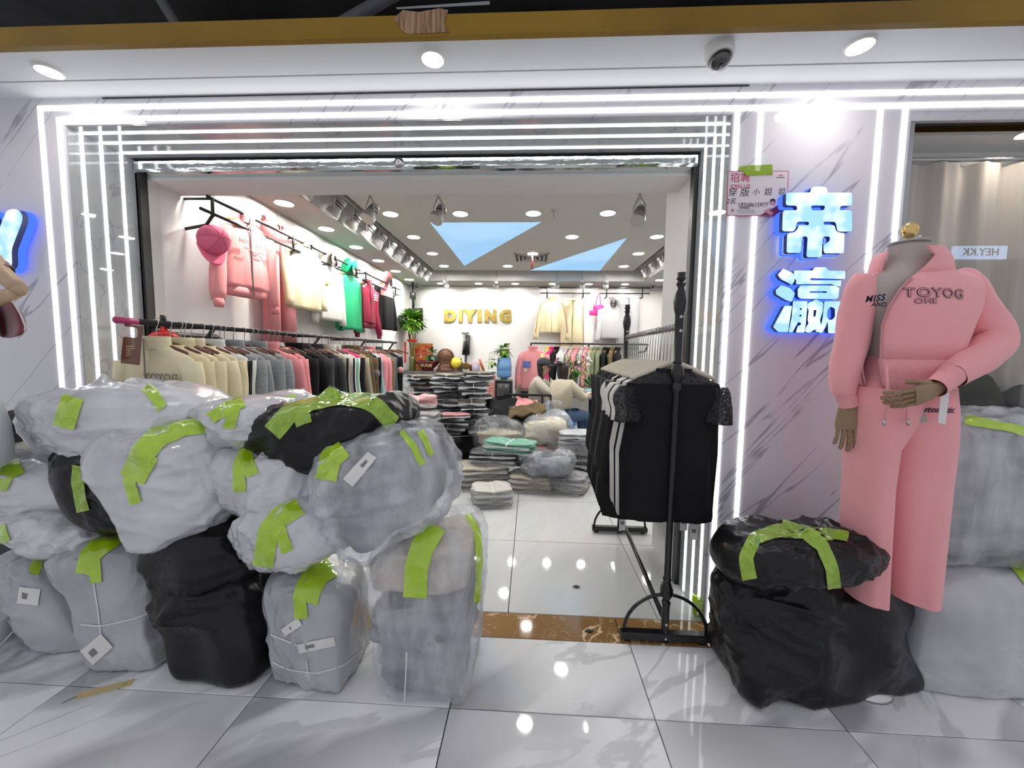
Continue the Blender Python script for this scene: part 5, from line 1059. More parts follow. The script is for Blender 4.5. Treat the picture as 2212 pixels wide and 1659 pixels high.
# pink cap hanging on a string
pc = PX(458, 520, -2.24); t = thing('baseball_cap', 'rose pink baseball cap hanging by a string at the near end of the display rail', 'cap', pc)
capm = pm('pink_cap_cotton', (.80, .16, .28), .8, bump=(140, .2)); ax = np.array([.75, -.35, .10]); ax /= np.linalg.norm(ax)
MB().lathe([(.093, 0), (.097, .02), (.092, .055), (.072, .09), (.04, .112), (.002, .12)], pc, 26, axis=ax).build('crown', capm, t, solid=.003)
MB().lathe([(.012, 0), (.010, .006), (.002, .008)], pc + ax * .118, 10, axis=ax).build('button', capm, t)
u1 = np.cross(ax, [0, 0, 1.]); u1 /= np.linalg.norm(u1); dn = np.cross(ax, u1); dn = dn if dn[2] < 0 else -dn; dn = dn - .0 * u1
rows = [[pc + dn * (.09 * math.cos(a) + r * .085 * max(0, math.cos(a))) + u1 * math.sin(a) * (.092 + .0 * r) - ax * (.0 - .03 * r * (1 - math.sin(a) ** 2)) + ax * (-.012 * r) for a in np.linspace(-1.35, 1.35, 18)] for r in np.linspace(0, 1, 6)]
MB().grid(rows).build('visor', capm, t, solid=.004)
for k in range(6):
    a = k / 6 * 2 * PI; MB().tube([pc + ax * z + (math.cos(a) * u1 + math.sin(a) * dn) * r for (r, z) in ((.098, .02), (.093, .056), (.073, .0915), (.041, .1135), (.004, .1215))], .0022, 5).build('seam', pm('cap_seam', (.55, .09, .17), .8), t)
MB().tube([pc + np.array([0, 0, .09]), (-2.2, pc[1] + .02, UZ)], .0015, 5).build('string', m_pipe, t)
# ================================================================== FREE-STANDING RIGHT RACK
NX, NY, FX, FY = .679, 1.82, .722, 2.977
m_rack = pm('rack_black', (.010, .010, .011), .25, spec=.6)
rk = thing('clothes_rack', 'black ornate free-standing clothes rack by the right door jamb', 'clothes rack', ((NX + FX) / 2, (NY + FY) / 2, 0))
def zof(y): return PY(1450, y, NY)[2]
prof = [(.018, zof(1385)), (.018, zof(1310)), (.022, zof(1300)), (.014, zof(1296)), (.030, zof(1283)), (.031, zof(1270)), (.018, zof(1255)), (.022, zof(1250)), (.016, zof(1246)), (.016, zof(848)), (.026, zof(838)), (.017, zof(826)), (.028, zof(818)), (.034, zof(806)), (.028, zof(794)), (.018, zof(786)), (.022, zof(782)), (.018, zof(778)), (.020, zof(680)), (.026, zof(668)), (.030, zof(652)), (.024, zof(634)), (.014, zof(622)), (.022, zof(613)), (.014, zof(607)), (.022, zof(602)), (.017, zof(596)), (.019, zof(589)), (.001, zof(588))]
for k, (x, y) in enumerate(((NX, NY), (FX, FY))):
    po = MB().lathe(prof, (x, y, 0), 18).build('post', m_rack, rk, angle=45)
    MB().bbox(x - .215, x + .215, y - .022, y + .022, .012, .048, .004).build('foot_bar', m_rack, rk, smooth=False)
    MB().tube([(x + .20 * math.cos(a), y, .04 + .20 * math.sin(a)) for a in np.linspace(0, PI, 20)], .0085, 8).build('half_ring', m_rack, rk)
    for s in (-1, 1): MB().lathe([(.018, 0), (.018, .014)], (x + s * .18, y, 0), 12).build('rubber_foot', m_black, rk)
    for q in (685, 715, 1345, 1375): MB().lathe([(.008, 0), (.007, .005), (.001, .006)], (x, y - .019, zof(q)), 10, axis=(0, -1, 0)).build('screw', m_steel, po)
RRZ = zof(706)
MB().tube([(NX, NY, RRZ), (FX, FY, RRZ)], .014, 12).build('rail_bar', pm('rail_silver', (.35, .35, .36), .25, metal=.8), rk); MB().tube([(NX, NY, .10), (FX, FY, .14)], .013, 10).build('floor_stretcher', m_rack, rk)
GRR = 'tops on the free-standing right rack'
pb = jacket('p', C_black, .222, .74, .17, collar='crew', dep=.04, seed=31, short=True, splay=.02, name='top', cat='top', yoke=m_lace)
pbl = jacket('p', C_black, .215, .86, .55, collar='crew', dep=.04, seed=33, splay=.03, name='top', cat='top')
hw_ = hanger('cream plastic hanger with long wire hook on the free-standing rack', m_hwhite, .188, .195, .07, 'cream hangers on the right rack')
N_ = 20; seq = ['b', 'w', 'b', 'w', 'w', 'b', 'b', 'w', 'b', 'b', 'g', 'b', 'b', 'b', 'b', 'g', 'b', 'b', 'b', 'b']; nb = {}
for i in range(N_):
    u = (i + .35) / N_; x = NX + (FX - NX) * u; y = NY + .03 + (FY - NY - .05) * u; k = seq[i]
    m = {'b': C_black, 'w': C_white, 'g': C_dgrey}[k]; nm = {'b': 'black', 'w': 'white', 'g': 'charcoal'}[k]; nb[k] = nb.get(k, 0) + 1
    lg = i > 4 and k != 'w'
    lb = 'black short-sleeved top with lace shoulders at the front of the free-standing rack' if i == 0 else '%s %s top on the free-standing rack, %s of its colour from the front' % (nm, 'long' if lg else 'short-sleeved', ORD[nb[k] - 1])
    clone(pbl if lg else pb, (x - (0 if i == 0 else .01), y, RRZ - .195), random.uniform(-.06, .06), lb, {'*': m, 'yoke': m_lace if k == 'b' else m, 'sleeve': (m_lace if k == 'b' and not lg else m)}, group=GRR)
    clone(hw_, (x, y, RRZ + .017), random.uniform(-.05, .05), 'cream plastic hanger holding the %s garment from the rack front' % ORD[i])
for p in (pb, pbl, hw_): remove_tree(p)
for k, (px, py) in enumerate(((1345, 1115), (1478, 1110), (1500, 1130))):
    p0 = PY(px, py - 40, 1.88 + .3 * (k == 0)); tg = thing('price_tag', ('white swing tag hanging under the white tops of the rack', 'white printed swing tag under the black lace top', 'second white swing tag under the black lace top')[k], 'price tag', p0)
    p1 = PY(px, py, p0[1]); MB().tube([p0, p1], .001, 5).build('string', m_pipe, tg); MB().box(p1[0] - .018, p1[0] + .018, p1[1] - .001, p1[1] + .001, p1[2] - .085, p1[2]).build('card', m_paper, tg, False); MB().box(p1[0] - .011, p1[0] + .009, p1[1] - .0016, p1[1] - .001, p1[2] - .05, p1[2] - .03).build('print', m_printg, tg, False)
# tape roll on the floor by the rack
tr_ = PZ(1500, 1335, 0) + np.array([.03, .03, 0]); t = thing('tape_roll', 'roll of green packing tape standing by the rack foot', 'tape roll', tr_)
ax = np.array([.9, -.45, .12]); cc = tr_ + np.array([0, 0, .055]); MB().lathe([(.036, -.024), (.055, -.024), (.055, .024), (.036, .024), (.036, -.024)], cc, 28, cap=False, axis=ax).build('tape_coil', m_tape, t, angle=40); MB().lathe([(.0355, -.026), (.0355, .026)], cc, 28, cap=False, axis=ax).build('core', pm('teal_core', (.05, .35, .30), .5), t)
for (nm, lab, px, py, c_) in (('dried_leaf', 'small black scrap lying on the brown threshold', 1272, 1364, (.03, .03, .03)), ('hair_clip', 'tiny dark sliver on the grey shop floor', 1245, 1268, (.03, .03, .03))):
    p = PZ(px, py, .003); rows = [[p + np.array([.022 * (u - .5) * 2, .012 * (v - .5) * 2 * math.sin(PI * min(.95, max(.05, u))), .004 * math.sin(u * 3) + .001]) for v in (0, .5, 1)] for u in np.linspace(0, 1, 8)]
    props(MB().grid(rows).build(nm, pm(nm, c_, .6), None, True, .0015), lab, 'scrap')
pt_ = PZ(228, 1489, 0); t = thing('cardboard_tag', 'yellowish cardboard tag lying on the corridor tiles', 'tag', pt_); a = math.radians(27); ux, uy = np.array([math.cos(a), math.sin(a), 0]), np.array([-math.sin(a), math.cos(a), 0])
q = [pt_ + ux * sx * .085 + uy * sy * .018 for sx, sy in ((-1, -1), (1, -1), (1, 1), (-1, 1))]; MB().raw([v + np.array([0, 0, .0005]) for v in q] + [v + np.array([0, 0, .0025]) for v in q], [(3, 2, 1, 0), (4, 5, 6, 7), (0, 1, 5, 4), (1, 2, 6, 5), (2, 3, 7, 6), (3, 0, 4, 7)]).build('card', pm('kraft_yellow', (.60, .48, .24), .7), t, False)
text_mesh('printed_text', 'el', .022, m_printg, pt_ + ux * .06 + np.array([0, 0, .0028]), right=ux, up=uy, parent=t, extrude=.0002); MB().tube([pt_ - ux * .085 + np.array([0, 0, .003]), pt_ - ux * .12 - uy * .02 + np.array([0, 0, .003])], .001, 5).build('string', m_black, t)
# transparent film trailing on the tiles at the far left and by the right black sack
def sheet(label, px, Z, m, name='plastic_sheet', amp=.02, n=16):
    tl, tr2, br, bl = [PZ(*p, 0) for p in px]; rows = []
    for u in np.linspace(0, 1, n):
        rr = []
        for v in np.linspace(0, 1, n):
            p = (1 - u) * ((1 - v) * bl + v * br) + u * ((1 - v) * tl + v * tr2); p = p + np.array([0, 0, .006 + Z * u * u + amp * float(vnoise(np.array([[p[0] * 14 + 5, p[1] * 14, 3.]]))[0])]); rr.append(p)
        rows.append(rr)
    t = thing(name, label, 'plastic film', np.mean([tl, tr2, br, bl], 0)); MB().grid(rows).build('film', m, t); return t
sheet('crumpled clear film trailing over the tiles at the far left', [(60, 1330), (150, 1335), (175, 1400), (-60, 1480)], .10, film('trail_film', (.7, .72, .76), .45, .2), amp=.03)
sheet('scrap of clear film beside the huge black sack', [(1985, 1500), (2010, 1510), (2048, 1552), (2010, 1545)], .01, film('scrap_film', (.85, .86, .88), .4, .15), amp=.01, n=8)
# white bucket at the left edge
bq = PZ(-8, 1400, 0); t = thing('bucket', 'white plastic bucket with wire handle at the left edge', 'bucket', bq); bq = bq + np.array([-.02, .0, 0])
MB().lathe([(.07, .001), (.085, .14), (.09, .15), (.094, .15), (.094, .16), (.086, .16), (.066, .01)], bq, 24).build('pail', pm('bucket_white', (.7, .71, .72), .35), t); MB().tube([bq + np.array([.09, 0, .15]), bq + np.array([.15, -.02, .11]), bq + np.array([.12, -.05, .06]), bq + np.array([.05, -.085, .1])], .004, 6).build('handle', m_bagw, t)
props(MB().bbox(-2.75, -2.10, 1.70, 1.94, 0, .42, .02).build('storage_crate', pm('crate_dark', (.02, .02, .03), .5), None, False), 'dark crate in the shadow behind the leftmost sacks', 'crate')

# ================================================================== BACK OF THE SHOP
# gold wall lettering
def dtext(s, px): 
    p = PY(px, 684, WB - .02); t = thing('wall_letter', 'gold letter %s of the shop name on the back wall' % s, 'sign letter', p, 'gold letters on the back wall')
    text_mesh('letter', s.split()[-1], .30, pm('gold_foil', (.80, .58, .16), .22, metal=.9, bump=(20, .3)), p, parent=t, extrude=.010, offset=.022, bevel=.004); return t
for s, px in (('D', 972), ('first I', 995), ('Y', 1015), ('second I', 1036), ('N', 1060), ('G', 1092)): dtext(s, px)
# counter
CX0, CX1, CY0, CY1 = -2.36, PY(1062, 798, 6.9)[0], 6.88, 7.35
ct = thing('counter', 'white marble shop counter with a dark grey worktop at the back', 'counter', ((CX0 + CX1) / 2, CY0, 0)); CZ = 1.06
MB().bbox(CX0, CX1, CY0 + .03, CY1, 0, CZ - .045, .004).build('cabinet', marble('counter_marble', (.72, .72, .73), (.4, .4, .42), .15, 2.0, .03, (0, .5, 0)), ct, smooth=False); MB().bbox(CX0 - .02, CX1 + .04, CY0, CY1 + .02, CZ - .045, CZ, .004).build('worktop', pm('worktop_grey', (.16, .15, .145), .25), ct, smooth=False)
pst = PY(1050, 812, CY0 + .02); t = thing('counter_poster', 'salmon red printed notice on the counter front', 'notice', (pst[0], CY0 + .02, .45))
flat(MB().box(pst[0] - .17, pst[0] + .17, CY0 + .012, CY0 + .02, .50, 1.0), 'sheet', pm('salmon_sheet', (.72, .24, .19), .5), t); flat(MB().box(pst[0] - .15, pst[0] + .15, CY0 + .009, CY0 + .013, .54, .90), 'panel', pm('salmon_pale', (.80, .42, .34), .5), t)
for k in range(6): flat(MB().box(pst[0] - .13, pst[0] + .12 - .03 * (k % 2), CY0 + .007, CY0 + .009, .86 - .05 * k, .875 - .05 * k), 'text_line', m_pipe if k > 3 else pm('red_line', (.5, .06, .06), .5), t)
flat(MB().box(pst[0] - .10, pst[0] + .12, CY0 + .006, CY0 + .012, .93, .985), 'tape_top', m_tape, t)
# leaves helper
def leaf(mb, p, d, L_, w, bend=.3):
    d = np.asarray(d, float); d /= np.linalg.norm(d); s = np.cross(d, [0, 0, 1.]); s /= np.linalg.norm(s) + 1e-9; q = np.asarray(p, float); pts = []
    for k in range(4):
        u = k / 3; c_ = q + d * L_ * u + np.array([0, 0, -bend * L_ * u * u]); ww = w * (.35, 1, .8, .02)[k]; pts.append((c_ - s * ww, c_ + s * ww))
    V = [v for pr in pts for v in pr]; mb.raw(V, [(2 * k, 2 * k + 1, 2 * k + 3, 2 * k + 2) for k in range(3)])
def foliage(name, parent, c, rad, n, L_, w, m, seed, up=.2, n_obj=1):
    rs = random.Random(seed)
    for j in range(n):
        a, b = rs.uniform(0, 2 * PI), rs.uniform(-.9, 1.0); dr_ = np.array([math.cos(a) * math.cos(b), math.sin(a) * math.cos(b), math.sin(b) + up])
        mb = MB(); leaf(mb, np.asarray(c) + dr_ * rad * rs.uniform(.2, .75) * np.array([1, 1, .9]), dr_, L_ * rs.uniform(.7, 1.2), w, rs.uniform(.1, .5)); mb.build(name, m[rs.randrange(len(m))], parent)
m_leaf = [pm('leaf_bright', (.20, .42, .03), .45), pm('leaf_mid', (.09, .25, .03), .45), pm('leaf_dark', (.035, .12, .03), .45)]
def bp(px, Y=7.1): p = PY(px, 798, Y); return np.array([p[0], Y, CZ])
lb_ = bp(891, 6.98); t = thing('lucky_bamboo', 'tall lucky bamboo with a round leafy crown in a glass vase on the counter', 'plant', lb_)
for k in range(7):
    a = k / 7 * 2 * PI; MB().tube([lb_ + np.array([.02 * math.cos(a), .02 * math.sin(a), .02]), lb_ + np.array([.035 * math.cos(a + .5), .035 * math.sin(a + .5), .35]), lb_ + np.array([.06 * math.cos(a + .8), .06 * math.sin(a + .8), .68])], .011, 7).build('stalk', pm('stalk_brown', (.22, .16, .05), .5), t)
MB().lathe([(.055, 0), (.06, .01), (.055, .2), (.065, .26)], lb_, 20).build('vase', pm('amber_vase', (.12, .13, .03), .15, coat=.5), t); foliage('leaf', t, lb_ + np.array([0, 0, .90]), .22, 420, .17, .026, [m_leaf[0], m_leaf[0], m_leaf[1], m_leaf[2]], 5)
MB().tube([lb_ + np.array([.07 * math.cos(a), .07 * math.sin(a), .55]) for a in np.linspace(0, 6.28, 14)], .022, 8).build('red_ribbon', pm('ribbon_red', (.6, .02, .02), .5), t); MB().box(lb_[0] - .12, lb_[0] - .09, lb_[1] - .09, lb_[1] - .08, CZ + .15, CZ + .52).build('ribbon_tail', MATS['ribbon_red'], t, False)
rp = bp(914, 7.3); t = thing('picture_card', 'red and gold festive picture leaning behind the plants', 'picture', rp); MB().box(rp[0] - .17, rp[0] + .17, 7.33, 7.345, CZ, CZ + .50).build('board', pm('festive_red', (.62, .03, .015), .5, var=((.75, .38, .08), 14)), t, False); MB().box(rp[0] - .18, rp[0] + .18, 7.336, 7.35, CZ, CZ + .51).build('edge', pm('gold_edge', (.6, .3, .08), .4), t, False)
bo = bp(924, 7.02); t = thing('bonsai_bowl', 'dark red footed bowl planted with bonsai and pink blossoms', 'plant', bo)
MB().lathe([(.10, 0), (.115, .02), (.10, .04), (.13, .06), (.20, .13), (.235, .185), (.225, .185), (.19, .14)], bo, 26).build('bowl', pm('oxblood_glaze', (.11, .010, .012), .2), t); MB().lathe([(.21, .165), (.001, .175)], bo, 20, cap=False).build('soil', pm('soil', (.05, .03, .02), .9), t)
text_mesh('painted_characters', '一帆风顺', .07, pm('gold_char', (.6, .4, .2), .4), bo + np.array([0, -.215, .10]), parent=t, extrude=.001)
MB().tube([bo + np.array([.06, 0, .16]), bo + np.array([.10, 0, .26]), bo + np.array([.06, .02, .36])], [.02, .014, .008], 8).build('trunk', pm('bark', (.12, .07, .04), .8), t); foliage('leaf', t, bo + np.array([.08, 0, .30]), .17, 70, .10, .025, [m_leaf[2], pm('leaf_grey', (.12, .19, .12), .5)], 6, .1); foliage('petal', t, bo + np.array([-.13, -.02, .30]), .08, 26, .07, .014, [pm('petal_pink', (.75, .30, .40), .6)], 7)
ib = bp(963, 7.0); t = thing('carved_ornament', 'dark brown carved wooden ornament on the counter', 'ornament', ib); mcv = pm('carved_wood', (.085, .032, .018), .35, var=((.16, .07, .03), 30), bump=(40, .9))
MB().lathe([(.17, 0), (.18, .02), (.15, .05), (.13, .06), (.15, .09), (.13, .11), (.11, .13), (.13, .17), (.13, .2)], ib, 22).build('stand', mcv, t); MB().lathe([(.11, .19), (.15, .21), (.12, .25), (.14, .27), (.11, .33), (.06, .38), (.03, .40), (.002, .41)], ib, 22).build('carving', mcv, t)
MB().tube([ib + np.array([.135 * math.cos(a), -.02, .27 + .12 * math.sin(a)]) for a in np.linspace(-.4, 3.5, 14)], .025, 8).build('dragon_ring', mcv, t)
yb = bp(985, 6.98); t = thing('crystal_ball', 'yellow crystal ball on a small dark wooden stand', 'ornament', yb); MB().lathe([(.075, 0), (.08, .015), (.05, .03), (.06, .055)], yb, 18).build('stand', mcv, t); MB().lathe([(.105 * math.sin(a), .155 - .105 * math.cos(a)) for a in np.linspace(.02, PI - .02, 16)], yb, 22).build('ball', pm('yellow_glass', (.85, .55, .01), .05, coat=1, var=((.95, .80, .10), 12)), t)
db = bp(996, 7.0); t = thing('figurine', 'small dark green figurine beside the crystal ball', 'ornament', db); MB().lathe([(.05, 0), (.055, .03), (.04, .10), (.045, .14), (.03, .17), (.012, .2), (.015, .23), (.002, .24)], db, 14).build('body', pm('jade_dark', (.03, .06, .04), .3, bump=(40, .8)), t); MB().lathe([(.055, 0), (.05, .012)], db, 14).build('plinth', mcv, t)
cb = bp(1007, 6.98); t = thing('desk_clock', 'round gold and white desk clock on the counter', 'clock', cb); MB().lathe([(.07, 0), (.07, .03), (.062, .03)], cb + np.array([0, 0, .10]), 22, axis=(0, -1, 0)).build('case', m_goldm, t); MB().lathe([(.06, .028), (.001, .03)], cb + np.array([0, 0, .10]), 22, cap=False, axis=(0, -1, 0)).build('dial', m_pipe, t); MB().bbox(cb[0] - .06, cb[0] + .06, 6.95, 7.0, CZ, CZ + .05, .01).build('foot', m_pipe, t)
jb = bp(1017, 7.0); t = thing('jar', 'small dark glass jar with a pale lid on the counter', 'jar', jb); MB().lathe([(.03, 0), (.032, .10), (.025, .11)], jb, 14).build('glass', pm('jar_brown', (.14, .04, .02), .2), t); MB().lathe([(.028, .11), (.028, .14), (.002, .142)], jb, 14).build('lid', pm('lid_pale', (.55, .35, .3), .4), t)
qb = bp(1028, 6.96); t = thing('payment_stand', 'pale pink and lilac payment card stand on the counter', 'card stand', qb); MB().bbox(qb[0] - .07, qb[0] + .07, 6.95, 6.965, CZ, CZ + .19, .004).build('card', pm('card_pink', (.72, .52, .60), .4), t); MB().bbox(qb[0] - .045, qb[0] + .045, 6.946, 6.951, CZ + .03, CZ + .12, .002).build('panel', pm('card_lilac', (.62, .62, .78), .4), t); MB().bbox(qb[0] - .06, qb[0] + .06, 6.95, 7.01, CZ, CZ + .012, .003).build('foot', m_pipe, t)
ob = bp(1042, 6.98); t = thing('stapler', 'orange stapler standing upright on the counter', 'stapler', ob); MB().tube([ob + np.array([.03, 0, .012]), ob + np.array([-.02, 0, .13]), ob + np.array([-.05, 0, .23])], [.022, .026, .018], 8).build('arm', pm('orange_plastic', (.60, .15, .02), .35), t); MB().bbox(ob[0] - .06, ob[0] + .06, ob[1] - .02, ob[1] + .02, CZ, CZ + .015, .004).build('base', MATS['orange_plastic'], t)
fb = bp(1056, 7.05); t = thing('paper_pile', 'white papers and clear bag on the counter end', 'papers', fb); 
for k in range(5): MB().box(fb[0] - .12 + .01 * k, fb[0] + .14 - .005 * k, 6.95, 7.2, CZ + .004 * k, CZ + .004 * k + .003).build('sheet', m_paper, t, False)
# steamer leaning on the wall
st = PY(1004, 780, 7.42); t = thing('garment_steamer', 'black garment steamer wand with a white head leaning on the back wall', 'steamer', (st[0], 7.42, .0))
MB().tube([(st[0] + .0, 7.40, .03), (st[0] + .01, 7.43, 1.15), (st[0] + .02, 7.46, 1.38)], .022, 8).build('pole', m_black, t); MB().tube([(st[0] + .05, 7.44, 1.36), (st[0] + .05, 7.46, 1.74)], .045, 8).tube([(st[0] - .03, 7.44, 1.36), (st[0] - .0, 7.46, 1.62)], .03, 8).build('grip', m_black, t)
MB().lathe([(.05, 0), (.08, .02), (.085, .04), (.05, .07), (.002, .075)], (st[0] + .0, 7.45, 1.76), 18).build('steam_head', pm('steamer_white', (.7, .7, .69), .35), t); MB().bbox(st[0] - .12, st[0] + .12, 7.28, 7.5, 0, .12, .02).build('base_unit', m_black, t, smooth=False)
# water dispenser
wd = PY(1088, 880, 6.75); wx = wd[0]; t = thing('water_dispenser', 'black water dispenser cabinet right of the counter', 'water dispenser', (wx, 6.75, 0)); wz = PY(1088, 820, 6.75)[2]
MB().bbox(wx - .15, wx + .15, 6.62, 6.92, 0, wz, .015).build('cabinet', m_black, t, smooth=False); MB().bbox(wx - .11, wx + .11, 6.60, 6.63, wz - .28, wz - .06, .01).build('tap_recess', pm('recess_grey', (.06, .06, .06), .3), t); 
for s in (-1, 1): MB().tube([(wx + s * .05, 6.61, wz - .10), (wx + s * .05, 6.575, wz - .12)], .012).build('tap', m_steel, t)
wb_ = thing('water_bottle', 'translucent blue water bottle on the dispenser', 'bottle', (wx, 6.77, wz)); MB().lathe([(.05, 0), (.06, .02), (.12, .05), (.13, .07), (.13, .16), (.124, .17), (.13, .18), (.13, .27), (.122, .28), (.115, .37), (.11, .385), (.002, .39)], (wx, 6.77, wz), 26).build('bottle_body', pm('blue_bottle', (.14, .34, .66), .08, spec=.6, alpha=.85), wb_); MB().lathe([(.1205, .168), (.134, .172), (.1205, .178)], (wx, 6.77, wz), 26, cap=False).build('rib', pm('blue_rib', (.20, .42, .74), .1), wb_)
pz = wz + .39; t = thing('potted_pothos', 'trailing green pothos in a pot on top of the water bottle', 'plant', (wx, 6.77, pz)); MB().lathe([(.07, 0), (.09, .14), (.095, .15), (.085, .15), (.08, .13)], (wx, 6.77, pz), 20).build('pot', pm('glass_pot', (.18, .20, .06), .2), t); foliage('leaf', t, (wx, 6.77, pz + .15), .15, 70, .10, .034, m_leaf, 9, -.1)
for k in range(3): MB().tube([(wx - .06, 6.72, pz + .14), (wx - .17 - .04 * k, 6.70, pz + .08), (wx - .17 - .05 * k, 6.70, pz - .12 - .05 * k)], .004, 5).build('vine', m_leaf[1], t)
foliage('leaf', t, (wx - .19, 6.70, pz - .06), .12, 22, .08, .028, m_leaf, 11, -.3)
# television
tv = PY(891, 690, 7.2); t = thing('television', 'black flat television hung from a ceiling pole in the back left corner', 'television', (tv[0], 7.2, tv[2] - .2)); u = np.array([.90, -.44, 0]); w = np.array([.44, .90, 0])
def slab(c, hx, hy, hz): return [c + u * a * hx + w * b * hy + np.array([0, 0, d * hz]) for d in (-1, 1) for (a, b) in ((-1, -1), (1, -1), (1, 1), (-1, 1))]
FB = [(3, 2, 1, 0), (4, 5, 6, 7), (0, 1, 5, 4), (1, 2, 6, 5), (2, 3, 7, 6), (3, 0, 4, 7)]; c0 = np.array([tv[0], 7.2, tv[2]])
flat(MB().raw(slab(c0, .24, .02, .20), FB), 'casing', m_black, t); flat(MB().raw(slab(c0 - w * .021, .228, .002, .188), FB), 'screen', pm('screen_grey', (.045, .047, .055), .12), t)
MB().tube([(tv[0], 7.24, tv[2] + .1), (tv[0], 7.24, 2.70)], .022, 10).build('ceiling_pole', m_black, t); MB().tube([(tv[0] + .03, 7.2, tv[2] + .2), (tv[0] + .06, 7.2, tv[2] + .40), (tv[0] + .0, 7.22, tv[2] + .5), (tv[0] + .10, 7.2, 2.68)], .006, 6).build('cable', m_black, t); MB().bbox(tv[0] - .05, tv[0] + .05, 7.2, 7.28, 2.40, 2.52, .01).build('bracket_box', m_black, t)
# small cameras on the back wall
for (px, py, lb) in ((904, 619, 'small white ceiling camera beside the television pole'), (1408, 619, 'small white camera at the right end of the back wall')):
    p = PY(px, py, 7.45); t = thing('security_camera', lb, 'camera', p); MB().lathe([(.04, 0), (.045, .02), (.04, .05), (.02, .07)], p, 14, axis=(0, -1, -.3)).build('body', m_pipe, t); MB().lathe([(.02, .07), (.002, .075)], p, 10, cap=False, axis=(0, -1, -.3)).build('lens', m_black, t); MB().tube([p, p + np.array([0, .05, .0]), (p[0], WB, p[2])], .012).build('mount', m_pipe, t)
# back wall display rails and outfits
def back_rail(label, x0, x1, z):
    t = thing('display_rail', label, 'display rail', (x0, 7.38, z), 'display rails on the back wall')
    MB().tube([(x0, 7.36, z), (x1, 7.36, z)], .011, 8).build('lower_bar', m_black, t); MB().tube([(x0 - .03, 7.36, z + .10), (x1 + .02, 7.36, z + .10)], .011, 8).build('upper_bar', m_black, t)
    for x in (x0 + .13, x1 - .13): MB().tube([(x, 7.36, z + .12), (x, 7.36, z - .08)], .011, 8).tube([(x, 7.36, z - .07), (x, WB, z - .07)], .010, 8).build('bracket', m_black, t)
BZ = PY(1200, 633, 7.36)[2]
back_rail('black double display rail over the cream tracksuit on the back wall', PY(1167, 633, 7.36)[0], PY(1275, 633, 7.36)[0], BZ); back_rail('black double display rail over the grey hoodie on the back wall', PY(1295, 633, 7.36)[0], PY(1403, 633, 7.36)[0], BZ)
GB = 'display outfits on the back wall'; m_or = pm('orange_piping', (.55, .16, .05), .6)
def backput(t, px, py, sc=1.0):
    p = PY(px, py, 7.38); place(t, p, 0, sc); hk = max(.05, BZ + .012 - p[2]); h = hanger('wooden hanger of the ' + ' '.join(t['label'].split(' on ')[0].split()[:8]), m_hwood, hk + .01, .17, .05, 'wooden hangers on the back wall'); h.location = (p[0], p[1], p[2] + hk); return p
cj = jacket('cream zip jacket with orange piping on the back wall', C_cream, .21, .62, .66, collar='stand', dep=.05, seed=41, group=GB, zipm=pm('zip_grey', (.4, .38, .3), .4), splay=.10, stripes=None); backput(cj, 1192, 648)
for s in (-1, 1): o = MB().tube([(s * .08, -.055, -.01), (s * .20, -.06, -.09), (s * .26, -.06, -.3), (s * .30, -.06, -.62)], .006, 5).build('piping', m_or, None); o.parent = cj
ctt = trousers('cream trousers with orange side stripes on the back wall', C_cream, .19, 1.02, seed=5, group=GB, stripes=m_or, flare=1.25); backput(ctt, 1237, 645)
hd_ = jacket('light grey hoodie with cap on the back wall', C_lgrey, .235, .62, .60, collar='hood', dep=.05, seed=42, group=GB, splay=.05); backput(hd_, 1323, 660)
gt = trousers('light grey sweatpants on the back wall', C_lgrey, .20, 1.0, seed=6, group=GB, flare=1.0); backput(gt, 1358, 640)
pbg = PY(1292, 668, 7.40); t = thing('handbag', 'small hot pink perforated bag hanging on the back wall', 'handbag', pbg); MB().bbox(pbg[0] - .09, pbg[0] + .10, 7.37, 7.43, pbg[2] - .12, pbg[2] + .08, .02).build('body', pm('neon_pink', (.88, .03, .25), .5), t); MB().tube([pbg + np.array([-.05, 0, .07]), pbg + np.array([-.02, 0, .24]), pbg + np.array([.01, 0, .30]), pbg + np.array([.03, 0, .22]), pbg + np.array([.05, 0, .07])], .007, 6).build('handle', MATS['neon_pink'], t); MB().bbox(pbg[0] - .17, pbg[0] - .06, 7.34, 7.36, pbg[2] - .12, pbg[2] - .02, .01).build('pouch', MATS['neon_pink'], t)
for k in range(8): MB().lathe([(.009, 0), (.008, .003)], pbg + np.array([-.06 + .04 * (k % 4), -.032, -.03 + .06 * (k // 4)]), 8, axis=(0, -1, 0)).build('hole', pm('hole_dark', (.25, .01, .08), .6), t)
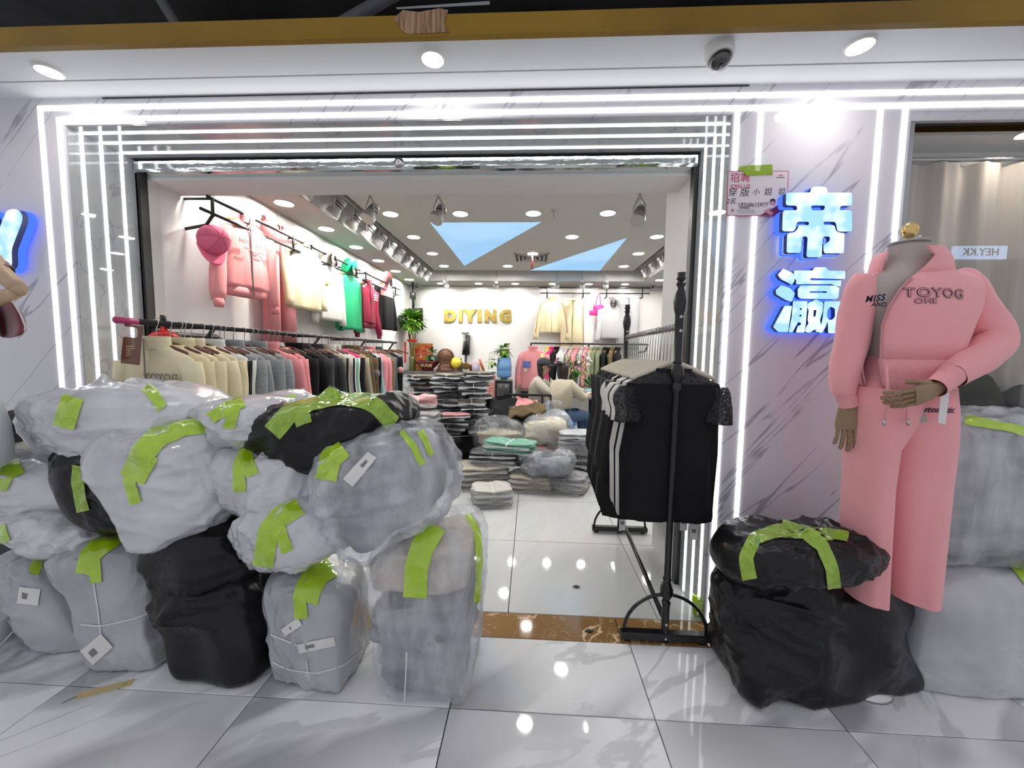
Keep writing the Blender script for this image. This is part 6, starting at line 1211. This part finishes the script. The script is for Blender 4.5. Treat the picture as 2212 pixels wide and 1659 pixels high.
# back rack (rail along x) with clothes edge-on
KZ = PY(1200, 742, 6.95)[2]; kx0, kx1 = PY(1147, 742, 6.95)[0], PY(1400, 742, 6.95)[0]
t = thing('clothes_rail', 'black clothes rail along the back wall behind the flowers', 'clothes rail', (kx0, 6.95, KZ)); MB().tube([(kx0, 6.95, KZ), (kx1, 6.95, KZ)], .016, 10).build('bar', m_black, t)
for x in (kx0, (kx0 + kx1) / 2, kx1): MB().tube([(x, 6.95, KZ), (x, 7.1, KZ - .12), (x, WB, KZ - .14)], .015, 8).build('bracket', m_black, t)
bkp = jacket('p', C_pink, .215, .66, .58, collar='stand', dep=.05, seed=51, splay=.05); hk_ = hanger('p', m_hwood, .12, .17, .05, 'hangers on the back rail')
cols = [(1184, C_yel, 'lemon yellow jacket'), (1192, C_hot, 'hot pink jacket'), (1203, C_black, 'black jacket'), (1214, C_white, 'white jacket'), (1224, C_white, 'white jacket'), (1234, C_beigej, 'beige jacket'), (1246, C_pink, 'rose jacket'), (1256, C_lgrey, 'pale grey jacket'), (1266, C_coral, 'coral jacket'), (1276, C_khaki, 'khaki jacket'), (1287, C_sage, 'sage green jacket'), (1297, C_sage, 'sage green jacket'), (1310, C_black, 'black coat'), (1322, C_olive, 'olive coat'), (1334, C_black, 'black coat')]; cn = {}
for (px, m, lb) in cols:
    p = PY(px, 742, 6.95); cn[lb] = cn.get(lb, 0) + 1; tot = sum(1 for c in cols if c[2] == lb)
    clone(bkp, (p[0], 6.95, KZ - .10), PI / 2 - .45 + random.uniform(-.1, .1), lb + ' on the back rail' + ('' if tot == 1 else ', %s from the left' % ORD[cn[lb] - 1]), {'*': m}, group='clothes on the back rail'); clone(hk_, (p[0], 6.95, KZ + .016), PI / 2 - .45, 'wooden hanger of the %s%s on the back rail' % ('' if tot == 1 else ORD[cn[lb] - 1] + ' ', lb))
p = PY(1152, 742, 6.85); pjk = clone(bkp, (p[0], 6.85, KZ - .10), -.35, 'large pink jacket with blue chest print at the left end of the back rail', {'*': C_pink}, group='clothes on the back rail', scale=(1.15, 1.1, 1.1)); clone(hk_, (p[0], 6.90, KZ + .016), -.3, 'wooden hanger of the large pink jacket on the back rail')
o = MB().box(-.14, -.02, -.066, -.063, -.30, -.20).build('blue_print', pm('print_blue', (.10, .16, .42), .6), None, False); o.parent = pjk; o = MB().box(-.12, -.07, -.068, -.065, -.37, -.32).build('white_label', m_pipe, None, False); o.parent = pjk
remove_tree(bkp); remove_tree(hk_)
# tall dark mirror edge at the right wall
mr = PY(1432, 660, 5.6); t = thing('standing_mirror', 'tall black-framed mirror leaning at the right side wall', 'mirror', (mr[0], 5.6, 0)); MB().tube([(mr[0] - .06, 5.5, .03), (mr[0] + .06, 5.65, 2.35)], .035, 6).tube([(mr[0] + .5, 5.5, .03), (mr[0] + .6, 5.65, 2.35)], .035, 6).tube([(mr[0] + .06, 5.65, 2.35), (mr[0] + .6, 5.65, 2.35)], .035, 6).build('frame', m_black, t); MB().raw([(mr[0] - .06, 5.51, .05), (mr[0] + .5, 5.51, .05), (mr[0] + .6, 5.66, 2.33), (mr[0] + .06, 5.66, 2.33)], [(0, 1, 2, 3)]).build('mirror_glass', pm('mirror', (.8, .82, .82), .02, metal=1), t, False, .01)
# ================================================================== PACKED CLOTHES ON THE SHOP FLOOR
def wrapm(name, c, c2=None): return pm('wrapped_' + name, c, .45, spec=.5, coat=.9, crough=.12, var=(c2 or tuple(min(1, v * 1.5 + .05) for v in c), 9, (.5, .5, 4)), bump=[(16, .8, (1, 1, 3)), (45, .5)])
K_dark = wrapm('black', (.025, .026, .03), (.09, .095, .105)); K_char = wrapm('charcoal', (.06, .063, .07), (.16, .165, .18)); K_olive = wrapm('olive', (.09, .075, .055), (.17, .15, .12)); K_navy = wrapm('navy', (.03, .035, .055), (.10, .11, .14)); K_white = wrapm('white', (.68, .64, .58), (.78, .76, .72)); K_cream = wrapm('cream', (.62, .54, .42), (.72, .66, .56)); K_beige = wrapm('beige', (.48, .42, .36), (.62, .57, .5)); K_grey = wrapm('grey', (.33, .33, .345), (.48, .48, .50)); K_mint = wrapm('mint', (.12, .42, .28), (.25, .56, .42)); K_pink = wrapm('pink', (.72, .28, .30), (.80, .45, .46)); K_lite = wrapm('pale_grey', (.55, .57, .60), (.70, .72, .74))
def packet_proto(seed, tw=True):
    t = thing('clothes_packet', 'p', 'clothes packet', (0, 0, 0)); C, Q = cube_sphere(12); e = 5.0; s = C / ((np.abs(C) ** e).sum(1) ** (1 / e))[:, None]
    P = s * np.array([.5, .5, .5]) + np.array([0, 0, .5]); n = vnormals(P, Q)
    P = P + n * (.14 * (vnoise(P * np.array([4, 4, 5.]) + seed * 4.7) - .5) + .035 * (vnoise(P * np.array([9, 9, 16.]) + seed * 2.7) - .5))[:, None]; P[:, 2] = np.clip(P[:, 2], 0, None)
    mid = 1 - .16 * np.exp(-(P[:, 0] / .10) ** 2) if tw else 1; P[:, 2] = P[:, 2] * mid
    MB().raw(P, Q).build('wrapped_clothes', K_dark, t)
    rows = [[(x, -.5 - .10 * v, .42 + .10 * v * math.sin(x * 9 + seed) - .25 * v) for x in np.linspace(-.48, .48, 9)] for v in np.linspace(0, 1, 3)]
    MB().grid(rows).build('film_flap', film('flap_film', (.8, .82, .85), .4, .12), t)
    if tw: MB().tube([(0, -.50, .0), (0, -.51, .5), (0, -.47, .83), (0, 0, .86), (0, .47, .83), (0, .51, .5), (0, .5, 0)], .012, 5).build('twine', m_twine, t)
    return t
pk_ = [packet_proto(k) for k in (1, 2, 3)] + [packet_proto(4, False)]
def packet(x, y, z, sx, sy, sz, rot, m, label, group, k=None):
    o = clone(pk_[random.randrange(3) if k is None else k], (x, y, z), rot, label, {'wrapped_clothes': m}, (sx, sy, sz), group); return o
# round black drum table
dt = PZ(985, 1012, 0); DX, DY, DZ = -.98, 5.0, .42
t = thing('round_table', 'low black round table under the stacked packets', 'table', (DX, DY, 0)); MB().lathe([(.52, 0), (.53, .02), (.53, DZ - .03), (.56, DZ - .025), (.56, DZ), (.001, DZ)], (DX, DY, 0), 40).build('drum', pm('gloss_black', (.012, .012, .013), .15), t, angle=40); MB().lathe([(.562, DZ - .012), (.562, DZ - .004)], (DX, DY, 0), 40, cap=False).build('edge_band', m_steel, t)
GS = 'wrapped packets stacked on the round table'
def stack(x, y, n, z0, label, mats, sx=.40, sy=.30, sz=.062, seed=0, rot0=0.0, group=GS):
    rs = random.Random(seed); z = z0
    for k in range(n):
        h = sz * rs.uniform(.8, 1.5); packet(x + rs.uniform(-.05, .05), y + rs.uniform(-.04, .04), z, sx * rs.uniform(.85, 1.15), sy * rs.uniform(.9, 1.15), h, rot0 + rs.uniform(-.4, .4), mats[rs.randrange(len(mats))], '%s, %s from the bottom' % (label, ORD[k]), group); z += h * .86
    return z
DK = [K_dark, K_dark, K_char, K_navy, K_olive]
stack(-1.08, 4.95, 12, DZ, 'dark packet in the tall middle stack on the round table', DK, seed=1); stack(-.72, 4.80, 11, DZ, 'dark packet in the right stack on the round table', DK, sx=.34, seed=2, rot0=.2); stack(-1.42, 5.15, 11, DZ - .02, 'dark packet in the rear left stack on the round table', DK, sx=.36, seed=3, rot0=-.3)
stack(-.98, 4.62, 4, DZ, 'black packet in the low front heap on the round table', [K_dark, K_navy], sx=.46, sy=.26, seed=4, rot0=.1)
packet(-.90, 4.55, DZ + .21, .34, .24, .05, .3, K_pink, 'flat pink edged packet on the front heap of the round table', GS); 
GL = 'packets behind the sack pile'
for (px, py, Y, z, sx, sy, sz, r, m, lb) in ((903, 880, 4.1, .80, .40, .30, .14, .3, K_pink, 'plump pink packet behind the top black sack'), (900, 905, 4.0, .66, .46, .34, .13, -.2, K_grey, 'grey striped packet under the plump pink one'), (880, 930, 3.9, .50, .5, .36, .15, .1, K_lite, 'pale packet under the grey striped one'), (890, 960, 3.9, .34, .5, .4, .16, .2, K_char, 'charcoal packet low behind the sack pile'), (890, 990, 3.95, .17, .55, .4, .17, 0, K_beige, 'beige packet low behind the sack pile'), (890, 1000, 3.95, .0, .55, .42, .17, -.1, K_dark, 'black packet on the floor behind the sack pile')):
    p = PY(px, py, Y); packet(p[0], Y, z, sx, sy, sz, r, m, lb, GL)
# floor packets near the door
GF = 'clothes packets on the shop floor'
def fp(px, py, z, sx, sy, sz, r, m, lb, dy=0.0, k=None): p = PZ(px, py, 0); packet(p[0], p[1] + sy * .5 + dy, z, sx, sy, sz, r, m, lb, GF, k)
for k in range(3): fp(1058, 1098, .05 * k, .36, .30, .062, .12 + .05 * k, K_white, 'white packet in the nearest little stack on the floor, %s from the bottom' % ORD[k])
for k in range(4): fp(1035, 1062, .055 * k, .52, .36, .066, .35 - .06 * k, [K_cream, K_beige, K_beige, K_cream][k], 'beige packet in the left floor stack, %s from the bottom' % ORD[k], .05)
for k in range(3): fp(1062, 1058, .22 + .045 * k, .50, .30, .055, -.12 + .05 * k, [K_white, K_dark, K_dark][k], 'black and white packet on the left floor stack, %s from its bottom' % ORD[k], .06)
for k in range(2): fp(1100, 1056, .345 + .055 * k, .54, .30, .068, -.22 - .05 * k, K_mint, '%s mint green packet on top of the floor stack' % ('lower', 'upper')[k], .06)
for k in range(3): fp(1147, 1066, .05 * k, .42, .32, .062, .05 - .1 * k, K_cream, 'cream packet in the middle floor stack, %s from the bottom' % ORD[k])
for k in range(3): fp(1228, 1068, .05 * k, .40, .34, .062, -.45 + .1 * k, [K_white, K_white, K_grey][k], 'white and grey packet in the right floor stack, %s from the bottom' % ORD[k])
fp(1255, 1050, .16, .34, .26, .10, -.4, K_dark, 'black glossy packet leaning on the right floor stack', .10); fp(1275, 1048, .0, .30, .4, .05, .2, K_lite, 'flat pale packet on the floor by the rack', 0)
fp(1010, 1048, .0, .30, .3, .12, .6, K_dark, 'black packet at the left end of the floor stacks', .12)
for k in range(7): p = PY(1246, 960, 4.3); packet(p[0], 4.45, .10 + .058 * k, .38, .34, .066, random.uniform(-.15, .15), [K_lite, K_grey, K_lite, K_white][k % 4], 'pale grey packet in the stack beside the rack, %s from the bottom' % ORD[k], 'pale packets beside the rack')
packet(PY(1246, 960, 4.3)[0], 4.45, 0, .42, .4, .11, 0, K_char, 'dark packet under the pale stack beside the rack', 'pale packets beside the rack')
# clear bags of clothes
GC = 'clear bags of clothes on the shop floor'; m_cb = film('bag_clear', (.82, .84, .87), .22, .10, (5, .5, (1, 1, 1)))
cc_cream = pm('bagged_cream', (.76, .68, .50), .8, var=((.66, .56, .40), 8, (.4, .4, 4))); cc_pink = pm('bagged_pink', (.80, .42, .42), .8); cc_grey = pm('bagged_grey', (.22, .225, .235), .8, var=((.42, .42, .44), 8, (.5, .5, 4)))
bag('clear_bag', 'clear bag of cream and grey clothes, left of the pair on the shop floor', [(1022, 900), (1135, 905), (1138, 972), (1025, 975)], 4.45, .55, m_cb, 61, 3.0, 1.3, N=30, group=GC, contents=[(-.9, -.3, cc_grey, .92), (-.4, .45, cc_cream, .88)], lump=.04)
bag('clear_bag', 'clear bag of cream and pink clothes, right of the pair on the shop floor', [(1128, 895), (1228, 890), (1232, 970), (1130, 972)], 4.45, .5, m_cb, 62, 3.2, 1.3, N=30, group=GC, contents=[(-.92, -.45, cc_pink, .93), (-.5, .75, cc_cream, .92)], lump=.04)
bag('clear_bag', 'clear bag of grey clothes behind the pair, near the seated women', [(1160, 868), (1226, 872), (1226, 930), (1165, 930)], 5.0, .3, m_cb, 63, 2.8, 1.3, N=24, group=GC, contents=[(-.9, .3, cc_grey, .9)], lump=.04)
bag('clear_bag', 'limp grey plastic bag lying across the right floor stack', [(1122, 985), (1250, 968), (1240, 1020), (1130, 1030)], 3.72, .40, film('bag_grey', (.42, .44, .48), .55, .15, (5, .5, (1, 1, 1))), 64, 2.4, 1.5, N=28, group=GC, contents=[(-.8, .5, cc_grey, .85)], lump=.04)
bag('clear_bag', 'milky plastic bag in the heap under the draped coats', [(1060, 880), (1165, 878), (1175, 925), (1065, 930)], 4.95, .4, m_cb, 65, 2.8, 2.0, N=24, group=GC, contents=[(-.95, .7, K_lite, .93)], lump=.04)
packet(.02, 4.75, 0, 1.1, .8, .24, 0, K_char, 'bulky charcoal bundle under the milky bag', GF, 3)
# draped coats
def drape(label, px, Y, dy, m, seed, name='coat'):
    tl, tr2, br, bl = [PY(*q, Y) for q in px]; rows = []
    for v in np.linspace(0, 1, 18):
        rr = []
        for u in np.linspace(0, 1, 26):
            f = (1 - u) * ((1 - v) * bl + v * tl) + u * ((1 - v) * br + v * tr2); f = f + np.array([0, dy * v, .05 * (float(vnoise(np.array([[u * 5 + seed, v * 4, seed * .7]]))[0]) - .5) + .025 * math.sin(u * 15 + v * 4 + seed) * (1 - v * .5)]); rr.append(f)
        rows.append(rr)
    c_ = np.mean([tl, tr2, br, bl], 0); t = thing(name, label, 'coat', (c_[0], Y, min(bl[2], br[2])), 'coats draped over the bags'); MB().grid(rows).build('cloth', m, t, solid=.025); return t
drape('black coat thrown over the bag heap', [(1045, 868), (1160, 880), (1145, 905), (1030, 918)], 4.75, .45, C_black, 3); drape('brown coat lying on top of the black one', [(1098, 890), (1178, 876), (1180, 890), (1098, 905)], 4.65, .25, C_olive, 5); drape('pink lettered jacket lying at the top of the heap', [(1108, 866), (1162, 872), (1165, 882), (1108, 884)], 4.95, .3, C_pink, 8); drape('dark coat sleeve hanging left from the heap', [(1030, 872), (1062, 866), (1058, 905), (1022, 915)], 4.65, .2, C_black, 11)
# thin black metal frame
fz = PY(1150, 851, 5.2); x0, x1 = PY(1088, 851, 5.2)[0], PY(1191, 851, 5.2)[0]; t = thing('metal_frame', 'thin black metal hanging frame behind the draped coats', 'frame', (x0, 5.2, 0))
MB().bbox(x0, x1, 5.185, 5.215, fz[2] - .03, fz[2], .003).build('top_bar', m_black, t, smooth=False)
for px in (1112, 1172, 1190): xx = PY(px, 851, 5.2)[0]; MB().bbox(xx - .012, xx + .012, 5.188, 5.212, 0, fz[2] - .02, .003).build('upright', m_black, t, smooth=False)
for q in pk_: remove_tree(q)

# ================================================================== TABLE, FLOWERS, STOOL, CHAIR, PEOPLE
TX, TY, TZ = .92, 5.85, .80
t = thing('round_table', 'small round table with flowers beside the two women', 'table', (TX, TY, 0)); MB().lathe([(.42, TZ - .03), (.43, TZ - .02), (.43, TZ), (.001, TZ)], (TX, TY, 0), 32).build('tabletop', pm('table_cream', (.55, .50, .45), .4), t, angle=40); MB().lathe([(.20, 0), (.2, .02), (.03, .04), (.03, TZ - .03)], (TX, TY, 0), 20).build('pedestal', m_black, t)
vz = np.array([PY(1240, 800, TY)[0], TY, TZ]); t = thing('flower_vase', 'tall glass vase of pink and white lilies on the small table', 'flowers', vz); MB().lathe([(.06, 0), (.065, .01), (.05, .12), (.055, .22), (.075, .28)], vz, 20).build('vase', pm('green_glass', (.14, .15, .05), .1, alpha=.85), t)
rs = random.Random(4); m_pet = [pm('lily_pink', (.72, .28, .42), .6), pm('lily_white', (.78, .68, .68), .6), pm('lily_mauve', (.50, .22, .36), .6)]
for k in range(16):
    a = rs.uniform(0, 2 * PI); r = rs.uniform(.04, .26); h = rs.uniform(.36, .62); q = vz + np.array([r * math.cos(a), r * math.sin(a) * .7, h]); st_ = MB().tube([vz + np.array([0, 0, .1]), vz + np.array([r * .4 * math.cos(a), r * .3 * math.sin(a), h * .6]), q], .005, 5).build('stem', m_leaf[1], t); mm = m_pet[rs.randrange(3)]; mb = MB()
    ax_ = np.array([math.cos(a) * .7, math.sin(a) * .7 - .5, .6])
    for j in range(6):
        b = j / 6 * 2 * PI; u_ = np.cross(ax_, [0, 0, 1.]); u_ /= np.linalg.norm(u_); w_ = np.cross(ax_, u_); leaf(mb, q, ax_ * .6 + math.cos(b) * u_ + math.sin(b) * w_, .085, .020, .25)
    mb.build('flower', mm, st_)
foliage('leaf', t, vz + np.array([0, 0, .38]), .20, 60, .15, .022, m_leaf[1:], 14); foliage('leaf', t, vz + np.array([.26, 0, .10]), .16, 40, .16, .02, m_leaf[1:], 15)
rl = np.array([PY(1250, 838, TY)[0], 5.62, TZ]); t = thing('tape_roll', 'white tape roll on the small table', 'tape roll', rl); MB().lathe([(.03, -.02), (.055, -.02), (.055, .02), (.03, .02), (.03, -.02)], rl + np.array([0, 0, .056]), 22, cap=False, axis=(.3, -1, .3)).build('coil', m_paper, t)
t = thing('tape_dispenser', 'light blue tape gun on the small table', 'tape gun', (rl[0] + .12, 5.6, TZ)); MB().bbox(rl[0] + .06, rl[0] + .20, 5.57, 5.61, TZ + .03, TZ + .10, .02).build('body', pm('sky_plastic', (.30, .55, .75), .35), t); MB().tube([(rl[0] + .18, 5.59, TZ + .06), (rl[0] + .22, 5.58, TZ + .012)], .018, 8).build('handle', MATS['sky_plastic'], t)
t = thing('plastic_stool', 'bright blue plastic stool under the woman in the cream jacket', 'stool', (.47, 5.28, 0)); MB().bbox(.33, .61, 5.14, 5.42, .44, .49, .02).build('seat', pm('blue_plastic', (.02, .20, .62), .35), t)
for sx in (-1, 1):
    for sy in (-1, 1): MB().tube([(.47 + sx * .15, 5.28 + sy * .15, .0), (.47 + sx * .11, 5.28 + sy * .11, .45)], .02, 8).build('leg', MATS['blue_plastic'], t)
t = thing('chair', 'brown upholstered chair under the woman with the cap', 'chair', (.05, 5.92, 0)); mch = pm('brown_leather', (.075, .052, .042), .5); MB().bbox(-.16, .26, 5.70, 6.12, .40, .48, .03).build('seat', mch, t); MB().bbox(-.22, -.15, 5.70, 6.12, .44, .92, .03).build('backrest', mch, t)
for sx in (-.16, .22):
    for sy in (5.74, 6.08): MB().tube([(sx, sy, 0), (sx, sy, .42)], .018, 8).build('leg', m_black, t)
def skin(name, J, E, m, parent, sub=2):
    me = bpy.data.meshes.new(name); keys = list(J); off = offset_of(parent); me.from_pydata([tuple(np.array(J[k][:3]) - off) for k in keys], [(keys.index(a), keys.index(b)) for a, b in E], []); me.update()
    o = bpy.data.objects.new(name, me); COL.objects.link(o); md = o.modifiers.new('skin', 'SKIN'); md.use_smooth_shade = True; sv = me.skin_vertices[0].data
    for i, k in enumerate(keys):
        r = J[k][3]; sv[i].radius = (r, r) if not hasattr(r, '__len__') else r; sv[i].use_root = (i == 0)
    sb = o.modifiers.new('sub', 'SUBSURF'); sb.levels = sub; sb.render_levels = sub
    dg = bpy.context.evaluated_depsgraph_get(); m2 = bpy.data.meshes.new_from_object(o.evaluated_get(dg)); bpy.data.objects.remove(o)
    m2.materials.clear(); m2.materials.append(m); m2.polygons.foreach_set('use_smooth', [True] * len(m2.polygons)); ob = bpy.data.objects.new(name, m2); COL.objects.link(ob); ob.parent = parent; return ob
m_skin = pm('skin', (.62, .40, .30), .5, sss=.1); m_hair = pm('black_hair', (.010, .008, .008), .4, bump=(60, .5, (6, 6, .5))); m_jean = pm('blue_denim', (.035, .075, .16), .8); m_jcream = pm('cream_canvas', (.60, .54, .42), .75, bump=[(10, .7), (30, .3)]); m_jbeige = pm('pale_beige_shell', (.56, .52, .43), .6, bump=[(11, .9), (30, .4)])
def person(label, base, fwd, pelvis, chest, neck, head, hands, knees, feet, m_jacket, hair, cap=None, elbows=None, nm='person'):
    t = thing(nm, label, 'person', base); f = np.array(fwd, float); f /= np.linalg.norm(f); r = np.array([f[1], -f[0], 0])   # r: person's right
    pelvis, chest, neck, head = (np.array(v, float) for v in (pelvis, chest, neck, head)); J = {}; E = []
    J['pelvis'] = (*pelvis, .115); J['waist'] = (*((pelvis + chest) / 2), .095); J['chest'] = (*chest, .11); J['neckb'] = (*(neck - [0, 0, .03]), .055); J['neck'] = (*neck, .045); J['jaw'] = (*(head - [0, 0, .045] + f * .022), .058); J['skull'] = (*(head + [0, 0, .03] + f * .010), .080); J['crown'] = (*(head + [0, 0, .085]), .055)
    E += [('pelvis', 'waist'), ('waist', 'chest'), ('chest', 'neckb'), ('neckb', 'neck'), ('neck', 'jaw'), ('jaw', 'skull'), ('skull', 'crown')]
    CJ = {'pelvis': (*(pelvis + [0, 0, .0]), .15), 'waist': (*((pelvis + chest) / 2), .150), 'chest': (*chest, .155), 'neckb': (*(neck - [0, 0, .02]), .075)}; CE = [('pelvis', 'waist'), ('waist', 'chest'), ('chest', 'neckb')]
    PJ = {'pelvis': (*pelvis, .13)}; PE = []
    for s, sd in ((1, 'r'), (-1, 'l')):
        i = 0 if s > 0 else 1; sh = chest + np.array([0, 0, .07]) + r * s * .165; hd2 = np.array(hands[i], float); el = np.array(elbows[i], float) if elbows else (sh + hd2) / 2 - np.array([0, 0, .12]) + r * s * .05
        d = hd2 - el; d /= np.linalg.norm(d); J['sh' + sd] = (*sh, .052); J['el' + sd] = (*el, .042); J['wr' + sd] = (*(hd2 - d * .08), .028); J['pm' + sd] = (*hd2, .030)
        E += [('chest', 'sh' + sd), ('sh' + sd, 'el' + sd), ('el' + sd, 'wr' + sd), ('wr' + sd, 'pm' + sd)]
        sdv = np.cross(d, [0, 0, 1.]); sdv /= np.linalg.norm(sdv) + 1e-9
        for k in range(4):
            b = hd2 + d * .04 + sdv * (.024 - .016 * k); J['f%d' % k + sd] = (*b, .010); J['g%d' % k + sd] = (*(b + d * (.032, .036, .033, .026)[k] - np.array([0, 0, .010])), .009); J['t%d' % k + sd] = (*(b + d * (.052, .058, .054, .042)[k] - np.array([0, 0, .03])), .008); E += [('pm' + sd, 'f%d' % k + sd), ('f%d' % k + sd, 'g%d' % k + sd), ('g%d' % k + sd, 't%d' % k + sd)]
        J['th' + sd] = (*(hd2 + sdv * .036 + d * .012 - np.array([0, 0, .006])), .010); J['tt' + sd] = (*(hd2 + sdv * .046 + d * .045 - np.array([0, 0, .015])), .008); E += [('pm' + sd, 'th' + sd), ('th' + sd, 'tt' + sd)]
        CJ['sh' + sd] = (*sh, .085); CJ['el' + sd] = (*el, .070); CJ['wr' + sd] = (*(hd2 - d * .10), .050); CE += [('chest', 'sh' + sd), ('sh' + sd, 'el' + sd), ('el' + sd, 'wr' + sd)]
        hip = pelvis + r * s * .09 - np.array([0, 0, .02]); kn_ = np.array(knees[i], float); ft = np.array(feet[i], float)
        for (D_, EE, a) in ((J, E, 1.0), (PJ, PE, 1.22)):
            D_['hip' + sd] = (*hip, .085 * a); D_['kn' + sd] = (*kn_, .058 * a); D_['an' + sd] = (*(ft + np.array([0, 0, .09])), .040 * a); EE += [('pelvis', 'hip' + sd), ('hip' + sd, 'kn' + sd), ('kn' + sd, 'an' + sd)]
        J['toe' + sd] = (*(ft + f * .14 + np.array([0, 0, .03])), .032); E.append(('an' + sd, 'toe' + sd))
        sh_ = MB().loft([ering(ft + f * q + np.array([0, 0, h * .5]), .042 * w, h * .5, 14, u=r, v=(0, 0, 1), e=2.6) for (q, h, w) in ((-.06, .07, .8), (0, .10, 1), (.08, .085, 1.1), (.16, .06, 1.0), (.19, .04, .7))]).build('shoe', m_pipe, t)
    skin('body', J, E, m_skin, t); skin('jacket', CJ, CE, m_jacket, t); skin('jeans', PJ, PE, m_jean, t)
    # face
    up = np.array([0, 0, 1.]); hc = head + up * .02
    MB().loft([ering(hc + f * q - up * z, .012 * w, .010 * w, 10, u=r, v=up) for (q, z, w) in ((.070, -.012, .5), (.088, .012, .9), (.100, .030, 1.2), (.080, .036, 1.0))]).build('nose', m_skin, t)
    for s in (-1, 1):
        MB().lathe([(.011, 0), (.009, .005), (.001, .007)], hc + f * .074 + r * s * .032, 10, axis=f + r * s * .3).build('eye', pm('eye_dark', (.03, .02, .02), .2), t); MB().lathe([(.006, -.004), (.02, 0), (.018, .008), (.004, .010)], hc + r * s * .080 - up * .005, 10, axis=r * s).build('ear', m_skin, t)
    MB().loft([ering(hc + f * .078 - up * .058 + r * q, .006, h, 8, u=f, v=up) for (q, h) in ((-.024, .002), (-.012, .006), (0, .007), (.012, .006), (.024, .002))]).build('lips', pm('lips', (.52, .17, .17), .4), t)
    # hair: cap over the skull plus falling length
    C, Q = cube_sphere(14); s3 = C / np.linalg.norm(C, axis=1)[:, None]; P = s3 * np.array([.098, .098, .104]); fr = P @ f; P = P - f[None, :] * (np.clip(fr - .002, 0, None)[:, None] * (P[:, 2:] < .050)) - f[None, :] * .012
    Lh = hair; low = P[:, 2] < -.02; P[low, 2] = -.02 + (P[low, 2] + .02) * (1 + Lh / .08); P[:, :2] *= (1 + .06 * (vnoise(P * 40 + 5)[:, None] - .5)); MB().raw(P + head + up * .035, Q).build('hair', m_hair, t)
    if cap is not None:
        MB().lathe([(.106, .0), (.108, .03), (.098, .07), (.07, .098), (.03, .11), (.001, .112)], head + up * .055 - f * .008, 24).build('cap_crown', cap, t); rows = [[head + up * (.062 - .018 * q) + f * (.095 * math.cos(a) + .085 * q * math.cos(a)) + r * math.sin(a) * .098 for a in np.linspace(-1.1, 1.1, 14)] for q in np.linspace(0, 1, 5)]; MB().grid(rows).build('cap_visor', cap, t, solid=.006)
    else: MB().tube([head - f * .05 + up * .09, head - f * .08 + up * .125, head - f * .11 + up * .13, head - f * .14 + up * .10, head - f * .15 + up * .04], [.02, .032, .034, .026, .008], 10).build('hair_bun', m_hair, t)
    return t
person('woman in a dark cap and pale beige jacket sitting on the brown chair', (.10, 5.9, 0), (1, -.25, 0), (.10, 5.90, .56), (.12, 5.89, .92), (.16, 5.88, 1.07), (.205, 5.86, 1.18), ((.55, 5.72, .84), (.58, 5.98, .84)), ((.52, 5.74, .56), (.54, 5.98, .56)), ((.58, 5.74, 0), (.60, 6.0, 0)), m_jbeige, .16, fab('charcoal_cap', (.05, .055, .065)))
person('dark-haired woman in a cream jacket and jeans, seated with her back to the door', (.45, 5.3, 0), (.80, .60, 0), (.46, 5.28, .57), (.44, 5.28, .92), (.45, 5.30, 1.05), (.465, 5.33, 1.15), ((.82, 5.42, .86), (.72, 5.62, .86)), ((.80, 5.38, .56), (.72, 5.60, .56)), ((.88, 5.46, 0), (.80, 5.66, 0)), m_jcream, .10, None, elbows=((.72, 5.24, .80), (.55, 5.58, .80)))
t = thing('equipment_heap', 'dark cables and boxes heaped beside the water dispenser', 'equipment', (-.18, 6.6, 0))
for k in range(5): MB().bbox(-.30 + .02 * k, -.05 + .015 * k, 6.45, 6.75, .0 + .16 * k, .14 + .16 * k, .01).build('box', [m_black, pm('box_grey', (.12, .12, .125), .5)][k % 2], t, smooth=False)
